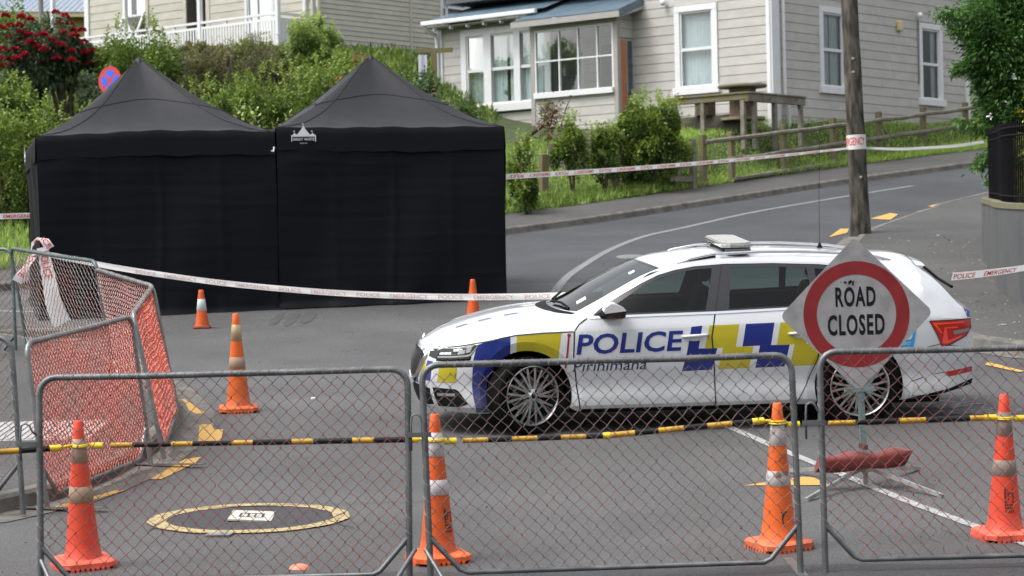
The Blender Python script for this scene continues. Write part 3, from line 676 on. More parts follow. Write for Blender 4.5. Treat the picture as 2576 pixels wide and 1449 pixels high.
# ================================================================== MARQUEE TENTS
def fabric(name, c, rough, sheen, bstr, spec=.5):
    m = bpy.data.materials.new(name); m.use_nodes = True; n = m.node_tree.nodes; l = m.node_tree.links; b = n['Principled BSDF']
    b.inputs['Base Color'].default_value = (*c, 1); b.inputs['Roughness'].default_value = rough; b.inputs['Sheen Weight'].default_value = sheen; b.inputs['Sheen Roughness'].default_value = .45
    b.inputs['Specular IOR Level'].default_value = spec
    tc = n.new('ShaderNodeTexCoord')
    def nz(scale, st, d=4):
        mp = n.new('ShaderNodeMapping'); mp.inputs['Scale'].default_value = st; l.new(tc.outputs['Object'], mp.inputs[0])
        q = n.new('ShaderNodeTexNoise'); q.inputs['Scale'].default_value = scale; q.inputs['Detail'].default_value = d; q.inputs['Distortion'].default_value = .6; l.new(mp.outputs[0], q.inputs['Vector']); return q.outputs[0]
    a = n.new('ShaderNodeMath'); a.operation = 'ADD'; l.new(nz(3, (.6, .6, 2.6)), a.inputs[0]); l.new(nz(1.6, (2.2, 2.2, .4)), a.inputs[1])
    bp = n.new('ShaderNodeBump'); bp.inputs['Strength'].default_value = bstr; bp.inputs['Distance'].default_value = .08; l.new(a.outputs[0], bp.inputs['Height']); l.new(bp.outputs[0], b.inputs['Normal'])
    MATS[name] = m; return m
M_ROOF = fabric('tent_roof_polyester', (.0085, .0092, .0125), .5, .06, .05, .30); M_WALLF = fabric('tent_wall_polyester', (.0050, .0058, .0082), .6, .0, .06, .10); M_SEAM = mat('tent_seam', (.006, .006, .008), .7)
M_TWHITE = mat('printed_white', (.6, .6, .6), .6)
W_T, D_T = 3.12, 3.05
def tent(x, y, rz, label, eave, peak, sag, logo, tip=0.0):
    lift = Matrix.Identity(4); lift[2][0] = tan(radians(tip)); m = upright(x, y, rz) @ lift; t = thing('marquee_tent', label, 'marquee', m, 'black marquee tents')
    inv = m.inverted(); rise = tan(SLOPE)
    gz = lambda px, py: (inv @ Vector((0, 0, 0))).z + 0 if False else py * cos(radians(rz)) * rise + px * (sin(radians(rz)) * rise - tan(radians(tip)))
    cx_, cy_ = W_T / 2, D_T / 2
    # four concave roof panels between hips
    corners = [(0, 0), (W_T, 0), (W_T, D_T), (0, D_T)]; N, Mx = 26, 28
    pk_ = .03 - .04 * tip
    def roofpt(k, u, s):
        a, c = Vector((*corners[k], 0)), Vector((*corners[(k+1) % 4], 0)); e = a.lerp(c, u)
        # edge of the panel bows inward a little between the corners; the surface is drawn up to the peak
        e = e + (Vector((cx_, cy_, 0)) - e).normalized() * (.02 * sin(pi * u))
        p = e.lerp(Vector((cx_ + pk_ * s, cy_, 0)), s)
        hip = abs(u - .5) * 2
        prof = s ** (1.13 + .06 * (1 - hip)); z = eave + (peak - eave) * prof - .12 * (1 - hip ** 2) * sin(pi * s) * (1 - .3 * s) - .06 * hip ** 7 * sin(pi * s) ** .8 + sag * (0 if k else 1) * sin(pi * u * 1.0) * (1 - s) ** 3
        if s > .95: z = min(z, eave + (peak - eave) * (.94 + .06 * ((s - .95) / .05) ** .6))
        z += .006 * sin(u * 40 + 9 * s) * (1 - s) ** 2 * (s < .4) + .005 * sin(u * 17 + s * 30) * (1 - s) ** 3
        return Vector((p.x, p.y, z))
    for k in range(4):
        vs = []; fs = []
        for j in range(Mx + 1):
            for i in range(N + 1): vs.append(roofpt(k, i / N, j / Mx))
        fs = [(j*(N+1)+i, j*(N+1)+i+1, (j+1)*(N+1)+i+1, (j+1)*(N+1)+i) for j in range(Mx) for i in range(N)]
        MB().add(vs, fs).build('roof_panel', M_ROOF, t, smooth=True)
        b = MB(); b.tube([roofpt(k, .115 * sin(pi * s ** .8) ** .7, s) + Vector((0, 0, .004)) for s in (i / 30 for i in range(31))], .005, 6); b.tube([roofpt(k, 1 - .115 * sin(pi * s ** .8) ** .7, s) + Vector((0, 0, .004)) for s in (i / 30 for i in range(31))], .005, 6)
        b.tube([roofpt(k, u, .40 + .20 * sin(pi * u)) + Vector((0, 0, .003)) for u in (i / 30 for i in range(31))], .005, 6)
        b.build('seam', M_SEAM, t)
        a, c = Vector((*corners[k], 0)), Vector((*corners[(k+1) % 4], 0)); dr = (c - a).normalized(); out = Vector((dr.y, -dr.x, 0))
        # valance band and the wall below it
        vs = []; n = 60
        for j, (zz, off) in enumerate(((0, .0), (-.012, .012), (-.1, .018), (-.22, .022), (-.325, .027))):
            for i in range(n + 1):
                u = i / n; p = a.lerp(c, u); top = roofpt(k, u, 0).z
                vs.append(p + out * (off + .004 * sin(u * 9 + k) * (j > 1) + .002 * sin(u * 31)) + Vector((0, 0, top + zz + (.012 * sin(u * 6.3 + 1) if j == 4 else 0))))
        MB().add(vs, [(j*(n+1)+i, j*(n+1)+i+1, (j+1)*(n+1)+i+1, (j+1)*(n+1)+i) for j in range(4) for i in range(n)]).build('valance', M_WALLF, t, smooth_angle=50)
        vs = []; rows = 70; n = 90
        for j in range(rows + 1):
            v = j / rows
            for i in range(n + 1):
                u = i / n; p = a.lerp(c, u); top = eave - .27; bot = gz(p.x, p.y) + .012; z = top + (bot - top) * v
                o = .012 * sin(u * 19 + 3 * v) * sin(pi * u) + .016 * sin(u * 7 + v * 5 + k) + .02 * v * sin(u * 26) * (v > .85) * (v - .85) * 6
                for vc, am, u0_, u1_ in ((.10, .010, .05, .6), (.19, -.007, .0, .95), (.31, .008, .1, 1.0), (.44, -.006, .0, .8), (.57, .007, .2, 1.0), (.70, -.006, 0, .7), (.82, .007, .1, 1.0)):   # packing creases
                    if u0_ < u < u1_: o += .5 * am * math.exp(-((v - vc - .02 * (u - .5) - .006 * sin(u * 9 + vc * 40 + k)) / .014) ** 2)
                o += .03 * max(0, .25 - v) * sin(u * 11 + 8 * v) + .018 * sin((u * .9 + v * .55) * 9 + k) * max(0, .6 - v) ** 1.5
                o += .016 * math.exp(-((u - .5 - .01 * sin(v * 5)) / .012) ** 2) + .010 * math.exp(-((u - .25) / .02) ** 2) + .010 * math.exp(-((u - .76) / .02) ** 2)
                if v > .96: o += .05 * (v - .96) / .04
                vs.append(p + out * o + Vector((0, 0, z)))
        MB().add(vs, [(j*(n+1)+i, j*(n+1)+i+1, (j+1)*(n+1)+i+1, (j+1)*(n+1)+i) for j in range(rows) for i in range(n)]).build('wall_panel', M_WALLF, t, smooth=True)
        MB().box(-.02, .02, -.02, .02, gz(a.x, a.y), eave - .02, T(a.x + (.05 if a.x < 1 else -.05), a.y + (.05 if a.y < 1 else -.05), 0)).build('leg', M_TUBE, t)
    MB().lathe([(.0001, peak + .005), (.035, peak - .004), (.06, peak - .05), (.1, peak - .12)], 16, m=T(cx_ + pk_, cy_, 0)).build('peak_cap', M_ROOF, t, smooth=True)
    b = MB()
    w = .165
    def shape(poly): b.prism(poly, 0, .002, LM)
    LM = (T(.36, -.040, eave - .16) @ RX(90)) if logo == 'front' else (T(-.040, D_T * .80, eave - .16) @ RZ(-90) @ RX(90))
    shape([(-w, -.03), (-w, .055)] + [(-w + .03 + .045 * i, .055 + .012 * (i == 1) - .0 * i) for i in range(1)] + [(-w + .02, .06), (-w + .045, .085), (-w + .07, .06), (-.075, .075), (-.03, .13), (0, .185), (.03, .13), (.075, .075), (w - .07, .06), (w - .045, .085), (w - .02, .06), (w, .055), (w, -.03), (w - .012, -.03), (w - .012, .035), (-w + .012, .035), (-w + .012, -.03)])
    for fx, fy in ((0, .187), (-w + .045, .087), (w - .045, .087)): shape([(fx - .002, fy), (fx + .002, fy), (fx + .002, fy + .028), (fx - .018, fy + .024), (fx - .018, fy + .012), (fx - .002, fy + .014)])
    vs, fs = text_fit('GREAT WHITE', .285, .036, .012, 0, 1.05); b.add([(x - .142, y - .018, .002) for x, y in vs], fs, 0, LM)
    vs, fs = text_fit('MARQUEES', .10, .012, .01, 0, 1.1); b.add([(x - .05, y - .06, .002) for x, y in vs], fs, 0, LM)
    b.build('printed_logo', M_TWHITE, t)
    return t
YAW_T = 14.0
e1 = Vector((cos(radians(YAW_T)), sin(radians(YAW_T))))
tent(-6.11, 30.9, YAW_T, 'black marquee tent on the left with the lower crumpled valance', 2.39, 3.55, .05, 'left', 2.0)
tent(-6.11 + e1.x * 3.105, 30.9 + e1.y * 3.105, YAW_T, 'black marquee tent on the right with a white logo on its valance', 2.43, 3.55, .0, 'front')
tag(MB().tube([S(-3.10, 31.56, 2.18), S(-3.11, 31.54, 2.12), S(-3.14, 31.54, 2.13)], .012, 6).build('rope_tie', M_TWHITE), 'short white tie hanging between the two tents at valance height', 'rope tie')

# ================================================================== POLICE TAPE
def tape_mat(name, c):
    m = bpy.data.materials.new(name); m.use_nodes = True; n = m.node_tree.nodes; l = m.node_tree.links; b = n['Principled BSDF']
    b.inputs['Base Color'].default_value = (*c, 1); b.inputs['Roughness'].default_value = .35
    tl = n.new('ShaderNodeBsdfTranslucent'); tl.inputs[0].default_value = (*c, 1); mx = n.new('ShaderNodeMixShader'); mx.inputs[0].default_value = .25
    l.new(b.outputs[0], mx.inputs[1]); l.new(tl.outputs[0], mx.inputs[2]); l.new(mx.outputs[0], n['Material Output'].inputs[0]); MATS[name] = m; return m
M_TAPE = tape_mat('tape_white', (.84, .83, .83)); M_TRED = mat('tape_red_print', (.62, .02, .03), .4); M_TPINK = mat('tape_print_seen_through', (.62, .47, .46), .4)
def ribbon(name, pts, up, width, label, cat='tape', text=None, ink=None, flip=False, th=.62, step=1.15, start=.1, group='police tape', tw=None, fold=0):
    """a tape through world points; `up` gives the width direction at each end (lists are interpolated)"""
    P = [Vector(p) for p in pts]; n = len(P)
    Ls = [0]
    for i in range(n - 1): Ls.append(Ls[-1] + (P[i+1] - P[i]).length)
    ups = up if isinstance(up, list) else [up, up]
    def at(s):
        s = max(0, min(Ls[-1], s)); i = max(k for k in range(n) if Ls[k] <= s + 1e-9); i = min(i, n - 2)
        t = (s - Ls[i]) / max(1e-9, Ls[i+1] - Ls[i]); p = P[i].lerp(P[i+1], t); d = (P[i+1] - P[i]).normalized()
        f = s / Ls[-1] * (len(ups) - 1); k = min(int(f), len(ups) - 2); u = Vector(ups[k]).lerp(Vector(ups[k+1]), f - k)
        u = (u - d * u.dot(d)).normalized(); return p, u, d.cross(u).normalized()
    wd = lambda s: width if not isinstance(width, (list, tuple)) else width[0] + (width[1] - width[0]) * s / Ls[-1]
    m = max(n, int(Ls[-1] / .08)); vs = []; K = 4
    for i in range(m + 1):
        s = Ls[-1] * i / m; p, u, q = at(s); w = wd(s)
        for k in range(K + 1):
            v = k / K - .5; vs.append(p + u * (v * w) + q * (.006 * sin(v * 6 + s * 4) * (1 if fold else .3) + fold * (abs(v) ** 2) * w))
    fs = [(i*(K+1)+k, i*(K+1)+k+1, (i+1)*(K+1)+k+1, (i+1)*(K+1)+k) for i in range(m) for k in range(K)]
    o = MB().add(vs, fs).build(name, M_TAPE, smooth=True); tag(o, label, cat, group)
    if text:
        s = start
        while s < Ls[-1] - .1:
            for word, wl_ in (('POLICE', .30), ('EMERGENCY', .47)):
                if s + wl_ > Ls[-1] - .02: s = 1e9; break
                tv, tf = text_fit(word, wl_, 1.0, .012)
                vv = []; 
                for x, y in tv:
                    yy = (y - .5) * th
                    if flip: xx = s + wl_ - x; yy = -yy
                    else: xx = s + x
                    p, u, q = at(xx); w = wd(xx)
                    for_cam = q if (cam.matrix_world.translation - p).dot(q) > 0 else -q
                    vv.append(p + u * (yy * w) + for_cam * (.0035 + .006 * (1 if fold else .3)))
                MB().add(vv, tf).build('printed_word', ink or M_TRED, o); s += wl_ + .13
            if s > 1e8: break
    return o
def sag(a, c, d, n=40, bow=None): 
    a, c = Vector(a), Vector(c); return [a.lerp(c, i / n) + Vector((0, 0, -d * 4 * (i / n) * (1 - i / n))) for i in range(n + 1)]
PB = S(5.99, 40.75, .125)
ribbon('police_tape', sag((-.06, 33.6, 4.57), (5.84, 40.62, 5.26), .04), [(0, -.25, 1), (0, -.4, 1), (0, -.9, .5)], [.077, .05], 'white and red tape from the right tent to the utility pole', text=True, flip=True)
ribbon('police_tape', sag((6.1, 40.72, 5.26), (7.5, 37.4, 5.13), .05), (0, -.8, .6), .05, 'white tape from the utility pole to the corner hedge')
b = MB(); n = 40; R_ = .168 - .0068 * 1.45 + .008
o = MB().add([(R_ * cos(2*pi*i/n), R_ * sin(2*pi*i/n), z) for z in (-.19, .06) for i in range(n)], [(i, (i+1) % n, n + (i+1) % n, n + i) for i in range(n)]).build('tape_wrap', M_TAPE, matrix=upright(5.99, 40.75, 0, .125) @ RY(-1.6) @ T(0, 0, 1.62), smooth=True); tag(o, 'white tape band reading emergency wound round the utility pole', 'tape', 'police tape')
tv, tf = refine(*text_fit('EMERGENCY', .5, .13, .012), .03); r2_ = R_ + .003
MB().add([(r2_ * cos(-pi/2 + (x - .36) / r2_), r2_ * sin(-pi/2 + (x - .36) / r2_), y - .115) for x, y in tv], tf).build('tape_print', M_TRED, o)
ribbon('police_tape', sag(S(-5.16, 26.1, 1.22), S(.55, 21.75, 1.02), .17), [(0, -.2, 1), (0, -.3, 1), (0, -.2, 1)], .062, 'long sagging white tape from the left barrier to the police car bonnet', text=True, ink=M_TPINK, start=1.5)
ribbon('police_tape', sag(S(4.02, 21.7, 1.12), S(5.6, 23.0, 1.2), .03), [(0, -.4, 1), (0, -.7, .7), (0, -.3, 1)], .075, 'red printed tape from the car tail towards the right edge', text=True, start=.02)
ribbon('police_tape', sag((-8.6, 33.6, 4.17), (-5.9, 33.4, 4.17), .01), (0, -.2, 1), .08, 'tape with red letters left of the left tent', text=True, start=-.03)
# the tied bow and its loose ends on the far left barrier
K0 = S(-5.22, 26.05, 1.26)
def loose(name, offs, ups, w, label, txt=True, fold=.25, start=.03):
    return ribbon(name, [K0 + Vector(o) for o in offs], ups, w, label, 'tape', txt, M_TRED, False, .6, start=start, fold=fold)
loose('tape_tail', [(.10, -.06, .02), (.13, -.08, -.1), (.17, -.09, -.3), (.2, -.09, -.5), (.24, -.08, -.68), (.30, -.06, -.82)], [(1, .2, 0), (1, -.1, 0), (.9, .5, .2)], [.12, .2], 'wide loose end of white tape hanging from the left barrier knot', start=.05)
loose('tape_bow', [(-.02, -.05, .0), (.02, -.07, .09), (.09, -.08, .13), (.17, -.07, .05), (.2, -.05, -.03), (.1, -.08, -.02), (.0, -.06, -.04)], [(.2, .5, .8), (.8, .2, -.3), (.3, .6, .6)], .1, 'crumpled bow of red and white tape tied to the left barrier')
loose('tape_tail', [(.04, -.06, -.02), (-.03, -.08, -.12), (-.10, -.08, -.24), (-.18, -.06, -.35)], [(.8, .3, .4), (.6, -.5, .4), (.9, .3, .3)], [.08, .13], 'short twisted tape end pointing left below the barrier bow')
# ================================================================== POLICE CAR
# car frame: x runs rearward from the nose, y away from the camera side, z up; the near side is y < 0
CARYAW = 3.4
_ux = Vector((cos(radians(CARYAW)), sin(radians(CARYAW)), 0)); _uy = Vector((-_ux.y, _ux.x, 0))
CAR_O = Vector((.105, 19.98, 0)) - _ux * .95 + _uy * .90
car = thing('police_car', 'white police estate car with blue and yellow livery parked across the road', 'police car', SL @ Matrix.Translation(CAR_O) @ RZ(CARYAW))
def paint(name, c, rough=.28, coat=1.0, metal=0.): return mat(name, c, rough, metal, var=.015, scale=3, coat=coat, dirt=((.16, .15, .13), .12, .62, .75))
P_WHITE = paint('car_white', (.56, .575, .60)); P_BLUE = paint('livery_blue', (.002, .014, .16), .35, .45); P_YEL = paint('livery_yellow', (.42, .35, .012), .35, .5); P_BLACK = mat('gloss_black', (.008, .008, .009), .12, var=0, coat=.5)
P_DARK = mat('dark_plastic', (.007, .007, .008), .6, var=.2, spec=.10); P_CHROME = mat('chrome', (.75, .76, .78), .12, 1.0, var=.02); P_SILVER = mat('alloy_silver', (.55, .56, .58), .22, .9, var=.1); P_WHEEL = mat('wheel_alloy', (.42, .425, .43), .3, .85, var=.25, scale=12); P_RUBBER = mat('tyre_rubber', (.006, .006, .0065), .85, var=.25, scale=20, spec=.06)
P_LBLUE = paint('sticker_light_blue', (.02, .30, .66)); P_RED = mat('lamp_red', (.42, .008, .01), .1, var=.1, coat=1); P_REDB = mat('lamp_red_bright', (.85, .06, .04), .1, coat=1); P_CLEAR = mat('lamp_clear', (.24, .25, .26), .1, .3, coat=1); P_MAROON = paint('livery_dark_red', (.28, .01, .015))
G_CAR = glass('car_glass', (.46, .56, .54), .01, .92); G_WS = glass('windscreen_glass', (.66, .75, .72), .01, 1.4)
Wp = pchip([0, .08, .25, .5, .9, 1.5, 3.0, 3.8, 4.3, 4.6, 4.78, 4.86], [.66, .735, .815, .88, .915, .925, .928, .92, .885, .83, .76, .70])
zC = pchip([0, .04, .14, .33, .54, .88, 1.20, 1.60, 2.00, 2.15, 2.35, 2.7, 3.1, 3.6, 4.05, 4.36, 4.375, 4.45, 4.72, 4.80, 4.86], [.735, .765, .822, .885, .935, .995, 1.028, 1.222, 1.402, 1.44, 1.466, 1.484, 1.482, 1.46, 1.425, 1.388, 1.345, 1.285, 1.03, .985, .93])
yE = pchip([0, .3, .6, 1.0, 1.36, 1.6, 2.0, 2.3, 2.7, 3.3, 3.8, 4.2, 4.4, 4.6, 4.75, 4.86], [.60, .69, .735, .765, .765, .735, .675, .635, .615, .61, .60, .58, .575, .625, .67, .66])
zE = pchip([0, .15, .3, .6, 1.0, 1.36, 1.5, 1.75, 2.0, 2.2, 2.4, 2.7, 3.1, 3.6, 4.0, 4.3, 4.42, 4.55, 4.75, 4.86], [.705, .775, .815, .875, .945, .985, 1.04, 1.17, 1.295, 1.365, 1.405, 1.43, 1.432, 1.412, 1.38, 1.345, 1.28, 1.175, .985, .92])
zT = pchip([0, .3, .5, .87, 1.36, 2.6, 3.6, 4.3, 4.86], [.68, .755, .79, .85, .872, .885, .90, .90, .87])
def Yside(x, z):
    x = np.atleast_1d(np.asarray(x, float)); z = np.atleast_1d(np.asarray(z, float)); W = Wp(x); e = zE(x); ye = yE(x); zt = np.minimum(zT(x), e - .03)
    bx = np.clip((x - 1.2) / .35, 0, 1) * np.clip((4.5 - x) / .3, 0, 1)
    zb = bx * np.minimum(.985 + .01 * (x - 1.5), e - .02) + (1 - bx) * (zt + (e - zt) * .55)
    yb = bx * (W * .945) + (1 - bx) * (W * .978 + (ye - W * .978) * .38)
    out = np.empty_like(x)
    lowz = np.array([.17, .205, .25, .30, .405, .47, .54, .66, .78]); lowf = np.array([.925, .975, .995, .990, .962, .972, .988, 1.0, .998])
    for i in range(len(x)):
        kz = np.concatenate([lowz[lowz < zt[i] - .05], [zt[i]]]); kf = np.concatenate([lowf[lowz < zt[i] - .05] * W[i], [W[i] * .985]])
        zz = z[i]
        if zz <= zt[i]: out[i] = np.interp(zz, kz, kf)
        else:
            ks = [zt[i], zb[i], e[i]]; ys_ = [W[i] * .985, yb[i], ye[i]]
            if zz <= zb[i]:
                t = (zz - ks[0]) / max(1e-6, ks[1] - ks[0]); out[i] = ys_[0] + (ys_[1] - ys_[0]) * (t ** 1.15)
            else:
                t = (zz - ks[1]) / max(1e-6, ks[2] - ks[1]); out[i] = ys_[1] + (ys_[2] - ys_[1]) * (t ** (1.12 if bx[i] > .5 else 1.5))
    for cx_ in (.95, 3.791):                          # the turned-in lip round each wheel arch
        r = np.hypot(x - cx_, z - .335); out = out - .026 * np.clip((.462 - r) / .078, 0, 1) * (z < .84)
    return out
def warp(p):
    x, y, z = p
    if x < .9:
        w = (1 - x / .9) ** 2
        pr = np.interp(z, [.15, .22, .32, .45, .58, .68, .74, .80], [.12, .05, .012, 0, .015, .045, .075, .10])
        x = x + (.17 * (abs(y) / .66) ** 2.3 + pr) * w
    elif x > 4.4:
        w = ((x - 4.4) / .46) ** 2; x = x + .055 * w - .085 * (abs(y) / .7) ** 2.2 * w
        if z < .4: x -= (.4 - z) * .25 * w
        if z > .55: x -= (z - .55) * .10 * w
    return (x, y, z)
def side_pts(V, off=0.0, sgn=-1):
    Y = Yside(V[:, 0], V[:, 1]); return [warp((x, sgn * (y + off), z)) for (x, z), y in zip(V, Y)]
def arch(cx_, r, z0=.17, cz=.335, n=28):
    a0 = math.asin((z0 - cz) / r); return [(cx_ + r * cos(a), cz + r * sin(a)) for a in (pi - a0 - (pi - 2 * a0) * i / n for i in range(n + 1))]
XF, XR_ = .95, 3.791
AF, AR = arch(XF, .384), arch(XR_, .384)
bottom = [(0, .205), (.3, .19), (AF[0][0], .18)] + AF[1:-1] + [(AF[-1][0], .175), (2.3, .172), (AR[0][0], .175)] + AR[1:-1] + [(AR[-1][0], .2), (4.5, .235), (4.86, .30)]
tops = [(x, float(zE(x))) for x in np.linspace(4.86, 0, 130)]
OUT = bottom + tops
DLO = [(1.50, .988), (1.62, 1.075), (1.78, 1.165), (1.95, 1.25), (2.1, 1.315), (2.25, 1.353), (2.42, 1.378), (2.68, 1.392), (3.1, 1.388), (3.5, 1.368), (3.85, 1.325), (4.06, 1.262), (4.08, 1.235), (3.93, 1.07), (3.86, 1.04), (3.4, 1.022), (2.6, 1.0)]
WF = [(1.70, 1.012), (1.68, 1.05), (1.82, 1.135), (1.97, 1.225), (2.12, 1.29), (2.28, 1.33), (2.44, 1.35), (2.575, 1.358), (2.485, 1.018)]
WR = [(2.685, 1.024), (2.735, 1.362), (3.1, 1.357), (3.385, 1.34), (3.41, 1.042)]
WQ = [(3.47, 1.047), (3.455, 1.333), (3.72, 1.303), (3.93, 1.242), (3.96, 1.225), (3.86, 1.075), (3.80, 1.056)]
DF = [(1.475, .978), (1.40, .925), (1.362, .865), (1.352, .66), (1.375, .40), (1.40, .205), (2.55, .205), (2.545, .5), (2.525, .80), (2.56, .985), (2.66, 1.392), (2.55, 1.40), (2.25, 1.368), (2.0, 1.285), (1.8, 1.185), (1.62, 1.085)]
DR = [(2.555, .205), (2.55, .5), (2.53, .80), (2.565, .985), (2.665, 1.393), (3.1, 1.395), (3.40, 1.38), (3.44, 1.03), (3.46, .75), (3.43, .58), (3.33, .36), (3.24, .205)]
BON = [(0, .76), (.0, .735), (.2, .755), (.42, .785), (.55, .80), (.87, .853), (1.1, .868), (1.355, .872), (1.42, .96), (1.42, 1.2), (0, 1.2)]
def par(*p): return list(p)
L_BLUE = [[(2.355, .885), (2.45, .893), (2.412, .70), (2.572, .70), (2.525, .515), (2.27, .508), (2.315, .68)],
          [(2.82, .897), (3.065, .902), (3.03, .712), (3.19, .712), (3.145, .525), (2.895, .52), (2.935, .71), (2.785, .706)],
          [(3.40, .905), (3.65, .908), (3.62, .72), (3.77, .722), (3.74, .535), (3.50, .53), (3.53, .718), (3.37, .715)],
          [(.435, .775), (.54, .797), (.82, .842), (.80, .20), (.42, .20), (.405, .335), (.40, .66)]]
L_YEL = [[(2.51, .893), (2.765, .897), (2.73, .705), (2.88, .706), (2.84, .52), (2.575, .516), (2.62, .70), (2.465, .698)],
         [(3.115, .902), (3.36, .905), (3.33, .714), (3.49, .716), (3.455, .53), (3.19, .525), (3.23, .712), (3.08, .71)],
         [(.875, .848), (1.255, .867), (1.225, .66), (1.19, .45), (.86, .45)]]
allpolys = [OUT, DLO, WF, WR, WQ, DF, DR, BON] + L_BLUE + L_YEL
arc2 = [[(c + .462 * cos(a), .335 + .462 * sin(a)) for a in np.linspace(-.3, pi + .3, 40)] for c in (.95, 3.791)]
crease = arc2 + [[(x, float(zT(x))) for x in np.linspace(.02, 4.84, 120)]]
V, F = cdt(allpolys, crease, .045, (-.02, 4.88, .15, 1.46))
C_ = np.array([V[list(f)].mean(0) for f in F]); inside = lambda p: in_poly(C_[:, 0], C_[:, 1], p)
keep = inside(OUT) & ~inside(WF) & ~inside(WR) & ~inside(WQ)
mi = np.zeros(len(F), int)
for p in L_BLUE: mi[inside(p)] = 1
for p in L_YEL: mi[inside(p)] = 2
mi[inside(DLO)] = 3
mi[(C_[:, 1] < .205) & (C_[:, 0] > 1.2) & (C_[:, 0] < 3.5)] = 4
dfm, drm = inside(DF), inside(DR); bon = inside(BON) & ~dfm
part = np.where(dfm, 1, np.where(drm, 2, np.where(bon, 3, 0)))
CM = [P_WHITE, P_BLUE, P_YEL, P_BLACK, P_DARK]
near_pts, far_pts = side_pts(V, 0, -1), side_pts(V, 0, 1)
def side_mesh(name, sel, parent, sgn, label=None):
    used = sorted({i for f, k in zip(F, sel) if k for i in f}); mp = {o: n for n, o in enumerate(used)}; P = near_pts if sgn < 0 else far_pts
    b = MB(); b.v = [P[i] for i in used]
    for f, k, m in zip(F, sel, mi):
        if k: g = tuple(mp[i] for i in f); b.f.append(g if sgn < 0 else g[::-1]); b.mi.append(int(m))
    return b.build(name, CM, parent, smooth_angle=16)
for sgn in (-1, 1):
    body = side_mesh('body_side', keep & (part == 0), car, sgn)
    d1 = side_mesh('front_door', keep & (part == 1), car, sgn); d2 = side_mesh('rear_door', keep & (part == 2), car, sgn)
    side_mesh('bonnet_wing', keep & (part == 3), car, sgn)
    for nm, w, pr in (('front_window', WF, d1), ('rear_window', WR, d2), ('quarter_window', WQ, car)):
        v2, f2 = cdt([w], [], .06, (min(p[0] for p in w), max(p[0] for p in w), min(p[1] for p in w), max(p[1] for p in w)))
        c2 = np.array([v2[list(f)].mean(0) for f in f2]); k2 = in_poly(c2[:, 0], c2[:, 1], w)
        MB().add(side_pts(v2, -.004, sgn), [tuple(f) for f, k in zip(f2, k2) if k]).build(nm, G_CAR, pr, smooth=True)
def on_side(name, polys, m, parent=car, off=.0025, step=.05, sgn=-1):
    b = MB()
    for w in polys:
        v2, f2 = cdt([w], [], step, (min(p[0] for p in w), max(p[0] for p in w), min(p[1] for p in w), max(p[1] for p in w)))
        c2 = np.array([v2[list(f)].mean(0) for f in f2]); k2 = in_poly(c2[:, 0], c2[:, 1], w)
        b.add(side_pts(v2, off, sgn), [tuple(f) for f, k in zip(f2, k2) if k])
    return b.build(name, m, parent, smooth=True)
def side_line(name, pts, w, m, parent=car, off=.0022, sgn=-1):
    q = []
    for i in range(len(pts) - 1):
        n = max(1, int(math.dist(pts[i], pts[i+1]) / .04)); q += [(pts[i][0] + (pts[i+1][0]-pts[i][0])*k/n, pts[i][1] + (pts[i+1][1]-pts[i][1])*k/n) for k in range(n)]
    q.append(pts[-1]); l = line_strip(q, w); n = len(q)
    return MB().add(side_pts(np.array(l), off, sgn), [(i, i+1, 2*n-2-i, 2*n-1-i) for i in range(n-1)]).build(name, m, parent)
SHUT = mat('shut_line', (.01, .01, .01), .8, var=0)
side_line('shut_line', [(1.475, .978), (1.40, .925), (1.362, .865), (1.352, .66), (1.375, .40), (1.40, .205)], .011, SHUT)
side_line('shut_line', [(2.66, 1.39), (2.562, .985), (2.527, .80), (2.547, .5), (2.552, .205)], .011, SHUT)
side_line('shut_line', [(3.455, .9), (3.46, .75), (3.43, .58), (3.33, .36), (3.24, .205)], .008, SHUT)
side_line('shut_line', [(.05, .738), (.2, .757), (.42, .787), (.55, .802), (.87, .853), (1.1, .867), (1.355, .871)], .009, SHUT)
side_line('shut_line', [(1.40, .208), (2.3, .206), (3.25, .208)], .008, SHUT)
side_line('shut_line', [(4.14, .60), (4.3, .635), (4.52, .675)], .006, SHUT)
side_line('fuel_seam', [(4.86, .62), (4.6, .655), (4.52, .675)], .005, SHUT)
# bright window trim
side_line('window_trim', [(1.50, .984), (2.0, .990), (2.6, .997), (3.4, 1.018), (3.87, 1.036)], .020, P_CHROME, off=.006)
side_line('window_trim', [(1.495, .985), (1.62, 1.078), (1.78, 1.169), (1.95, 1.255), (2.1, 1.32), (2.25, 1.359), (2.42, 1.385), (2.68, 1.399), (3.1, 1.395), (3.5, 1.375), (3.86, 1.331), (4.08, 1.262)], .017, P_CHROME, off=.006)
on_side('mirror_sail', [[(1.545, 1.0), (1.70, 1.085), (1.70, 1.0)]], P_DARK, off=.004)
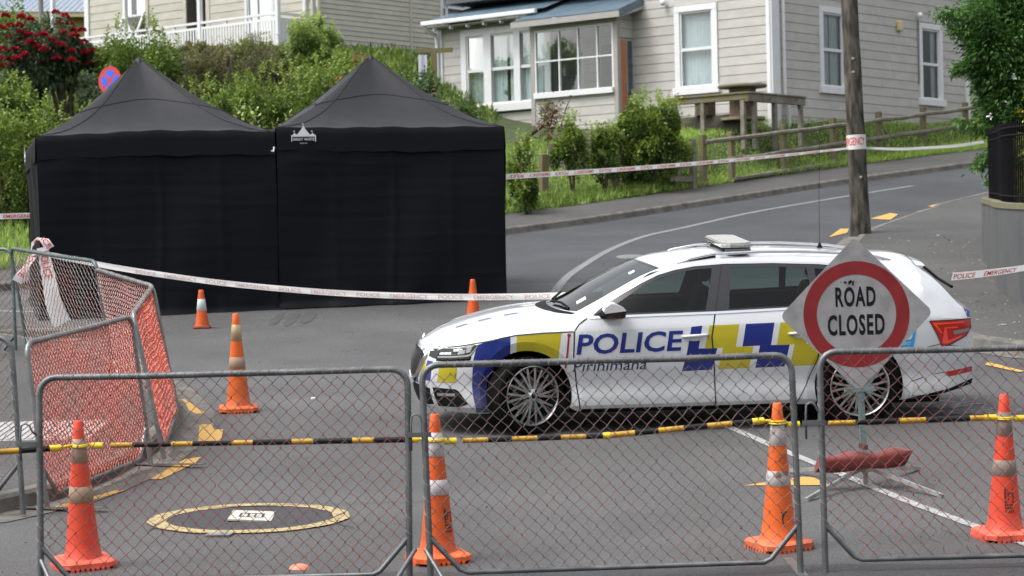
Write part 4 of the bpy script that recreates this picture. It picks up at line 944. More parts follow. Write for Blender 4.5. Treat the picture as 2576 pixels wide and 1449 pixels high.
# lettering
def letter(word, x0, z0, w, h, m, bold, shear, slope=.012, sp=1.0):
    tv, tf = refine(*text_fit(word, w, h, bold, shear, sp), .03); q = np.array([(x0 + x, z0 + y + slope * x) for x, y in tv]); return MB().add(side_pts(q, .0035), tf).build('lettering', m, car)
letter('POLICE', 1.375, .682, .885, .163, P_BLUE, .02, .16)
letter('Pirihimana', 1.345, .53, .62, .092, paint('lettering_navy', (.003, .008, .06), .35, .3), .0, .22)
side_line('red_stripe', [(1.315, .84), (1.30, .70), (1.282, .56)], .016, P_MAROON, off=.003)
on_side('red_dot', [ell(1.317, .842, .016, .016, 14)], P_MAROON)
on_side('blue_sticker', [[(3.98, .60), (4.05, .85), (4.27, .85), (4.29, .83), (4.26, .66), (4.23, .635)]], P_LBLUE, off=.003)
for s, x, z, w, h, bo in (('105', 4.07, .72, .18, .09, .02), ('NON-EMERGENCY', 4.02, .672, .215, .024, .012), ('Mata Kore', 4.06, .642, .13, .018, 0)):
    tv, tf = refine(*text_fit(s, w, h, bo, 0.05), .03); MB().add(side_pts(np.array([(x + a, z + c + .03 * a) for a, c in tv]), .0055), tf).build('lettering', P_WHITE, car)
# tail lamp
TL = [(4.405, .872), (4.86, .868), (4.86, .79), (4.80, .73), (4.60, .66), (4.52, .652), (4.47, .76)]
lamp = on_side('tail_lamp', [TL], P_RED, off=.006)
for nm, p, m in (('lamp_bar', [(4.43, .855), (4.78, .852), (4.78, .838), (4.47, .838), (4.53, .76), (4.515, .76)], P_REDB), ('lamp_bar', [(4.52, .675), (4.58, .672), (4.76, .725), (4.74, .735), (4.585, .70), (4.57, .80), (4.70, .80), (4.70, .812), (4.55, .812)], P_REDB), ('reverse_lamp', [(4.64, .775), (4.84, .79), (4.84, .765), (4.66, .745)], P_CLEAR)):
    on_side(nm, [p], m, lamp, off=.009)
side_line('tail_lamp_edge', TL + [TL[0]], .008, SHUT, lamp, off=.0065)
on_side('rear_reflector', [[(4.55, .425), (4.84, .455), (4.84, .41), (4.60, .385)]], P_RED, off=.004)
side_line('bumper_crease', [(4.25, .36), (4.4, .405), (4.55, .425)], .006, SHUT)
# black lower valance at the back
on_side('rear_valance', [[(4.17, .205), (4.5, .24), (4.86, .305), (4.86, .35), (4.6, .285), (4.3, .235)]], P_DARK, off=.006)
# door handles
for x in (2.27, 3.18):
    hd_ = MB().tube([(x, 0, 0), (x + .03, -.022, .002), (x + .11, -.03, .006), (x + .2, -.026, .01), (x + .235, 0, .012)], [.010, .014, .016, .014, .009], 10, m=T(0, -float(Yside(x + .12, .805)[0]) + .002, .805) @ Matrix.Diagonal((1, 1, .95, 1))).build('door_handle', P_WHITE, car, smooth=True)
    on_side('handle_cup', [ell(x + .11, .79, .07, .026, 20)], mat('handle_shadow', (.45, .46, .48), .3, coat=1), off=.002)
# ---- bonnet, windscreen, roof, tailgate: one skin over the top
def top_pt(x, v, off=0.0):
    e, c, ye = float(zE(x)), float(zC(x)), float(yE(x)); z = e + (c - e) * (1 - abs(v) ** 2.3)
    if x < 1.25: z += .012 * math.exp(-((abs(v) - .62) / .07) ** 2) * smooth((x - .1) / .3) * smooth((1.3 - x) / .3)
    return warp((x, v * ye, z + off))
def xb(f, n=24): return [(f(-1 + 2 * i / n), -1 + 2 * i / n) for i in range(n + 1)]
cowl0 = xb(lambda v: 1.10 + .20 * v * v + .06 * v ** 6); ws0 = xb(lambda v: 1.20 + .15 * v * v + .05 * v ** 6); ws1 = xb(lambda v: 1.99 + .13 * v * v)
ws_poly = [(x, v * .90) for x, v in ws0] + [(x, v * .90) for x, v in ws1][::-1]
rg0 = xb(lambda v: 4.40); rg1 = xb(lambda v: 4.715); rg_poly = [(x, v * .86) for x, v in rg0] + [(x, v * .86) for x, v in rg1][::-1]
cowl_poly = [(x, v * .94) for x, v in cowl0] + [(x, v * .94) for x, v in ws0][::-1]
blu = [[(.33, -.50), (.45, -.50), (.45, -.42), (.33, -.42)], [(.56, -.50), (.68, -.50), (.68, -.42), (.56, -.42)], [(.80, -.50), (.92, -.50), (.92, -.42), (.80, -.42)]]
blu2 = [[(x, v + .88) for x, v in p] for p in blu]; full = [(0, -1), (4.86, -1), (4.86, 1), (0, 1)]
V2, F2 = cdt([full, ws_poly, rg_poly, cowl_poly] + blu + blu2, [cowl0, [(4.372, -1), (4.372, 1)], [(1.335, -1), (1.335, 1)]], .05, (0, 4.86, -1, 1))
c2 = np.array([V2[list(f)].mean(0) for f in F2]); ins = lambda p: in_poly(c2[:, 0], c2[:, 1], p)
ok = ins(full); wsm, rgm, cwm = ins(ws_poly), ins(rg_poly), ins(cowl_poly) & ~ins(ws_poly)
mi2 = np.zeros(len(F2), int)
for p in blu + blu2: mi2[ins(p)] = 1
bonm = ok & ~wsm & ~cwm & (c2[:, 0] < np.interp(np.abs(c2[:, 1]), [0, .5, 1], [1.10, 1.15, 1.30])); rest = ok & ~wsm & ~cwm & ~rgm & ~bonm
P2 = [top_pt(x, v) for x, v in V2]
def top_mesh(name, sel, mats, off=None):
    used = sorted({i for f, k in zip(F2, sel) if k for i in f}); mp = {o: n for n, o in enumerate(used)}
    b = MB(); b.v = [P2[i] for i in used]
    for f, k, m in zip(F2, sel, mi2):
        if k: b.f.append(tuple(mp[i] for i in f)); b.mi.append(int(m))
    return b.build(name, mats, car, smooth_angle=20)
top_mesh('bonnet', bonm, [P_WHITE, P_BLUE]); top_mesh('roof', rest, [P_WHITE, P_BLUE]); top_mesh('windscreen', wsm, [G_WS, G_WS]); top_mesh('cowl', cwm, [P_DARK, P_DARK]); top_mesh('rear_window_glass', rgm, [P_BLACK, P_BLACK])
def top_line(name, pts, w, m, off=.003):
    l = line_strip(pts, w); n = len(pts); return MB().add([top_pt(x, v, off) for x, v in l], [(i, i+1, 2*n-2-i, 2*n-1-i) for i in range(n-1)]).build(name, m, car)
top_line('windscreen_edge', [(x, v * .90) for x, v in ws1], .02, P_BLACK); top_line('windscreen_edge', [(ws_poly[0][0] + (ws_poly[-1][0] - ws_poly[0][0]) * i / 20, -.895) for i in range(21)], .016, P_BLACK)
top_line('windscreen_edge', [(ws_poly[0][0] + (ws_poly[-1][0] - ws_poly[0][0]) * i / 20, .895) for i in range(21)], .05, P_BLACK)
MB().add([top_pt(x, v, .002) for x, v in ((1.42, -.72), (1.50, -.72), (1.50, -.62), (1.42, -.62))], [(0, 1, 2, 3)]).build('registration_label', mat('label_pale', (.6, .66, .62), .5), car)
MB().add([top_pt(x, v, .002) for x, v in ((1.88, -.70), (1.93, -.70), (1.93, -.62), (1.88, -.62))], [(0, 1, 2, 3)]).build('registration_label', MATS['label_pale'], car)
MB().tube([top_pt(1.345, -.80, .02), top_pt(1.30, -.5, .03), top_pt(1.245, -.12, .025)], .011, 8).build('wiper', P_DARK, car); MB().tube([top_pt(1.26, .1, .02), top_pt(1.36, .55, .03)], .011, 8).build('wiper', P_DARK, car)
# ---- front fascia
ytop = lambda v: None
fz = lambda v: float(zE(0) + (zC(0) - zE(0)) * (1 - abs(v) ** 2.3))
cap = [(-float(Yside(0, z)[0]), z) for z in np.linspace(float(zE(0)), .205, 14)]; cap = cap + [(-y, z) for y, z in cap[::-1]] + [(v * float(yE(0)), fz(v)) for v in np.linspace(.95, -.95, 24)]
GR = [(-.40, .70), (.40, .70), (.50, .665), (.455, .60), (.36, .475), (.24, .445), (-.24, .445), (-.36, .475), (-.455, .60), (-.50, .665)]
INT = [(-.60, .385), (-.52, .40), (.52, .40), (.60, .385), (.60, .25), (.5, .235), (-.5, .235), (-.60, .25)]
fy = [[(-.40, .45), (-.455, .58), (-.51, .615), (-.51, .45)], ]; fb = [[(-.525, .45), (-.525, .62), (-.62, .62), (-.62, .45)], [(-.2, .41), (-.2, .44), (-.36, .455), (-.385, .41)]]
V3, F3 = cdt([cap, GR, INT] + fy + fb, [], .04, (-.68, .68, .19, .74)); c3 = np.array([V3[list(f)].mean(0) for f in F3]); in3 = lambda p: in_poly(c3[:, 0], c3[:, 1], p)
k3 = in3(cap); m3 = np.zeros(len(F3), int)
for p in fb: m3[in3(p)] = 1
for p in fy: m3[in3(p)] = 2
m3[in3(GR)] = 3; m3[in3(INT)] = 4
b = MB(); b.v = [warp((0, y, z)) for y, z in V3]; b.f = [tuple(f) for f, k in zip(F3, k3) if k]; b.mi = [int(m) for m, k in zip(m3, k3) if k]
b.build('front_bumper', CM, car, smooth_angle=30)
def front(name, polys, m, off=.004, parent=car):
    b = MB()
    for p in polys: b.add([Vector(warp((0, y, z))) + Vector((-off, 0, 0)) for y, z in p], [tuple(range(len(p)))])
    return b.build(name, m, parent)
grille = MB().tube([Vector(warp((0, y, z))) + Vector((-.012, 0, 0)) for y, z in GR + [GR[0]]], .016, 8).build('grille_surround', P_CHROME, car, smooth=True)
for i in range(21):
    y = -.44 + .044 * i; z0 = np.interp(abs(y), [0, .24, .36, .455], [.455, .455, .485, .61]); z1 = np.interp(abs(y), [0, .40, .5], [.695, .695, .67])
    if z1 - z0 < .03: continue
    q = [Vector(warp((0, y, z))) + Vector((-.006, 0, 0)) for z in np.linspace(z0, z1, 6)]
    MB().tube(q, [.004, .009, .010, .010, .009, .004], 5).build('grille_slat', mat('grille_slat_grey', (.06, .06, .065), .3, .4), grille)
MB().lathe([(.0001, .014), (.034, .012), (.042, 0)], 24, m=Matrix.Translation(Vector(warp((.03, 0, .765)))) @ RY(-70)).build('badge', P_CHROME, car, smooth=True)
lp = Vector(warp((0, 0, .43))); MB().box(lp.x - .02, lp.x + .01, -.26, .26, .40, .45).build('number_plate', mat('plate_white', (.6, .6, .6), .4), car)
# side continuation of the bumper livery
for p, m in (([(0, .45), (0, .62), (.035, .62), (.035, .45)], P_WHITE), ([(.035, .45), (.03, .635), (.20, .645), (.21, .45)], P_YEL)):
    on_side('bumper_decal', [p], m, off=.002, step=.03)
on_side('lower_intake', [[(0, .40), (.20, .395), (.235, .38), (.325, .275), (.2, .245), (0, .24)]], P_DARK, off=.003, step=.03)
on_side('fog_trim', [[(.02, .355), (.19, .36), (.18, .335), (.02, .33)]], P_SILVER, off=.006, step=.03)
# headlamps
HL = [(0, .722), (.20, .748), (.40, .778), (.455, .772), (.36, .685), (.33, .668), (0, .645)]
for sgn in (-1, 1):
    hl = on_side('headlamp', [HL], mat('headlamp_dark', (.02, .021, .022), .15, .1, var=.3, spec=.3), off=.004, step=.03, sgn=sgn)
    s = sgn
    MB().add([Vector(warp((0, s * y, z))) + Vector((-.004, 0, 0)) for y, z in ((.66, .722), (.6, .712), (.525, .70), (.535, .66), (.6, .65), (.66, .645))], [(0, 1, 2, 3, 4, 5)]).build('lamp_end', MATS['headlamp_dark'], hl)
    for q in ([(.06, .735), (.16, .742), (.155, .69), (.07, .685)], [(.18, .745), (.28, .755), (.27, .70), (.18, .69)], [(.29, .755), (.37, .765), (.345, .715), (.285, .705)]):
        on_side('projector', [q], P_CLEAR, hl, off=.006, step=.03, sgn=sgn)
    on_side('daytime_strip', [[(.0, .668), (.30, .69), (.345, .70), (.44, .77), (.447, .768), (.355, .69), (.31, .676), (.0, .656)]], mat('drl_pale', (.3, .31, .29), .2), hl, off=.007, step=.03, sgn=sgn)
    on_side('lamp_trim', [[(.0, .643), (.33, .664), (.37, .684), (.36, .65), (.3, .63), (.24, .638), (.15, .625), (0, .628)]], P_DARK, off=.003, step=.03, sgn=sgn)
# ---- tail end
capr = [(-float(Yside(4.86, z)[0]), z) for z in np.linspace(float(zE(4.86)), .30, 12)]; capr = capr + [(-y, z) for y, z in capr[::-1]]
V4, F4 = cdt([capr], [], .08, (-.72, .72, .28, .94)); c4 = np.array([V4[list(f)].mean(0) for f in F4]); k4 = in_poly(c4[:, 0], c4[:, 1], capr)
MB().add([warp((4.86, y, z)) for y, z in V4], [tuple(f)[::-1] for f, k in zip(F4, k4) if k]).build('tailgate', P_WHITE, car, smooth=True)
on_side('tailgate_blue', [[(4.79, .965), (4.86, .93), (4.86, .88), (4.83, .878)]], P_BLUE, off=.004, step=.03)
MB().tube([(4.80, -.05, .44), (4.93, -.05, .44), (4.95, -.05, .47)], .02, 8).build('tow_bar', P_DARK, car); MB().lathe([(.0001, .03), (.02, .022), (.028, 0), (.02, -.022), (.0001, -.03)], 14, m=T(4.95, -.05, .505)).build('tow_ball', P_CHROME, car, smooth=True)
MB().tube([(4.52, .0, 1.30), (4.66, -.10, 1.17), (4.72, -.38, 1.115)], .013, 8).build('rear_wiper', P_DARK, car)
sp = MB()                                            # roof spoiler lip
sp.add([top_pt(4.36, v, .004) for v in np.linspace(-.97, .97, 20)] + [(4.44 + .02 * (1 - abs(v)), v * .56, 1.352 - .03 * abs(v) ** 3) for v in np.linspace(-1, 1, 20)] + [(4.38, v * .55, 1.315 - .03 * abs(v) ** 3) for v in np.linspace(-1, 1, 20)],
       [(i, i+1, 21+i, 20+i) for i in range(19)] + [(20+i, 21+i, 41+i, 40+i) for i in range(19)] + [(0, 20, 40), (19, 59, 39)]); sp.build('spoiler', P_WHITE, car, smooth_angle=40)
# ---- roof rails, light bar, aerial
for s in (-1, 1):
    rl = [top_pt(x, s * .93, 0) for x in (2.28, 2.4, 2.6, 3.0, 3.4, 3.8, 4.02, 4.14)]; hz = [.0, .022, .036, .040, .040, .036, .022, .0]
    MB().tube([Vector(p) + Vector((0, 0, h)) for p, h in zip(rl, hz)], [.009, .013, .013, .013, .013, .013, .013, .009], 8).build('roof_rail', P_SILVER, car, smooth=True)
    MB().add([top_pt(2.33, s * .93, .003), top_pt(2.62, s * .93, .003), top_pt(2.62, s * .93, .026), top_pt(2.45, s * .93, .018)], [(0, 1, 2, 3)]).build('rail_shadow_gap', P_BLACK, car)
M_LBC = mat('lightbar_lens', (.33, .34, .33), .12, var=.2, scale=30, coat=1); M_LBT = mat('lightbar_top', (.33, .32, .30), .35, var=.06)
lbt = T(2.815, 0, 1.505); 
def lb(x0, x1, y, c): return [(-x0, -y + c), (-x0 + c, -y), (x1 - c, -y), (x1, -y + c), (x1, y - c), (x1 - c, y), (-x0 + c, y), (-x0, y - c)]
MB().prism(lb(.135, .135, .56, .07), .012, .045).build('light_bar', M_LBC, car, lbt, bevel=(.006, 2))
MB().prism(lb(.125, .125, .55, .07), .045, .056).build('light_bar_top', M_LBT, car, lbt, bevel=(.004, 2)); MB().prism(lb(.12, .12, .545, .07), 0, .012).build('light_bar_tray', P_DARK, car, lbt)
b = MB()
for y in (-.46, -.33, -.2, -.07, .06, .19, .32, .45):
    for x in (-.07, .06): b.lathe([(.0001, .0575), (.006, .0575)], 8, m=T(x + .02 * sin(y * 30), y, 0))
b.build('light_bar_screws', P_DARK, car, lbt)
for s in (-1, 1):
    MB().box(-.09, .09, s * .5 - .03, s * .5 + .03, -.045, .0).build('light_bar_foot', P_SILVER, car, lbt); MB().box(-.11, .11, s * .565 - .004, s * .565 + .004, -.03, .005).build('light_bar_bracket', P_CHROME, car, lbt)
ap = Vector(top_pt(3.63, 0, 0)); MB().lathe([(.028, 0), (.022, .012), (.01, .04), (.003, .05)], 12, m=Matrix.Translation(ap)).build('aerial_base', P_DARK, car)
MB().tube([ap + Vector((0, 0, .04)), ap + Vector((.0, 0, .5)), ap + Vector((.012, 0, .97))], [.0022, .0018, .0013], 5).build('aerial', P_DARK, car)
# ---- door mirrors
for s in (-1, 1):
    y0 = float(Yside(1.66, 1.0)[0])
    mr = MB(); mr.prism([(1.60, 1.048), (1.615, 1.085), (1.66, 1.112), (1.70, 1.112), (1.765, 1.08), (1.79, 1.05), (1.785, 1.045), (1.61, 1.028)], 0, .17, Matrix.Translation((0, s * (y0 + .03), 0)) @ Matrix(((1, 0, 0, 0), (0, 0, s, 0), (0, 1, 0, 0), (0, 0, 0, 1)))).build('mirror_cap', P_WHITE, car, bevel=(.022, 4), smooth_angle=40)
    lo = MB(); lo.prism([(1.60, 1.045), (1.61, 1.018), (1.63, .995), (1.77, .985), (1.785, 1.0), (1.787, 1.043), (1.61, 1.028)], .005, .165, Matrix.Translation((0, s * (y0 + .03), 0)) @ Matrix(((1, 0, 0, 0), (0, 0, s, 0), (0, 1, 0, 0), (0, 0, 0, 1)))).build('mirror_base', P_BLACK, car, bevel=(.012, 3), smooth_angle=40)
    MB().tube([(1.60, s * (y0 - .02), .992), (1.67, s * (y0 + .10), 1.01)], [.035, .02], 8).build('mirror_arm', P_DARK, car)
# ---- wheels
def spokes():
    b = MB()
    for k in range(10):
        for q in (-1, 1):
            a0 = 2*pi*k/10 + q * .05; a1 = 2*pi*k/10 + q * .155
            p = [(.045, a0, .0), (.10, a0 * .4 + a1 * .6 if False else a0 + (a1 - a0) * .35, .006), (.17, a0 + (a1 - a0) * .7, .012), (.236, a1, .02)]
            vs = []
            for r, a, d in p:
                w = .012 if r < .08 else (.0092 if r < .2 else .0105)
                for sx, dd in ((-1, 0), (1, 0), (.5, .022), (-.5, .022)): vs.append((r * cos(a) - sx * w * sin(a), d + dd - .006, r * sin(a) + sx * w * cos(a)))
            b.add(vs, [(j*4+i, j*4+(i+1) % 4, (j+1)*4+(i+1) % 4, (j+1)*4+i) for j in range(3) for i in range(4)])
    return b
LY = RX(90)                                          # lathe axis -> car's y axis, outside face at -y
def wheel(x, y, steer):
    m = T(x, y, .335) @ RZ(steer) if y < 0 else T(x, y, .335) @ RZ(steer + 180)
    w = bpy.data.objects.new('wheel', None); col.objects.link(w); w.parent = car; w.matrix_basis = m
    tp = [(.248, -.105), (.262, -.112), (.300, -.118), (.322, -.108), (.333, -.085), (.335, -.06)] + [(.335 - (.006 if i % 3 == 0 else 0), -.05 + .0125 * i) for i in range(9)] + [(.335, .06), (.333, .085), (.322, .108), (.300, .118), (.262, .112), (.248, .105)]
    MB().lathe(tp, 56, m=RX(-90) @ Matrix.Diagonal((1, 1, 1, 1))).build('tyre', P_RUBBER, w, smooth_angle=30)
    rm = MB().lathe([(.250, -.112), (.256, -.118), (.25, -.122), (.243, -.116), (.238, -.10), (.222, .10), (.25, .11)], 56, m=RX(-90)).build('rim', P_WHEEL, w, smooth_angle=40)
    sb = spokes().build('spokes', P_WHEEL, rm, T(0, -.112, 0), smooth_angle=30)
    MB().lathe([(.0001, -.130), (.03, -.130), (.036, -.122), (.06, -.116), (.065, -.10)], 24, m=RX(-90)).build('hub_cap', P_SILVER, rm, smooth_angle=40)
    MB().lathe([(.0001, -.1325), (.02, -.1325), (.023, -.129)], 16, m=RX(-90)).build('hub_badge', P_DARK, rm)
    for k in range(5): MB().lathe([(.0001, .002), (.010, .002), (.010, 0)], 10, m=RY(72 * k + 18) @ T(.052, -.121, 0) @ RX(90)).build('wheel_nut', P_DARK, rm)
    MB().lathe([(.05, -.03), (.155, -.03), (.155, -.01)], 32, m=RX(-90)).build('brake_disc', mat('brake_steel', (.12, .12, .12), .4, .8), w)
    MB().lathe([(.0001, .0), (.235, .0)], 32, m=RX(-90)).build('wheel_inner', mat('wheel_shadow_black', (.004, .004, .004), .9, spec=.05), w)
wheel(XF, -.80, 26); wheel(XR_, -.80, 0); wheel(XF, .80, 26); wheel(XR_, .80, 0)
# wheel housings, arch lips, floor pan and cabin
for cx_, A in ((XF, AF), (XR_, AR)):
    for s in (-1, 1):
        b = MB(); n = len(A); Yo = [float(Yside(x, z)[0]) for x, z in A]
        b.add([(x, s * (y - .002), z) for (x, z), y in zip(A, Yo)] + [(x, s * .48, z) for x, z in A], [(i, i+1, n+i+1, n+i) for i in range(n-1)]); b.add([(x, s * .48, z) for x, z in A], [tuple(range(n))]); b.build('wheel_housing', P_DARK, car)
MB().box(.55, 4.5, -.80, .80, .17, .30).build('floor_pan', P_DARK, car); MB().box(.25, .6, -.6, .6, .2, .62).build('engine_bay', P_DARK, car); MB().box(4.2, 4.72, -.7, .7, .26, .9).build('boot_floor', P_DARK, car)
P_SEAT = mat('seat_cloth', (.022, .023, .025), .9, var=.2, spec=.1)
MB().box(1.3, 4.15, -.84, .84, .28, .52).build('cabin_floor', P_DARK, car); MB().prism([(1.22, .5), (1.25, .93), (1.5, .96), (1.75, .86), (1.75, .5)], -.72, .72, RX(90)).build('dashboard', P_DARK, car, bevel=(.03, 2))
for x, ys2 in ((2.25, (-.38, .38)), (3.25, (-.5, 0, .5))):
    for y in ys2:
        w = .25 if x < 3 else .22
        st = bpy.data.objects.new('seat', None); col.objects.link(st); st.parent = car; st.matrix_basis = T(x, y, 0)
        MB().box(-.3, .22, -w, w, .45, .62).build('seat_cushion', P_SEAT, st, bevel=(.04, 3)); MB().box(0, .14, -w, w, 0, .56, T(.18, 0, .6) @ RY(16)).build('seat_back', P_SEAT, st, bevel=(.05, 3)); MB().box(0, .09, -.13, .13, 0, .17, T(.345, 0, 1.17) @ RY(10)).build('headrest', P_SEAT, st, bevel=(.04, 3))
for s in (-1, 1): on_side('door_card', [[(1.46, .3), (1.5, .97), (2.6, .985), (3.85, 1.02), (4.1, .95), (4.1, .3)]], P_SEAT, off=-.035, sgn=s, step=.12)
MB().lathe([(.165, -.012), (.178, 0), (.165, .012), (.155, 0), (.165, -.012)], 32, m=T(1.78, .38, .93) @ RY(-65)).build('steering_wheel', P_DARK, car, smooth=True)
for s in (-1, 1):
    MB().tube([(1.52, s * .77, .99), (1.78, s * .70, 1.16), (2.05, s * .645, 1.31), (2.3, s * .615, 1.37), (2.7, s * .6, 1.40), (3.6, s * .585, 1.385), (4.05, s * .575, 1.33)], .022, 6).build('roof_lining_edge', P_SEAT, car)
# ================================================================== HOUSES
TH = radians(50); DL = Vector((-sin(TH), cos(TH), 0)); DQ = Vector((cos(TH), sin(TH), 0))
def house_matrix(p): return Matrix(((DQ.x, DL.x, 0, p[0]), (DQ.y, DL.y, 0, p[1]), (0, 0, 1, p[2]), (0, 0, 0, 1)))   # local x: receding right wall, y: front to the left
M_GB = mat('grey_weatherboard', (.43, .415, .39), .55, var=.07, scale=2.2, detail=8, stretch=(1, 1, 2), bump=.15, bscale=30, each=.035); M_GBACK = mat('grey_wall_lining', (.14, .135, .13), .8); M_WP = mat('white_joinery', (.66, .67, .68), .4, var=.03); M_CB = mat('cream_weatherboard', (.47, .45, .385), .55, var=.07, scale=2.2, detail=8, stretch=(1, 1, 2), bump=.15, bscale=30, each=.035); M_CBACK = mat('cream_wall_lining', (.16, .15, .12), .8)
M_CUR = mat('sheer_curtain', (.66, .72, .74), .8, var=.12, scale=3, stretch=(9, 9, .3)); M_ROOM = mat('dim_room', (.10, .11, .12), .9, var=.2, scale=1); M_ROOML = mat('pale_blind', (.42, .46, .48), .8, var=.1, scale=1.5); M_DARKR = mat('dark_room', (.02, .021, .022), .9)
G_WIN = glass('window_glass', (.86, .92, .92), .02, 1.0)
M_CIR = mat('corrugated_iron_blue', (.10, .15, .19), .4, .2, var=.15, scale=2, bump=.1); M_TRIMG = mat('grey_trim', (.32, .305, .285), .5, var=.04); M_CONC = mat('mossy_concrete', (.13, .12, .10), .9, c2=(.035, .03, .018), scale=2.2, detail=8, bump=.6, bscale=25)
class Wall:
    """a wall plane: P(u, z, out) with u along it, `out` away from the house"""
    def __init__(s, house, o, u, n): s.h = house; s.o = Vector(o); s.u = Vector(u); s.n = Vector(n)
    def P(s, u, z, out=0): return s.o + s.u * u + s.n * out + Vector((0, 0, z))
    def slab(s, b, u0, u1, z0, z1, o0, o1, mi=0):
        q = [s.P(u, z, o) for o in (o0, o1) for z in (z0, z1) for u in (u0, u1)]
        return b.add(q, [(0, 1, 3, 2), (4, 6, 7, 5), (0, 2, 6, 4), (1, 5, 7, 3), (0, 4, 5, 1), (2, 3, 7, 6)], mi)
    def box(s, name, m, parent, u0, u1, z0, z1, o0, o1, bevel=None):
        b = MB(); s.slab(b, u0, u1, z0, z1, o0, o1); return b.build(name, m, parent, bevel=bevel)
def board_wall(W, u0, u1, z0, z1, pitch, mboard, mback, openings, name='wall', lap=.010, phase=0.0, tilt=.004):
    us = sorted({u0, u1} | {v for o in openings for v in o[:2] if u0 < v < u1}); zs = sorted({z0, z1} | {v for o in openings for v in o[2:4] if z0 < v < z1})
    b = MB()
    for a, c in zip(us, us[1:]):
        for d, e in zip(zs, zs[1:]):
            if not any(o[0] <= (a+c)/2 <= o[1] and o[2] <= (d+e)/2 <= o[3] for o in openings): W.slab(b, a, c, d, e, -.05, -.002)
    wall = b.build(name, mback, W.h)
    z = z0 + phase
    while z < z1 - .01:
        zt = min(z + pitch, z1); segs = [(u0, u1)]
        for o in openings:
            if o[2] < (z + zt) / 2 + pitch * .3 and o[3] > (z + zt) / 2 - pitch * .3:
                new = []
                for a, c in segs:
                    if o[1] <= a or o[0] >= c: new.append((a, c)); continue
                    if o[0] > a: new.append((a, o[0]))
                    if o[1] < c: new.append((o[1], c))
                segs = new
        segs = [q for a, c in segs for f_ in [random.uniform(.25, .75)] for q in (((a, a + (c - a) * f_), (a + (c - a) * f_ + .005, c)) if c - a > 2.6 else ((a, c),))]
        for a, c in segs:
            if c - a < .03: continue
            # thick butt edge below, thin feather edge above, a shadow gap between courses
            g = .009; q = [W.P(a, z + g, 0), W.P(c, z + g, 0), W.P(c, z + g, tilt + lap), W.P(a, z + g, tilt + lap), W.P(a, zt, 0), W.P(c, zt, 0), W.P(c, zt, lap * .55), W.P(a, zt, lap * .55)]
            bb = MB().add(q, [(0, 3, 2, 1), (4, 5, 6, 7), (0, 1, 5, 4), (1, 2, 6, 5), (2, 3, 7, 6), (3, 0, 4, 7)]); bb.build('weatherboard', mboard, wall)
        z += pitch
    return wall
def window(W, u0, u1, z0, z1, parent, trim=.13, sashes=2, behind='curtain', sill=True, mull=(), cut_top=.5, trim_m=None, light_top=None):
    """u0..z1 is the outer edge of the trim; returns the opening cut in the boards"""
    tm = trim_m or M_WP; b = MB(); iu0, iu1, iz0, iz1 = u0 + trim, u1 - trim, z0 + trim * 1.05, z1 - trim
    W.slab(b, u0, u1, iz1, z1, -.02, .05); W.slab(b, u0, iu0, z0 + .03, iz1, -.02, .045); W.slab(b, iu1, u1, z0 + .03, iz1, -.02, .045)
    win = b.build('window', tm, parent)
    if sill: W.box('sill', tm, win, u0 - .05, u1 + .05, z0 - .02, iz0, -.02, .10, (.01, 2))
    else: W.box('sill', tm, win, iu0, iu1, z0 + .03, iz0, -.02, .045)
    fr = .045; b = MB(); W.slab(b, iu0, iu1, iz1 - fr, iz1, -.05, .012); W.slab(b, iu0, iu1, iz0, iz0 + fr, -.05, .012); W.slab(b, iu0, iu0 + fr, iz0 + fr, iz1 - fr, -.05, .012); W.slab(b, iu1 - fr, iu1, iz0 + fr, iz1 - fr, -.05, .012)
    us = [iu0 + fr] + list(mull) + [iu1 - fr]
    zm = iz0 + (iz1 - iz0) * cut_top
    if sashes == 2: W.slab(b, iu0 + fr, iu1 - fr, zm - .035, zm + .035, -.05, .014)
    for mu in mull: W.slab(b, mu - .03, mu + .03, iz0 + fr, iz1 - fr, -.05, .013)
    b.build('sash_frame', M_WP, win)
    for a, c in zip(us, us[1:]):
        for d, e in (((iz0 + fr, zm - .035), (zm + .035, iz1 - fr)) if sashes == 2 else ((iz0 + fr, iz1 - fr),)):
            MB().add([W.P(a + .001, d, -.02), W.P(c - .001, d, -.02), W.P(c - .001, e, -.02), W.P(a + .001, e, -.02)], [(0, 1, 2, 3)]).build('pane', G_WIN, win)
    room = {'curtain': M_ROOM, 'dark': M_DARKR, 'blind': M_ROOML}[behind]
    b = MB(); q = [W.P(u, z, o) for o in (-.06, -.9) for z in (iz0 - .1, iz1 + .1) for u in (iu0 - .1, iu1 + .1)]
    b.add(q, [(4, 6, 7, 5), (0, 2, 6, 4), (1, 5, 7, 3), (0, 4, 5, 1), (2, 3, 7, 6)]).build('room', room, win)
    def folds(a, c, amp=.02, out=-.11, m=M_CUR):
        n = max(8, int((c - a) * 60)); vs = []
        for i in range(n + 1):
            u = a + (c - a) * i / n; o = out + amp * sin(u * 62) + amp * .5 * sin(u * 27)
            vs += [W.P(u, iz0 - .02, o), W.P(u, iz1 + .02, o)]
        MB().add(vs, [(2*i, 2*i+2, 2*i+3, 2*i+1) for i in range(n)]).build('curtain', m, win, smooth=True)
    if behind == 'curtain':
        w = iu1 - iu0; folds(iu0 - .05, iu0 + w * .49); folds(iu0 + w * .515, iu1 + .05)
    if behind == 'blind': folds(iu0 - .05, iu1 + .05, .004, -.10, M_ROOML)
    if behind == 'dark': folds(iu1 - .22 if W.u.x > 0 else iu0 - .02, iu1 + .05 if W.u.x > 0 else iu0 + .22, .015)
    return win

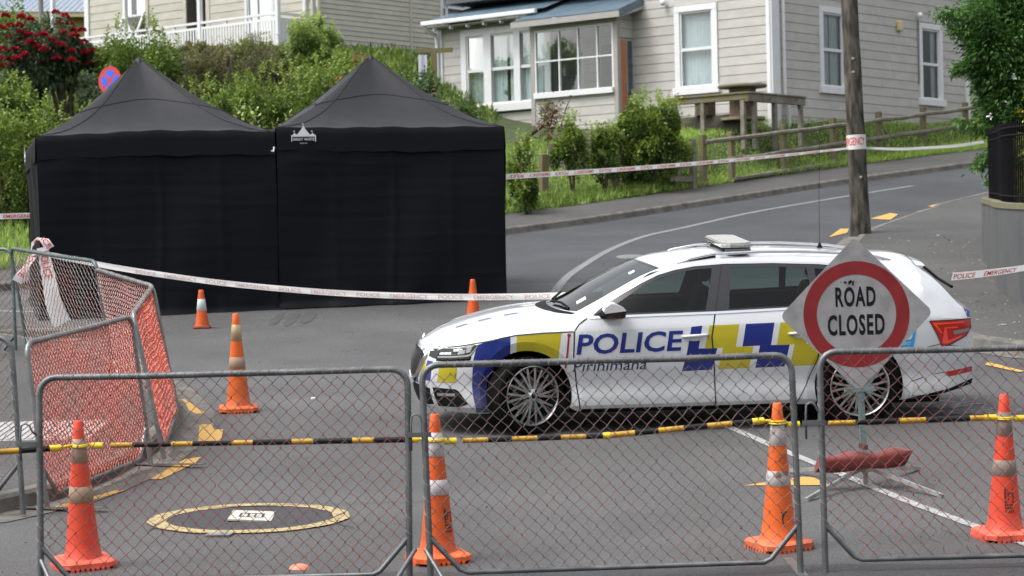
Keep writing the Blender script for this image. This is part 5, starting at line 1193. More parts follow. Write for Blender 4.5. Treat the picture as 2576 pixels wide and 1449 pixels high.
# ------------------------------------------------------------------ grey house on the right
KG = Vector((6.03, 54.0, 6.83))
gh = thing('grey_house', 'grey weatherboard house with white windows and a blue iron porch roof', 'house', house_matrix(KG))
WF_ = Wall(gh, (0, 0, 0), (0, 1, 0), (-1, 0, 0)); WRt = Wall(gh, (0, 0, 0), (1, 0, 0), (0, -1, 0)); WPo = Wall(gh, (-.65, 0, 0), (0, 1, 0), (-1, 0, 0)); WPs = Wall(gh, (0, 3.96, 0), (-1, 0, 0), (0, -1, 0))
op1 = (1.48 + .1, 2.70 - .1, .62 + .1, 2.66 - .1); bay = (7.0 - .5, 9.36, .58, 2.68)
board_wall(WF_, .09, 3.95, -.35, 3.4, .216, M_GB, M_GBACK, [op1], phase=.0)
board_wall(WF_, 6.45, 10.05, -.35, 2.80, .216, M_GB, M_GBACK, [(6.5, 9.3, .68, 2.6)])
window(WF_, 1.48, 2.70, .60, 2.67, gh, .145, behind='blind')
w = window(WF_, 6.45, 9.36, .58, 2.68, gh, .17, 2, mull=(), behind='curtain')
b = MB()
for a, c in ((7.42, 7.62), (8.36, 8.60)): WF_.slab(b, a, c, .72, 2.52, -.06, .05)
b.build('mullion', M_WP, w)
pot = MB(); rp_ = random.Random(3)
for i in range(60):
    p = WF_.P(7.95 + rp_.gauss(0, .08), .95 + abs(rp_.gauss(0, .12)), -.07 + rp_.gauss(0, .012)); s = .03
    pot.add([p, p + Vector((0, s, s * .4)), p + Vector((.0, s * .3, s))], [(0, 1, 2)])
pot.build('pot_plant', mat('indoor_leaf', (.04, .09, .03), .6), w)
board_wall(WRt, .0, 8.86, -.25, 3.6, .216, M_GB, M_GBACK, [(2.08, 3.05, .68, 2.52), (6.62, 7.56, .6, 2.44)])
window(WRt, 1.98, 3.12, .58, 2.61, gh, .14, behind='curtain'); window(WRt, 6.52, 7.65, .50, 2.54, gh, .14, behind='dark')
WRt.box('corner_board', M_WP, gh, -.06, .26, -.35, 3.6, -.02, .05); WF_.box('corner_board', M_WP, gh, -.03, .11, -.3, 3.4, -.02, .06); WRt.box('corner_board', M_WP, gh, 8.80, 9.0, -.2, 3.6, -.02, .05)
MB().tube([WRt.P(.36, 3.6, .09), WRt.P(.36, .45, .09), WRt.P(.50, .15, .1), WRt.P(.50, -.3, .1)], .04, 10).build('downpipe', M_WP, gh, smooth_angle=50)
WRt.box('corner_board', mat('dark_gap', (.05, .05, .05), .8), gh, .262, .285, -.35, 3.6, -.02, .03)
WRt.box('air_vent', mat('vent_cream', (.55, .47, .25), .5), gh, 5.46, 5.64, 2.24, 2.50, 0, .12, (.04, 3))
for W_, u, z in ((WRt, 6.43, 2.68), (WF_, 2.95, 2.78)):
    l_ = MB().lathe([(.0001, .09), (.05, .08), (.075, .03), (.07, -.03), (.03, -.06), (.0001, -.06)], 16, m=Matrix.Translation(W_.P(u, z, .12))).build('security_light', M_WP, gh, smooth=True)
MB().tube([WRt.P(6.47, 2.62, .04), WRt.P(6.47, 1.0, .03)], .012, 6).build('cable', mat('dark_cable', (.1, .1, .1), .6), gh)
# porch
board_wall(WPo, 4.0, 6.46, -.20, .76, .216, M_GB, M_GBACK, [], 'porch_wall')
WPo.box('corner_board', M_TRIMG, gh, 3.90, 4.02, -.25, 2.56, -.1, .03); WPo.box('corner_board', M_TRIMG, gh, 6.44, 6.56, -.25, 2.56, -.1, .03); WPo.box('porch_lintel', M_TRIMG, gh, 4.02, 6.44, 2.38, 2.60, -.08, .025)
pw = WPo.box('porch_window', M_WP, gh, 4.02, 6.44, .72, .86, -.06, .10, (.01, 2))
b = MB(); WPo.slab(b, 4.03, 6.43, 2.33, 2.385, -.05, .02)
for u in (4.03, 4.50, 5.08, 5.66, 6.39): WPo.slab(b, u, u + (.045 if u in (4.03, 6.39) else .035), .86, 2.33, -.05, .021)
WPo.slab(b, 4.075, 6.39, 1.60, 1.635, -.045, .019); b.build('sash_frame', M_WP, pw)
ub = [4.075, 4.50, 5.08, 5.66, 6.39]
for a, c in zip(ub, ub[1:]):
    for d, e in ((.86, 1.60), (1.635, 2.33)):
        MB().add([WPo.P(a + (.035 if a != 4.075 else 0), d, -.012), WPo.P(c, d, -.012), WPo.P(c, e, -.012), WPo.P(a + (.035 if a != 4.075 else 0), e, -.012)], [(0, 1, 2, 3)]).build('pane', G_WIN, pw)
# the wall and doorway seen through the porch glass
WPi = Wall(gh, (1.0, 0, 0), (0, 1, 0), (-1, 0, 0))
board_wall(WPi, 3.96, 6.9, -.1, 2.8, .216, M_GB, M_GBACK, [(5.0, 5.75, 0, 2.1)], 'inner_wall')
WPi.box('inner_trim', M_WP, gh, 4.92, 5.0, 0, 2.2, 0, .03); WPi.box('inner_trim', M_WP, gh, 5.75, 5.83, 0, 2.2, 0, .03); WPi.box('inner_room', M_ROOM, gh, 5.0, 5.75, 0, 2.1, -.3, -.06); WPi.box('inner_trim', M_WP, gh, 6.2, 6.5, .2, 2.3, .0, .04)
MB().box(0, 1.0, 6.46, 6.56, -.25, 2.6).build('porch_end_wall', M_GB, gh)
WPs.box('door_frame', mat('door_frame_grey', (.28, .31, .34), .5), gh, -.02, .62, -.25, 2.02, -.10, .01)
WPs.box('side_light', mat('side_light_glass', (.05, .07, .08), .1, coat=1), gh, .05, .22, -.2, 1.96, -.08, .016)
WPs.box('front_door', mat('cedar_door', (.42, .16, .075), .45, var=.15, scale=4, stretch=(6, 6, .5)), gh, .27, .58, -.2, 1.97, -.08, .02)
WPs.box('door_handle', P_SILVER, gh, .29, .33, .75, .95, .02, .05)
board_wall(WPs, .0, .63, 2.03, 2.75, .216, M_GB, M_GBACK, [], 'porch_return')
def corrugated(name, p00, p10, p01, p11, parent, n=26, amp=.014):
    """sheet iron between four corners, ribs running from the p00-p10 eave up to p01-p11"""
    p00, p10, p01, p11 = map(Vector, (p00, p10, p01, p11)); up = (p10 - p00).cross(p01 - p00).normalized(); up = up if up.z > 0 else -up
    vs = []; k = 5; N_ = n * k
    for i in range(N_ + 1):
        o = up * amp * sin(2 * pi * i / k); vs += [p00.lerp(p10, i / N_) + o, p01.lerp(p11, i / N_) + o]
    return MB().add(vs, [(2*i, 2*i+2, 2*i+3, 2*i+1) for i in range(N_)]).build(name, M_CIR, parent, smooth=True)
corrugated('porch_roof', (-.95, 3.62, 2.62), (-.95, 6.9, 2.62), (.9, 3.62, 3.30), (.9, 6.9, 3.30), gh, 40)
WPx = Wall(gh, (-.97, 0, 0), (0, 1, 0), (-1, 0, 0)); WPx.box('fascia', M_TRIMG, gh, 3.60, 6.92, 2.46, 2.60, -.02, .012)
MB().add([(-.97, 3.60, 2.45), (-.97, 3.60, 2.64), (.9, 3.60, 3.32), (.9, 3.60, 3.13)], [(0, 1, 2, 3)]).build('barge_board', M_CIR, gh)
MB().add([(-.97, 3.605, 2.30 + .15), (-.0, 3.605, 2.80), (.9, 3.605, 3.13), (.9, 3.605, 2.95)], [(0, 1, 2, 3)]).build('soffit', M_TRIMG, gh)
corrugated('lean_to_roof', (-.42, 6.3, 2.96), (-.42, 10.22, 2.96), (1.6, 6.3, 3.62), (1.6, 9.3, 3.62), gh, 52)
corrugated('hip_roof', (-.42, 10.22, 2.96), (1.6, 10.35, 2.96), (1.6, 9.3, 3.62), (1.7, 9.3, 3.62), gh, 20)
WG = Wall(gh, (-.44, 0, 0), (0, 1, 0), (-1, 0, 0)); WG.box('gutter', M_WP, gh, 6.52, 10.26, 2.84, 2.95, -.02, .10, (.02, 3)); WG.box('eave_lining', M_TRIMG, gh, 6.4, 10.2, 2.78, 2.80, -.44, .0)
for i in range(7): WF_.box('rafter_end', M_WP, gh, 6.6 + i * .55, 6.65 + i * .55, 2.71, 2.785, .30, .42)
MB().tube([(-.48, 10.2, 2.86), (-.40, 10.18, 2.72), (-.12, 10.12, 2.62), (-.10, 10.1, 2.4), (-.10, 10.1, -.4)], .05, 10).build('downpipe', M_WP, gh, smooth_angle=50)
WF_.box('corner_board', M_WP, gh, 9.98, 10.12, -.4, 2.8, -.02, .05)
WU = Wall(gh, (1.62, 0, 0), (0, 1, 0), (-1, 0, 0)); board_wall(WU, 3.5, 9.2, 3.2, 4.6, .216, mat('pale_weatherboard', (.6, .58, .52), .55, var=.04), M_GBACK, [], 'upper_wall'); WU.box('corner_board', M_WP, gh, 9.0, 9.25, 3.2, 4.6, 0, .05)
WU.box('roof_pipe', M_WP, gh, 5.9, 6.05, 3.2, 3.62, .3, .42)
MB().box(.05, 8.8, .05, 9.9, 3.4, 3.5).build('ceiling', M_ROOM, gh)
MB().box(-.02, .1, .1, 10.0, -1.6, -.33).build('foundation', M_CONC, gh); MB().box(0, 8.9, -.0, .1, -1.6, -.22).build('foundation', M_CONC, gh); MB().box(-.66, -.55, 3.9, 6.55, -1.5, -.19).build('foundation', M_CONC, gh)

# ------------------------------------------------------------------ cream house on the left
V0 = Vector((-5.96, 62.0, 9.466)); KC = V0 + DQ * 1.5
ch = thing('cream_house', 'cream weatherboard house with a white picket verandah above the hedge', 'house', house_matrix(V0))
CWf = Wall(ch, (1.5, 0, 0), (0, 1, 0), (-1, 0, 0)); CWr = Wall(ch, (1.5, 0, 0), (1, 0, 0), (0, -1, 0)); VF_ = Wall(ch, (0, 0, 0), (0, 1, 0), (-1, 0, 0)); VS_ = Wall(ch, (0, 0, 0), (1, 0, 0), (0, -1, 0))
board_wall(CWf, .12, 9.4, -.1, 2.7, .222, M_CB, M_CBACK, [(1.72, 2.67, 0, 2.3), (4.33, 5.13, 0, 2.3), (6.82, 7.84, .5, 2.3)], phase=.06)
board_wall(CWr, .08, 9.0, -1.6, 3.0, .1345, M_CB, M_CBACK, [(4.95, 6.0, .75, 2.3)], lap=.012, tilt=.010)
CWr.box('corner_board', M_CB, ch, -.02, .07, -1.2, 3.0, -.02, .06); CWr.box('corner_board', M_CB, ch, -.25, -.12, -1.2, 3.0, -.02, .05); CWr.box('cover_strip', M_CB, ch, 3.6, 3.66, -1.6, 3.0, 0, .05); CWf.box('corner_board', M_WP, ch, 9.28, 9.46, -.1, 2.8, -.02, .06); CWf.box('downpipe', M_WP, ch, .36, .46, -.1, 2.7, .02, .12)
window(CWf, 1.62, 2.77, -.1, 2.4, ch, .1, 1, 'curtain', False, mull=(2.3,)); 
wd = window(CWf, 6.70, 7.94, .42, 2.4, ch, .12, 2, 'blind', True, trim_m=M_CB, cut_top=.55)
sm = Matrix.Translation(CWf.P(0, 1.52, .03)); b = MB()
for u0_, u1_, a_, c_ in ((6.86, 6.92, 0, -.95), (7.72, 7.78, 0, -.95)): b.add([CWf.P(u0_, 1.52, .04), CWf.P(u1_, 1.52, .04), CWf.P(u1_, .66, .45), CWf.P(u0_, .66, .45), CWf.P(u0_, 1.52, .08), CWf.P(u1_, 1.52, .08), CWf.P(u1_, .66, .49), CWf.P(u0_, .66, .49)], [(0, 1, 2, 3), (4, 5, 6, 7), (0, 3, 7, 4), (1, 2, 6, 5)])
CWf.slab(b, 6.86, 7.78, 1.49, 1.55, .04, .08); b.add([CWf.P(6.86, .66, .45), CWf.P(7.78, .66, .45), CWf.P(7.78, .72, .42), CWf.P(6.86, .72, .42)], [(0, 1, 2, 3)]); b.build('open_sash', M_WP, wd)
MB().add([CWf.P(6.92, 1.5, .05), CWf.P(7.72, 1.5, .05), CWf.P(7.72, .68, .45), CWf.P(6.92, .68, .45)], [(0, 1, 2, 3)]).build('pane', G_WIN, wd)
MB().add([CWf.P(u, z, o) for o in (-.03, -.7) for z in (-.05, 2.3) for u in (4.33, 5.13)], [(4, 6, 7, 5), (0, 2, 6, 4), (1, 5, 7, 3), (0, 4, 5, 1), (2, 3, 7, 6)]).build('door_recess', mat('door_recess_taupe', (.12, .11, .095), .8), ch); CWf.box('door_trim', M_CB, ch, 5.13, 5.27, -.05, 2.4, -.02, .03); CWf.box('door_trim', M_CB, ch, 4.18, 4.33, -.05, 2.4, -.02, .03)
window(CWr, 4.88, 6.1, .55, 2.4, ch, .1, 2, 'curtain', True, cut_top=.5)
b = MB(); CWr.slab(b, 5.0, 5.06, .62, 1.5, .1, .14); CWr.slab(b, 5.85, 5.91, .62, 1.5, .1, .14); CWr.slab(b, 5.0, 5.91, 1.44, 1.5, .04, .14); b.build('open_sash', M_WP, ch)
MB().box(-.1, 1.5, -.05, 9.5, -.16, -.04).build('verandah_deck', mat('deck_timber', (.12, .11, .09), .8), ch); MB().box(-.05, .05, -.0, 9.4, -2.2, -.17).build('sub_floor', mat('sub_floor_boards', (.16, .15, .13), .8, var=.3, scale=2, stretch=(1, 1, 12)), ch)
for i in range(16): VF_.box('base_board', M_CB if i % 2 else MATS['sub_floor_boards'], ch, 7.6, 9.4, -.36 - i * .1, -.27 - i * .1, .05, .07)
for u in (.0, 2.97, 6.0, 9.1): VF_.box('verandah_post', M_WP, ch, u - .06, u + .06, -.04, 2.9, -.06, .06, (.008, 1))
def balustrade(W_, u0, u1, vent=False):
    W_.box('hand_rail', M_WP, ch, u0, u1, .80, .86, -.045, .045); W_.box('top_rail', M_WP, ch, u0, u1, .66, .715, -.03, .03); W_.box('bottom_rail', M_WP, ch, u0, u1, .04, .10, -.03, .03)
    n = int((u1 - u0) / .105)
    for i in range(n):
        u = u0 + (u1 - u0) * (i + .5) / n; W_.box('picket', M_WP, ch, u - .025, u + .025, .0, .66, .03, .048)
    for i in range(1, 3): u = u0 + (u1 - u0) * i / 3; W_.box('rail_block', M_WP, ch, u - .03, u + .03, .715, .80, -.03, .03)
balustrade(VF_, .06, 2.91); balustrade(VF_, 3.03, 5.94); balustrade(VF_, 6.06, 9.04)
VS_.box('lattice_screen', mat('pale_screen', (.62, .63, .64), .6, var=.06, scale=3), ch, .08, 1.45, 0.0, .72, -.02, .01); VS_.box('hand_rail', M_WP, ch, .06, 1.45, .80, .86, -.04, .04)
for i in range(9): VS_.box('picket', M_WP, ch, .12 + i * .15, .17 + i * .15, .0, .72, .012, .022)
MB().box(-.12, .2, -.1, 9.5, 2.75, 2.9).build('verandah_beam', M_WP, ch)

# ------------------------------------------------------------------ yellow house, top left corner
yh = thing('yellow_house', 'yellow ochre house with an iron roof in the top left corner', 'house', Matrix.Translation((-14.3, 76, 0)) @ RZ(-3))
M_OCH = mat('ochre_wall', (.42, .30, .085), .7, var=.1, scale=1.5, stretch=(1, 1, 8))
MB().box(-6, 6, 0, .3, 8, 11.95).build('wall', M_OCH, yh)
MB().add([(-6.5, -.55, 12.12), (6.5, -.55, 11.72), (6.5, -.45, 11.72), (-6.5, -.45, 12.12), (-6.5, -.55, 12.28), (6.5, -.55, 11.88), (6.5, -.45, 11.88), (-6.5, -.45, 12.28)], [(0, 1, 5, 4), (1, 2, 6, 5), (3, 0, 4, 7), (4, 5, 6, 7), (0, 3, 2, 1)]).build('fascia', mat('cream_fascia', (.55, .48, .3), .6), yh)
M_CIRL = mat('iron_roof_pale', (.32, .38, .45), .35, .3, var=.1)
vs = []; N_ = 600
for i in range(N_ + 1):
    u = -6.5 + 13 * i / N_; o = .03 * sin(u * 2 * pi / .09 * .5); vs += [(u, -.6, 12.22 - .0308 * (u + 6.5) + o + .06), (u, 4, 13.6 + o)]
MB().add(vs, [(2*i, 2*i+2, 2*i+3, 2*i+1) for i in range(N_)]).build('roof', M_CIRL, yh)
# ================================================================== VEGETATION
def leaf_mat(name, dark, light, rough=.5):
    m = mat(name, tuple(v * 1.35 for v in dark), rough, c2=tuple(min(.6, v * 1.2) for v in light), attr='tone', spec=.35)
    n = m.node_tree.nodes; l = m.node_tree.links; b = n['Principled BSDF']; out = n['Material Output']
    tl = n.new('ShaderNodeBsdfTranslucent'); mx = n.new('ShaderNodeMixShader'); mx.inputs[0].default_value = .28
    for k in l:
        if k.to_socket == b.inputs['Base Color']: l.new(k.from_socket, tl.inputs[0]); break
    l.new(b.outputs[0], mx.inputs[1]); l.new(tl.outputs[0], mx.inputs[2]); l.new(mx.outputs[0], out.inputs[0]); return m
def leaf_mesh(name, pos, direc, length, width, tone, m, parent=None, matrix=None, droop=.25, kind=None):
    """one mesh of bent leaf blades: two quads each, folded along the midrib direction"""
    n = len(pos); direc = direc / np.linalg.norm(direc, axis=1, keepdims=True)
    rnd = rng.normal(size=(n, 3)); side = np.cross(direc, rnd); side /= np.linalg.norm(side, axis=1, keepdims=True) + 1e-9
    L = np.asarray(length).reshape(-1, 1) * np.ones((n, 1)); Wd = np.asarray(width).reshape(-1, 1) * np.ones((n, 1))
    down = np.array([0, 0, -1.0]) * L * droop
    v = np.empty((n, 6, 3)); mid = pos + direc * L * .5; tip = pos + direc * L + down
    v[:, 0] = pos; v[:, 1] = mid - side * Wd * .5; v[:, 2] = mid + side * Wd * .5; v[:, 3] = tip; v[:, 4] = tip; v[:, 5] = tip
    v = v[:, :4]
    me = bpy.data.meshes.new(name); me.vertices.add(n * 4); me.vertices.foreach_set('co', v.reshape(-1))
    me.loops.add(n * 4); idx = np.arange(n * 4).reshape(n, 4)[:, [0, 1, 3, 2]].reshape(-1); me.loops.foreach_set('vertex_index', idx)
    me.polygons.add(n); me.polygons.foreach_set('loop_start', np.arange(n) * 4)
    me.update(calc_edges=True); me.validate()
    a = me.attributes.new('tone', 'FLOAT', 'POINT'); a.data.foreach_set('value', np.repeat(np.clip(tone, 0, 1), 4).astype(np.float32))
    me.materials.append(m); o = bpy.data.objects.new(name, me); col.objects.link(o)
    if parent is not None: o.parent = parent
    if matrix is not None: o.matrix_basis = matrix
    if kind: o['kind'] = kind
    return o
def clump_points(n, rx, ry, h, z0, nclump=30, spread=.28, seed=0, shell=.75, top_bias=0):
    r = np.random.default_rng(seed); d = r.normal(size=(nclump, 3)); d /= np.linalg.norm(d, axis=1, keepdims=True)
    rad = shell + (1 - shell) * r.random((nclump, 1)); c = d * rad * r.uniform(.75, 1.12, (nclump, 1)); c[:, 2] = c[:, 2] * .5 + .5
    sz = spread * r.uniform(.6, 1.4, nclump); tone = r.normal(0, .16, nclump)
    k = r.integers(0, nclump, n); off = r.normal(size=(n, 3)); off /= np.linalg.norm(off, axis=1, keepdims=True); off *= (r.random((n, 1)) ** .5) * sz[k][:, None]
    p = c[k] + off * np.array([1, 1, .7]); sc = np.array([rx, ry, h]); P = p * sc; P[:, 2] += z0
    P[:, 2] = np.maximum(P[:, 2], .02)
    out = (p - np.array([0, 0, .35])) * np.array([1, 1, 1.2]); out += off * 1.5 / (sz[k][:, None] + .05) * .4 + r.normal(size=(n, 3)) * .55
    tn = .40 + tone[k] + .34 * off[:, 2] / sz[k] + r.normal(0, .10, n)  # shading put into leaf tone: clump tops lighter, insides and undersides darker
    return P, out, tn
def shrub(name, label, X, Y, top, rx, m, ry=None, n=6000, leaf=(.07, .035), nclump=34, spread=.3, low=.0, stems=5, group=None, cat='shrub', base=None, seed=None, sprigs=0, shell=.7):
    z = ground_z(X, Y) if base is None else base; h = top - z; ry = ry or rx; seed = seed if seed is not None else int(abs(X * 100) + abs(Y * 10)) 
    t = thing(name, label, cat, Matrix.Translation((X, Y, z)), group); r = random.Random(seed)
    n = int(n * 1.7); leaf = (leaf[0] * 1.12, leaf[1] * 1.12)
    P, D, tn = clump_points(n, rx * .95, ry * .95, (h - low) * .86, low, nclump, spread, seed, shell)
    rg = np.random.default_rng(seed + 5)
    if sprigs:                                        # upright young shoots breaking the outline
        sp_ = []; sd = []; st = []
        for i in range(sprigs):
            a = r.uniform(0, 6.3); q = r.random() ** .5; bx, by = rx * q * cos(a), ry * q * sin(a); bz = low + (h - low) * (.55 + .35 * (1 - q * q) ** .5); L = r.uniform(.12, .32) * min(1.4, h / 2)
            lx, ly = r.gauss(0, .12), r.gauss(0, .12)
            for k in range(14):
                f = k / 13; sp_.append((bx + lx * L * f, by + ly * L * f, bz + L * f)); aa = k * 2.4; sd.append((cos(aa), sin(aa), .9)); st.append(.72 + .25 * f + r.gauss(0, .06))
        P = np.vstack([P, sp_]); D = np.vstack([D, sd]); tn = np.concatenate([tn, st])
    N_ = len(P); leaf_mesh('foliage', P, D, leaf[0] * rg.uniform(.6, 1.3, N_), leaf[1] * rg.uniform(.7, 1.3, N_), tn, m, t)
    b = MB()
    for i in range(stems):
        a = r.uniform(0, 6.3); q = r.uniform(.2, .75); b.tube([(r.gauss(0, .06) * rx, r.gauss(0, .06) * ry, -.1), (rx * q * .35 * cos(a), ry * q * .35 * sin(a), h * .35), (rx * q * cos(a), ry * q * sin(a), h * .72)], [.035 * min(1.3, h / 2), .022 * min(1.3, h / 2), .008], 6)
    b.build('stems', M_BARK, t, smooth_angle=60)
    return t
M_BARK = mat('bark_brown', (.07, .05, .035), .9, var=.4, scale=8, bump=.6, bscale=30)
LF_HEDGE = leaf_mat('leaf_hedge', (.022, .05, .008), (.215, .29, .05)); LF_DARK = leaf_mat('leaf_dark', (.010, .028, .008), (.08, .14, .035)); LF_MID = leaf_mat('leaf_mid', (.025, .055, .01), (.20, .28, .05)); LF_GREY = leaf_mat('leaf_grey_green', (.05, .075, .045), (.2, .25, .14)); LF_OLIVE = leaf_mat('leaf_olive_brown', (.05, .052, .02), (.2, .2, .075)); LF_LIME = leaf_mat('leaf_lime', (.06, .11, .02), (.33, .42, .12)); LF_RHODO = leaf_mat('leaf_rhododendron', (.02, .04, .02), (.14, .2, .10)); LF_GLOSS = leaf_mat('leaf_glossy', (.022, .055, .008), (.25, .33, .065), .35); LF_TREE = leaf_mat('leaf_jasmine', (.016, .05, .01), (.11, .22, .05))
GRP = 'garden shrubs on the bank'
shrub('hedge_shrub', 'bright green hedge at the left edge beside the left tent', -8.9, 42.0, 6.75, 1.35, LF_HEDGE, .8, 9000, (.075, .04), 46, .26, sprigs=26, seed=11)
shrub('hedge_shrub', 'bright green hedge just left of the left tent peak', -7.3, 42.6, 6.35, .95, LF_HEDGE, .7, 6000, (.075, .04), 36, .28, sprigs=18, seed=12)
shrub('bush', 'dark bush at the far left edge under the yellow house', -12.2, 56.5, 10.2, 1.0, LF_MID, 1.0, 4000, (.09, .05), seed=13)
# rhododendron: dark crown on bare stems with red trusses
XR0, YR0 = -9.75, 50.0; zr = ground_z(XR0, YR0)
t = thing('rhododendron', 'rhododendron with dark leaves and many red flower heads at the left', 'rhododendron', Matrix.Translation((XR0, YR0, zr)))
def rh_pts(n, seed, shell):
    P1, D1, t1 = clump_points(n, .92, .75, 1.45, 8.98 - zr - 1.5, 34, .26, seed, shell); P1[:, 0] += .05
    P2, D2, t2 = clump_points(n // 2, .5, .6, 1.6, 7.1 - zr - .9, 20, .28, seed + 1, shell); P2[:, 0] -= .62
    P3, D3, t3 = clump_points(n // 3, .38, .5, .7, 8.0 - zr - .25, 14, .3, seed + 2, shell); P3[:, 0] += .72
    return np.vstack([P1, P2, P3]), np.vstack([D1, D2, D3]), np.concatenate([t1, t2, t3])
P, D, tn = rh_pts(8000, 21, .7); D[:, 2] -= .15
leaf_mesh('foliage', P, D, .13 * rng.uniform(.7, 1.2, len(P)), .045, tn, LF_RHODO, t, droop=.35)
M_TRUSS = leaf_mat('rhododendron_red', (.12, .004, .012), (.42, .018, .035))
Q, DQ2, _ = rh_pts(900, 21, .98); sel = (Q[:, 1] < .12) & (Q[:, 2] > 1.2); Q = Q[sel]; ch_ = [0]; dm = np.full(len(Q), 9.0)
for _ in range(57):                                  # spread the trusses evenly over the visible side of the crown
    dm = np.minimum(dm, np.linalg.norm((Q - Q[ch_[-1]]) * np.array([1, .3, 1]), axis=1)); ch_.append(int(np.argmax(dm * rng.uniform(.5, 1, len(Q)))))
for i, k in enumerate(ch_):
    c = Q[k] * np.array([1.04, 1, 1.0]) + np.array([0, -.10, .05]); n_ = 60; d = rng.normal(size=(n_, 3)); d /= np.linalg.norm(d, axis=1, keepdims=True); d[:, 2] = np.abs(d[:, 2]) * .8 + .0
    leaf_mesh('flower_head', c + d * .04, d, .085 * rng.uniform(.8, 1.3), .06, rng.random(n_), M_TRUSS, t, droop=.1)
b = MB()
for i in range(7):
    a = random.uniform(0, 6.3); x = .25 + .35 * cos(a); y = .3 * sin(a); hh_ = 8.9 - zr; b.tube([(.35 + .12 * i * .3, 0, -.1), (x * .6 + .2, y * .5, hh_ * .3), (x + .1, y, hh_ * .5), (x * 1.2 + .1, y * 1.4, hh_ * .68)], [.05, .04, .03, .012], 7)
b.build('stems', M_BARK, t, smooth_angle=60)
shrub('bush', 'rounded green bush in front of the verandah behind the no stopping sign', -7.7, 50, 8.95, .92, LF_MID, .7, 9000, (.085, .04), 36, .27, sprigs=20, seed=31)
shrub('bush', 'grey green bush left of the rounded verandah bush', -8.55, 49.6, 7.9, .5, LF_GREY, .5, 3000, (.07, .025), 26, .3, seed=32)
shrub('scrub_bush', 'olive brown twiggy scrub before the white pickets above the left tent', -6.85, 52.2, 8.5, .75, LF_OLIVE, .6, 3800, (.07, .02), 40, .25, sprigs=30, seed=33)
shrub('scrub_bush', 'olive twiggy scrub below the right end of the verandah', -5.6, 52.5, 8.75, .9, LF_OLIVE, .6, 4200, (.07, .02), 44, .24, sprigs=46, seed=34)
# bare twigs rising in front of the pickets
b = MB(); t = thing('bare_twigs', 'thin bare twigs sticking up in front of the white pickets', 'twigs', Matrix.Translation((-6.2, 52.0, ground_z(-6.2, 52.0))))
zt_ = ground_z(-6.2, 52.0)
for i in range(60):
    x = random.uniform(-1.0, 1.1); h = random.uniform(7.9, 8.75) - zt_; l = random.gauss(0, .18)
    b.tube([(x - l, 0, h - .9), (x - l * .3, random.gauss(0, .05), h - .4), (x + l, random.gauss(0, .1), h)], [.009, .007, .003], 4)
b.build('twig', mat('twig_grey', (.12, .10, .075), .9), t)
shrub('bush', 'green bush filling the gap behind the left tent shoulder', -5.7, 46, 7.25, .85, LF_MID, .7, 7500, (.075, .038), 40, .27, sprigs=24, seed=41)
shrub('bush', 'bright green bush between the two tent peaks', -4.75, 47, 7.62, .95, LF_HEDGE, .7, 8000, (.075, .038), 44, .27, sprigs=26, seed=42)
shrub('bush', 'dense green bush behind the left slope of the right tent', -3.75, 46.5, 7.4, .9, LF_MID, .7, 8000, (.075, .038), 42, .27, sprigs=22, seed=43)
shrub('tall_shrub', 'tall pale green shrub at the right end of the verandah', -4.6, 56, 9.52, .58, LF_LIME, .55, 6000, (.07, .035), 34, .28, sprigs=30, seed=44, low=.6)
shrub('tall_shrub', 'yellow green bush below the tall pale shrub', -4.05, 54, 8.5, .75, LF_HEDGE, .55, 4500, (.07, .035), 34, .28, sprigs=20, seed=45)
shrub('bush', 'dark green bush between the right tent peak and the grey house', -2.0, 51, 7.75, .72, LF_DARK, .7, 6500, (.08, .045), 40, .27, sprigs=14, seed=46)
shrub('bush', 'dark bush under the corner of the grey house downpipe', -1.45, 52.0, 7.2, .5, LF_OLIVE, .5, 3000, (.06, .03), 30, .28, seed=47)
for i, (x, y, tp) in enumerate(((-4.62, 37.8, 5.85), (-4.3, 37.9, 6.15), (-4.02, 37.7, 6.0), (-3.72, 37.9, 5.82), (-3.5, 37.8, 5.95))):
    z = ground_z(x, y); h = tp - z; n_ = 46; f = np.linspace(.35, 1, n_); a = np.arange(n_) * 2.4
    t = thing('broadleaf_sapling', ['leftmost', 'tallest', 'middle', 'fourth from the left', 'rightmost'][i] + ' pale broadleaf sapling in the dip between the tents', 'sapling', Matrix.Translation((x, y, z)), 'broadleaf saplings')
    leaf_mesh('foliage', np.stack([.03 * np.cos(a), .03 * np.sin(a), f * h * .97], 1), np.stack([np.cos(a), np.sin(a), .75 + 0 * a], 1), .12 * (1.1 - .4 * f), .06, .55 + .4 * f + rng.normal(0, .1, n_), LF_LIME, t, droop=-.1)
    MB().tube([(0, 0, -.05), (.02, 0, h * .5), (0, 0, h * .96)], [.015, .011, .004], 6).build('stem', M_BARK, t)
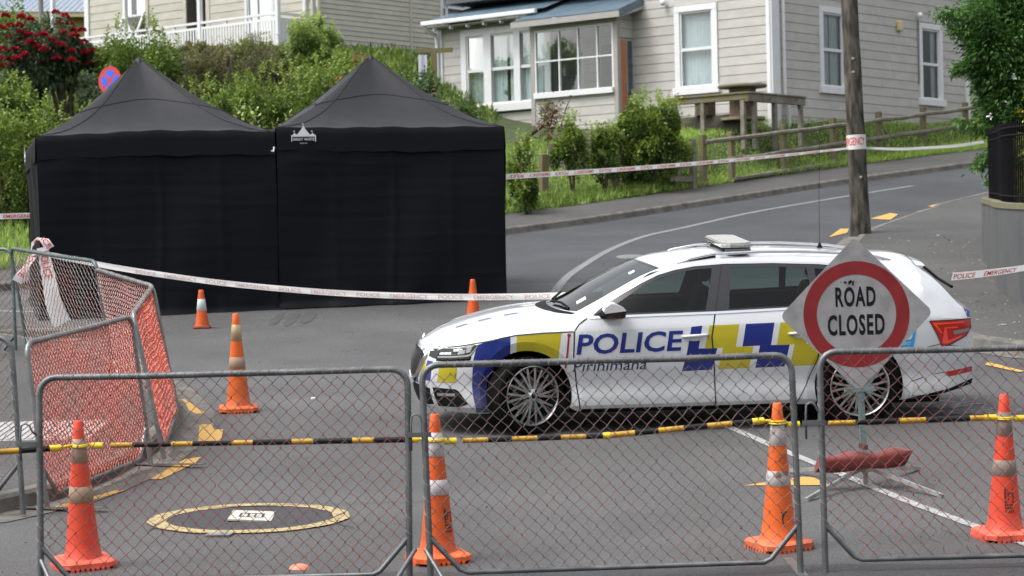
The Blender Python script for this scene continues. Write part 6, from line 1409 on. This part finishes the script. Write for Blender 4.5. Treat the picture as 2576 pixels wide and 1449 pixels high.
# tree fern with browning fronds
XFn, YFn = -3.0, 49.2; zf = ground_z(XFn, YFn); t = thing('tree_fern', 'tree fern with rusty brown fronds behind the right tent peak', 'tree fern', Matrix.Translation((XFn, YFn, zf)))
M_FR = leaf_mat('frond_rust', (.10, .05, .02), (.26, .16, .05)); hc = 7.15 - zf
MB().tube([(0, 0, -.1), (.03, 0, hc * .6), (0, 0, hc)], [.11, .09, .07], 10).build('trunk', M_BARK, t)
for i, (az, L_, el) in enumerate(((-95, 1.05, 80), (175, 1.25, 28), (160, .8, 48), (8, 1.0, 38), (-10, .75, 15), (-150, .8, 30), (-40, .7, 25), (90, .9, 40), (40, .9, 45), (200, 1.2, 8))):
    q = []; a = radians(az)
    for k in range(12):
        f = k / 11; e = radians(el) - f * f * 1.3; r_l = L_ * f
        p = q[-1] + Vector((cos(a) * cos(e), sin(a) * cos(e), sin(e))) * (L_ / 11) if q else Vector((0, 0, hc)); q.append(p)
    st = MB().tube(q, [.012 * (1 - k / 14) for k in range(12)], 5).build('frond', mat('frond_rib', (.10, .06, .02), .8), t)
    pos = []; dr = []
    side = Vector((-sin(a), cos(a), 0))
    for k in range(1, 12):
        for m_ in range(3):
            f = (k + m_ / 3) / 12; p = q[k - 1].lerp(q[k], m_ / 3)
            for s in (-1, 1): pos.append(p); dr.append(side * s + (q[k] - q[k-1]).normalized() * .5)
    pos, dr = np.array([tuple(p) for p in pos]), np.array([tuple(p) for p in dr]); ll = .26 * np.sin(np.linspace(.35, pi - .2, len(pos)))
    leaf_mesh('leaflet', pos, dr, ll, .035, rng.random(len(pos)) * (.4 if i in (0, 3) else 1), M_FR, st, droop=.5)
# shrubs in front of the grey house
shrub('bush', 'narrow glossy bush against the right edge of the right tent', .28, 45.6, 5.98, .30, LF_GLOSS, .4, 3200, (.06, .034), 24, .3, sprigs=12, seed=51)
shrub('bush', 'slim upright glossy bush left of the house path steps', 1.28, 48.2, 6.5, .36, LF_GLOSS, .36, 3000, (.06, .034), 22, .3, sprigs=16, seed=52, low=.35)
shrub('bush', 'small glossy bush in the middle below the porch window', 1.95, 48.6, 6.35, .42, LF_GLOSS, .4, 3200, (.06, .034), 24, .3, sprigs=16, seed=53, low=.35)
shrub('bush', 'large glossy green bush in front of the orange front door', 3.0, 49.3, 7.02, .74, LF_GLOSS, .6, 15000, (.06, .034), 60, .24, sprigs=46, seed=54, low=.2)
shrub('bush', 'dark glossy bush filling the gap left of the large door bush', 2.35, 49.4, 6.5, .42, LF_GLOSS, .4, 3500, (.06, .034), 26, .28, sprigs=12, seed=55)
# broken fern and dead branches by the porch
XD, YD = .85, 52.2; zd = 6.2; t = thing('dead_fern', 'broken brown fern and dead branches in front of the porch', 'dead plant', Matrix.Translation((XD, YD, zd)))
pos = np.column_stack([rng.normal(.12, .14, 420), rng.normal(0, .1, 420), np.abs(rng.normal(.35, .25, 420))]); leaf_mesh('withered_foliage', pos, rng.normal(size=(420, 3)) + np.array([.2, 0, .7]), .16, .03, rng.random(420), leaf_mat('withered', (.05, .03, .012), (.22, .12, .05)), t, droop=.3)
pos = np.column_stack([rng.normal(.0, .07, 200), rng.normal(0, .06, 200), rng.uniform(.3, .85, 200)]); leaf_mesh('frond', pos, rng.normal(size=(200, 3)) + np.array([-.1, 0, .8]), .15, .03, rng.random(200), LF_OLIVE, t, droop=.3)
MB().tube([(-.85, .1, -.15), (-.5, .05, .08), (-.1, 0, .35)], [.06, .065, .05], 8).build('branch', M_BARK, t); MB().tube([(.3, 0, .3), (.42, .02, .7), (.55, 0, 1.0)], [.02, .014, .006], 6).build('branch', M_BARK, t)
# climber over the corner fence on the right
XH, YH = 7.55, 36.3; zh = 4.15
t = thing('climbing_hedge', 'overgrown green climber with small yellow flowers over the right fence', 'hedge', Matrix.Translation((XH, YH, zh)))
Pl = []; Dl = []; Tl = []
for (cx_, cy_, cz_, rx, ry, h, n_, sd, nc) in ((.62, .1, .9, 1.0, .9, 2.8, 36000, 61, 110), (-.02, -.1, 1.5, .58, .6, 1.9, 17000, 62, 70), (.15, -.15, .85, .45, .5, .9, 6000, 63, 30), (.95, -.6, .3, .6, .5, 2.2, 10000, 64, 44)):
    a_, b_, c_ = clump_points(n_, rx, ry, h, 0, nc, .26, sd, .6); Pl.append(a_ + np.array([cx_, cy_, cz_])); Dl.append(b_ + np.array([-.3, -.2, -.2])); Tl.append(c_)
for (x, y, z, dx, dz) in ((-.55, -.3, 2.85, -.45, .0), (-.5, -.3, 2.1, -.25, -.1), (-.25, -.35, 1.05, -.45, .15), (-.2, -.4, .75, -.3, -.25), (-.1, -.45, .6, -.15, -.35), (-.5, -.3, 2.55, -.3, .1)):
    f = rng.random(460); Pl.append(np.column_stack([x + dx * f + rng.normal(0, .055, 460), y + rng.normal(0, .07, 460), z + dz * f + rng.normal(0, .05, 460)])); Dl.append(rng.normal(size=(460, 3)) + np.array([-.4, -.3, -.1])); Tl.append(rng.normal(.6, .16, 460))
P, D, tn = np.vstack(Pl), np.vstack(Dl), np.concatenate(Tl)
leaf_mesh('foliage', P, D, .085 * rng.uniform(.6, 1.2, len(P)), .031, tn, LF_TREE, t, droop=.3)
M_YF = leaf_mat('yellow_flower', (.5, .32, .01), (.75, .55, .03)); k = np.array([(.55 + rng.normal(0, .22), -.75 + rng.normal(0, .06), .9 + rng.normal(0, .5)) for _ in range(40)])
for i in range(40):
    d = rng.normal(size=(14, 3)); d[:, 1] -= .8; leaf_mesh('flower', k[i] + rng.normal(size=(14, 3)) * .025, d, .045, .04, rng.random(14), M_YF, t)
for i in range(4):
    d = rng.normal(size=(10, 3)); d[:, 1] -= .8; leaf_mesh('flower', np.array([-.15 + rng.normal(0, .3), -.62, 1.7 + rng.normal(0, .35)]) + rng.normal(size=(10, 3)) * .02, d, .04, .035, rng.random(10), mat('white_flower', (.7, .7, .66), .6), t)
MB().tube([(.4, .1, -.3), (.3, 0, 1), (.1, 0, 2.2)], [.07, .06, .03], 8).build('stems', M_BARK, t)

# grass: lawn blades along the far verge, and on the left bank
LF_GRASS = leaf_mat('grass_blade', (.14, .23, .04), (.36, .48, .11), .6)
def grass(name, label, pts, hmin, hmax, m=LF_GRASS, w=.012):
    pos = np.array([tuple(SL @ Vector((x, y, bank(x, y)))) for x, y in pts]); n = len(pos)
    o = leaf_mesh(name, pos, rng.normal(0, .35, (n, 3)) + np.array([0, 0, 1.0]), rng.uniform(hmin, hmax, n), w, rng.normal(.5, .22, n), m, droop=.15); return tag(o, label, 'grass', kind='stuff')
def rnd_verge(n, xa, xb_, d0, d1):
    out = []
    while len(out) < n:
        x = random.uniform(xa, xb_); d = random.uniform(d0, d1); out.append((x, interp(x, KERB) + d / .75))
    return out
grass('lawn_grass', 'mown green lawn behind the post and rail fence', rnd_verge(26000, 3.2, 13.5, 1.86, 4.4), .05, .13, w=.016)
grass('verge_grass', 'long rough grass along the edge of the far footpath', rnd_verge(16000, -.8, 4.2, 1.84, 7.0), .08, .24, w=.014) 
grass('verge_weeds', 'tufts of weeds edging the far footpath', [p for q in range(60) for p in [(lambda c: (c[0] + random.gauss(0, .1), c[1] + random.gauss(0, .07)))(c) for c in [rnd_verge(1, -.3, 4.3, 1.95, 2.6)[0]] for _ in range(60)]], .08, .3, LF_MID, .02)
grass('fence_line_grass', 'longer grass at the foot of the post and rail fence', rnd_verge(5000, 3.9, 12.5, 1.84, 2.25), .08, .24, w=.014)
grass('bank_grass', 'long bright grass on the bank at the left edge', rnd_verge(12000, -12, -5.5, 2.0, 6.5), .1, .34, w=.016)

grass('ground_cover', 'low leafy ground cover on the bank behind the tents', [(random.uniform(-13, -.3), random.uniform(43, 64)) for _ in range(22000)], .12, .4, LF_MID, .06)
for X, Y, tp, rx, lm, lab, sd in ((-7.4, 56, 8.95, 1.0, LF_OLIVE, 'scrubby bush under the middle of the verandah', 81), (-6.0, 56.5, 9.0, 1.0, LF_MID, 'leafy bush under the right half of the verandah', 82), (-3.3, 53.5, 8.2, 1.0, LF_HEDGE, 'yellow green bush below the cream house side wall', 83), (-2.4, 49, 7.35, .8, LF_DARK, 'dark bush left of the right tent peak', 84), (-6.6, 45.2, 6.9, .8, LF_HEDGE, 'leafy bush just behind the left tent peak', 85), (-10.4, 46.5, 7.6, 1.2, LF_HEDGE, 'leafy bush under the rhododendron at the left edge', 86), (-9.2, 53, 8.0, 1.0, LF_DARK, 'dark bush behind the rhododendron stems', 87), (-1.3, 48.5, 6.9, .8, LF_DARK, 'dark bush behind the right slope of the right tent', 88)):
    shrub('bush', lab, X, Y, tp, rx, lm, .8, 6500, (.08, .04), 40, .27, sprigs=24, seed=sd)
# ================================================================== TIMBER FENCE, GATE, STEPS AND TERRACE
M_RAIL = mat('weathered_fence_timber', (.13, .115, .085), .9, c2=(.21, .20, .165), scale=5, detail=8, stretch=(1, 1, 1), bump=.5, bscale=25); M_MOSS = mat('mossy_post_timber', (.15, .135, .10), .9, c2=(.14, .12, .03), scale=4, detail=6, bump=.5, bscale=25)
rf = thing('post_and_rail_fence', 'weathered timber post and rail fence climbing beside the far footpath', 'fence', Matrix.Identity(4))
FP = [(4.1, 50.45), (4.78, 51.3), (6.09, 52.94), (7.42, 54.6), (8.72, 56.22), (10.05, 57.88), (11.4, 59.58), (12.75, 61.3)]
fa = math.degrees(atan2(FP[-1][1] - FP[0][1], FP[-1][0] - FP[0][0]))
tops_ = []
for i, (x, y) in enumerate(FP):
    p = S(x, y, bank(x, y)); p.z = S(x, y, ext(y) + .13).z; tops_.append(p)
    MB().prism([(-.07, -.06), (.07, -.06), (.07, .06), (-.07, .06)], -.3, 1.1 + .02 * sin(i * 5)).build('post', M_MOSS, rf, Matrix.Translation(p) @ RZ(fa), bevel=(.015, 2))
for i in range(len(FP) - 1):
    for z, off in ((.93, -.075), (.50, -.075), (.06, -.075)):
        a, c = tops_[i], tops_[i+1]; d = (c - a).normalized(); nrm = Vector((d.y, -d.x, 0)).normalized()
        q0, q1 = a + nrm * .07 + Vector((0, 0, z)) - d * .02, c + nrm * .07 + Vector((0, 0, z)) + d * .02; mid = (q0 + q1) / 2 + Vector((0, 0, -.012 + .02 * sin(i * 7 + z * 9)))
        if i < 1 and z < .2: continue
        MB().tube([q0, mid, q1], .05, 6, twist=.5).build('rail', M_RAIL, rf, smooth_angle=30)
gt = thing('timber_gate', 'small weathered timber gate at the near end of the post and rail fence', 'gate', Matrix.Translation(S(3.72, 49.95, ext(50) + .13)) @ RZ(fa))
MB().box(.16, .29, -.05, .05, -.2, 1.05).build('gate_post', M_RAIL, gt)
for z in (.15, .45, .78): MB().box(-.6, .18, -.02, .02, z, z + .11).build('gate_rail', M_RAIL, gt)
MB().box(-.05, .05, -.04, -.02, -.45, .45, T(-.2, 0, .5) @ RY(40)).build('gate_brace', M_RAIL, gt)
MB().lathe([(.0001, .02), (.03, .015), (.035, 0)], 10, m=T(.22, -.06, .8) @ RX(90)).build('gate_latch', M_GALV, gt)
for X, Y, tp, lab in ((.68, 48.0, 5.68, 'old mossy square fence post near the right edge of the tent'), (2.16, 49.0, 5.87, 'old grey fence post below the small glossy bush')):
    z = ground_z(X, Y); tag(MB().prism([(-.085, -.07), (.085, -.07), (.085, .07), (-.085, .07)], -.2, tp - z).build('old_post', M_MOSS, matrix=Matrix.Translation((X, Y, z)) @ RZ(35) @ RX(2), bevel=(.012, 2)), lab, 'fence post')
# concrete block steps
bl = thing('block_steps', 'stepped stack of grey concrete blocks beside the house shrubs', 'steps', Matrix.Translation((.95, 50.2, 4.9)) @ RZ(-12))
for r_i, (u0_, u1_) in enumerate(((-.45, .9), (-.42, .9), (-.36, .85), (-.28, .85), (-.15, .8), (-.05, .8))):
    n_ = 3
    for i in range(n_):
        a, c = u0_ + (u1_ - u0_) * i / n_, u0_ + (u1_ - u0_) * (i + 1) / n_; MB().box(a + .006, c - .006, .02 * r_i, .5, .23 * r_i + .006, .23 * (r_i + 1) - .006).build('block', mat('grey_block', (.11, .10, .085), .9, c2=(.16, .15, .13), scale=5, bump=.6, bscale=30), bl, bevel=(.012, 2))
# terrace wall, timber rail and cable reel in front of the big window
tw = tag(MB().box(0, .14, -.3, 3.2, -1.5, -.05).build('terrace_wall', M_CONC, matrix=house_matrix(KG - DQ * 1.35 + DL * .35), bevel=(.02, 2)), 'low mossy concrete terrace wall below the big white window', 'wall')
tg = tag(MB().box(0, 1.25, 0, 3.2, -.4, -.08).build('terrace_slab', M_CONC, matrix=house_matrix(KG - DQ * 1.2 + DL * .3)), 'concrete terrace slab between the low wall and the house', 'terrace')
tr = thing('timber_rail', 'mossy timber barrier rail turning the corner before the cable reel', 'railing', house_matrix(Vector((5.28, 52.3, 7.19))))
Wl_, Wr_ = Wall(tr, (0, 0, 0), (0, 1, 0), (-1, 0, 0)), Wall(tr, (0, 0, 0), (1, 0, 0), (0, -1, 0))
Wl_.box('beam', M_MOSS, tr, -.05, 2.1, -.16, -.03, -.06, .06, (.01, 2)); Wl_.box('cap_board', M_MOSS, tr, -.07, 2.1, -.03, .01, -.08, .09, (.008, 2)); Wr_.box('beam', M_RAIL, tr, -.05, 2.25, -.20, -.03, -.05, .06, (.01, 2)); Wr_.box('cap_board', M_RAIL, tr, -.07, 2.25, -.028, .012, -.08, .09, (.008, 2))
for W_, u in ((Wl_, .12), (Wl_, 1.2), (Wl_, 2.0), (Wr_, .25), (Wr_, 1.05), (Wr_, 2.1)): W_.box('post', M_RAIL, tr, u - .05, u + .05, -1.25, -.16, -.04, .05)
rl_ = thing('cable_reel', 'wooden cable reel used as a round table in front of the grey house', 'cable reel', Matrix.Translation((5.24, 53.0, 6.62)))
M_REEL = mat('reel_timber', (.16, .14, .10), .85, c2=(.22, .2, .14), scale=5, bump=.4, bscale=20); M_REELC = mat('reel_core_rusty', (.24, .17, .13), .85, c2=(.15, .10, .07), scale=3, detail=6)
MB().lathe([(.0001, .72), (.54, .725), (.555, .76), (.54, .795), (.0001, .80)], 40).build('top_disc', M_REEL, rl_, smooth_angle=40); MB().lathe([(.0001, .0), (.5, .0), (.5, .06), (.0001, .06)], 40).build('bottom_disc', M_REEL, rl_)
for i in range(20): MB().box(-.048, .048, .265, .295, .06, .72, RZ(18 * i)).build('stave', M_REELC, rl_)
r2b = thing('cable_reel', 'second smaller cable reel standing left behind the timber rail', 'cable reel', Matrix.Translation((4.45, 53.6, 6.78)), )
for i in range(16): MB().box(-.05, .05, .2, .23, 0, .34, RZ(22.5 * i)).build('stave', M_REELC, r2b)
MB().lathe([(.0001, .0), (.3, .0), (.3, .05), (.0001, .05)], 24, m=T(0, 0, .33)).build('top_disc', M_REEL, r2b)
# clothes post by the cream house
cp = thing('clothes_post', 'mossy timber T post between the two houses', 'clothes post', Matrix.Translation((-1.75, 57, ground_z(-1.75, 57))) @ RZ(-10)); hz = 8.68 - ground_z(-1.75, 57)
MB().box(-.06, .06, -.05, .05, -.2, hz).build('post', M_MOSS, cp); MB().box(-.45, .45, -.05, .05, hz, hz + .1).build('cross_arm', M_MOSS, cp)
tag(MB().add([(u, .02 * sin(u * 40), z) for z in (0, -.25, -.5, -.62) for u in (-.1, -.05, 0, .05, .1)], [(j*5+i, j*5+i+1, (j+1)*5+i+1, (j+1)*5+i) for j in range(3) for i in range(4)]).build('hanging_cloth', mat('pale_lilac_cloth', (.5, .48, .6), .8), matrix=Matrix.Translation((-2.02, 56.9, 8.62)), smooth=True), 'pale lilac cloth hanging from the T post between the houses', 'cloth')
tag(MB().tube([(0, 0, 0), (.02, 0, 6)], .07, 10).build('background_pole', mat('pale_pole', (.22, .21, .19), .8), matrix=Matrix.Translation((-12.93, 66, 7))), 'thin grey pole in front of the yellow house', 'pole')

# ================================================================== CORNER WALL AND IRON FENCE ON THE RIGHT
WALLP = dens([(16, 23.6), (10, 25.2), (7.6, 26.6), (6.6, 27.9), (6.28, 29.2), (6.35, 31.0), (6.75, 33.4), (7.2, 36.3), (7.9, 38.6), (10, 43)], .35)
M_CW = mat('painted_concrete_wall', (.062, .067, .07), .75, c2=(.09, .092, .09), scale=2, detail=6, bump=.25, bscale=20, stretch=(1, 1, .6))
def wall_top(y): return 4.2 - .045 * (37 - y)
def wall_ribbon(name, m, line, z0, zadd, th, cap=0, thick=None):
    b = MB(); n = len(line); vs = []
    for i, (x, y) in enumerate(line):
        dx = line[min(i+1, n-1)][0] - line[max(i-1, 0)][0]; dy = line[min(i+1, n-1)][1] - line[max(i-1, 0)][1]; L = math.hypot(dx, dy); nx_, ny_ = dy / L, -dx / L
        e = .125
        zl = S(x, y, e).z - .05; z1 = 4.2 - .045 * (37 - y) + zadd
        for o, zt in ((cap, z1 - .07 if thick else zl + z0), (cap, z1), (-th - cap, z1), (-th - cap, z1 - .07 if thick else zl + z0)):
            p = S(x + (-nx_) * o, y + (-ny_) * o, 0); vs.append((p.x, p.y, zt))
    for i in range(n - 1):
        for k in range(4): b.f.append((i*4+k, i*4+(k+1) % 4, (i+1)*4+(k+1) % 4, (i+1)*4+k)); b.mi.append(0)
    b.v = [tuple(v) for v in vs]; b.f += [(0, 1, 2, 3), tuple((n-1)*4+k for k in (3, 2, 1, 0))]; b.mi += [0, 0]
    return b.build(name, m, smooth_angle=30)
cw = tag(wall_ribbon('corner_retaining_wall', M_CW, WALLP, 0, 0, .22), 'rounded grey concrete retaining wall at the right edge', 'wall')
coping = wall_ribbon('coping', mat('mossy_coping', (.15, .15, .12), .85, c2=(.14, .13, .04), scale=4, bump=.4), WALLP, 0, .04, .22, .015, True); coping.parent = cw
cf = thing('iron_fence', 'black iron picket fence on top of the rounded corner wall', 'fence', Matrix.Identity(4)); M_IRON = mat('black_iron', (.006, .006, .007), .7, 0, var=.2, spec=.05)
pts_ = [p for p in WALLP]; path = [Vector((S(x, y).x + .12, S(x, y).y, wall_top(y) - 4.2)) for x, y in pts_]
vis = [p for p in path if p.x < 9.2]
Lc = [0]
for a, c in zip(vis, vis[1:]): Lc.append(Lc[-1] + (c - a).length)
def along(s):
    i = max(k for k in range(len(Lc)) if Lc[k] <= s + 1e-9); i = min(i, len(vis) - 2); return vis[i].lerp(vis[i+1], (s - Lc[i]) / (Lc[i+1] - Lc[i]))
pk = MB().tube([(0, 0, 4.24), (0, 0, 5.24)], .0095, 6).tube([(0, 0, 5.24), (0, 0, 5.28)], [.0095, .002], 6).build('picket', M_IRON, cf)
npk = int(Lc[-1] / .12); pk.matrix_basis = Matrix.Translation(along(0))
for i in range(1, npk): copy_of(pk, cf, Matrix.Translation(along(Lc[-1] * i / npk)))
for z in (4.32, 5.10, 5.2): MB().tube([p + Vector((0, 0, z)) for p in vis], .016, 6).build('rail', M_IRON, cf)
shrub('bush', 'yellow flecked bush behind the iron pickets at the right edge', 7.75, 33.6, 5.15, .7, leaf_mat('leaf_yellow_green', (.03, .06, .01), (.22, .22, .02)), 1.2, 5000, (.07, .035), 34, .28, base=4.1, seed=71)
bpy.context.view_layer.update()
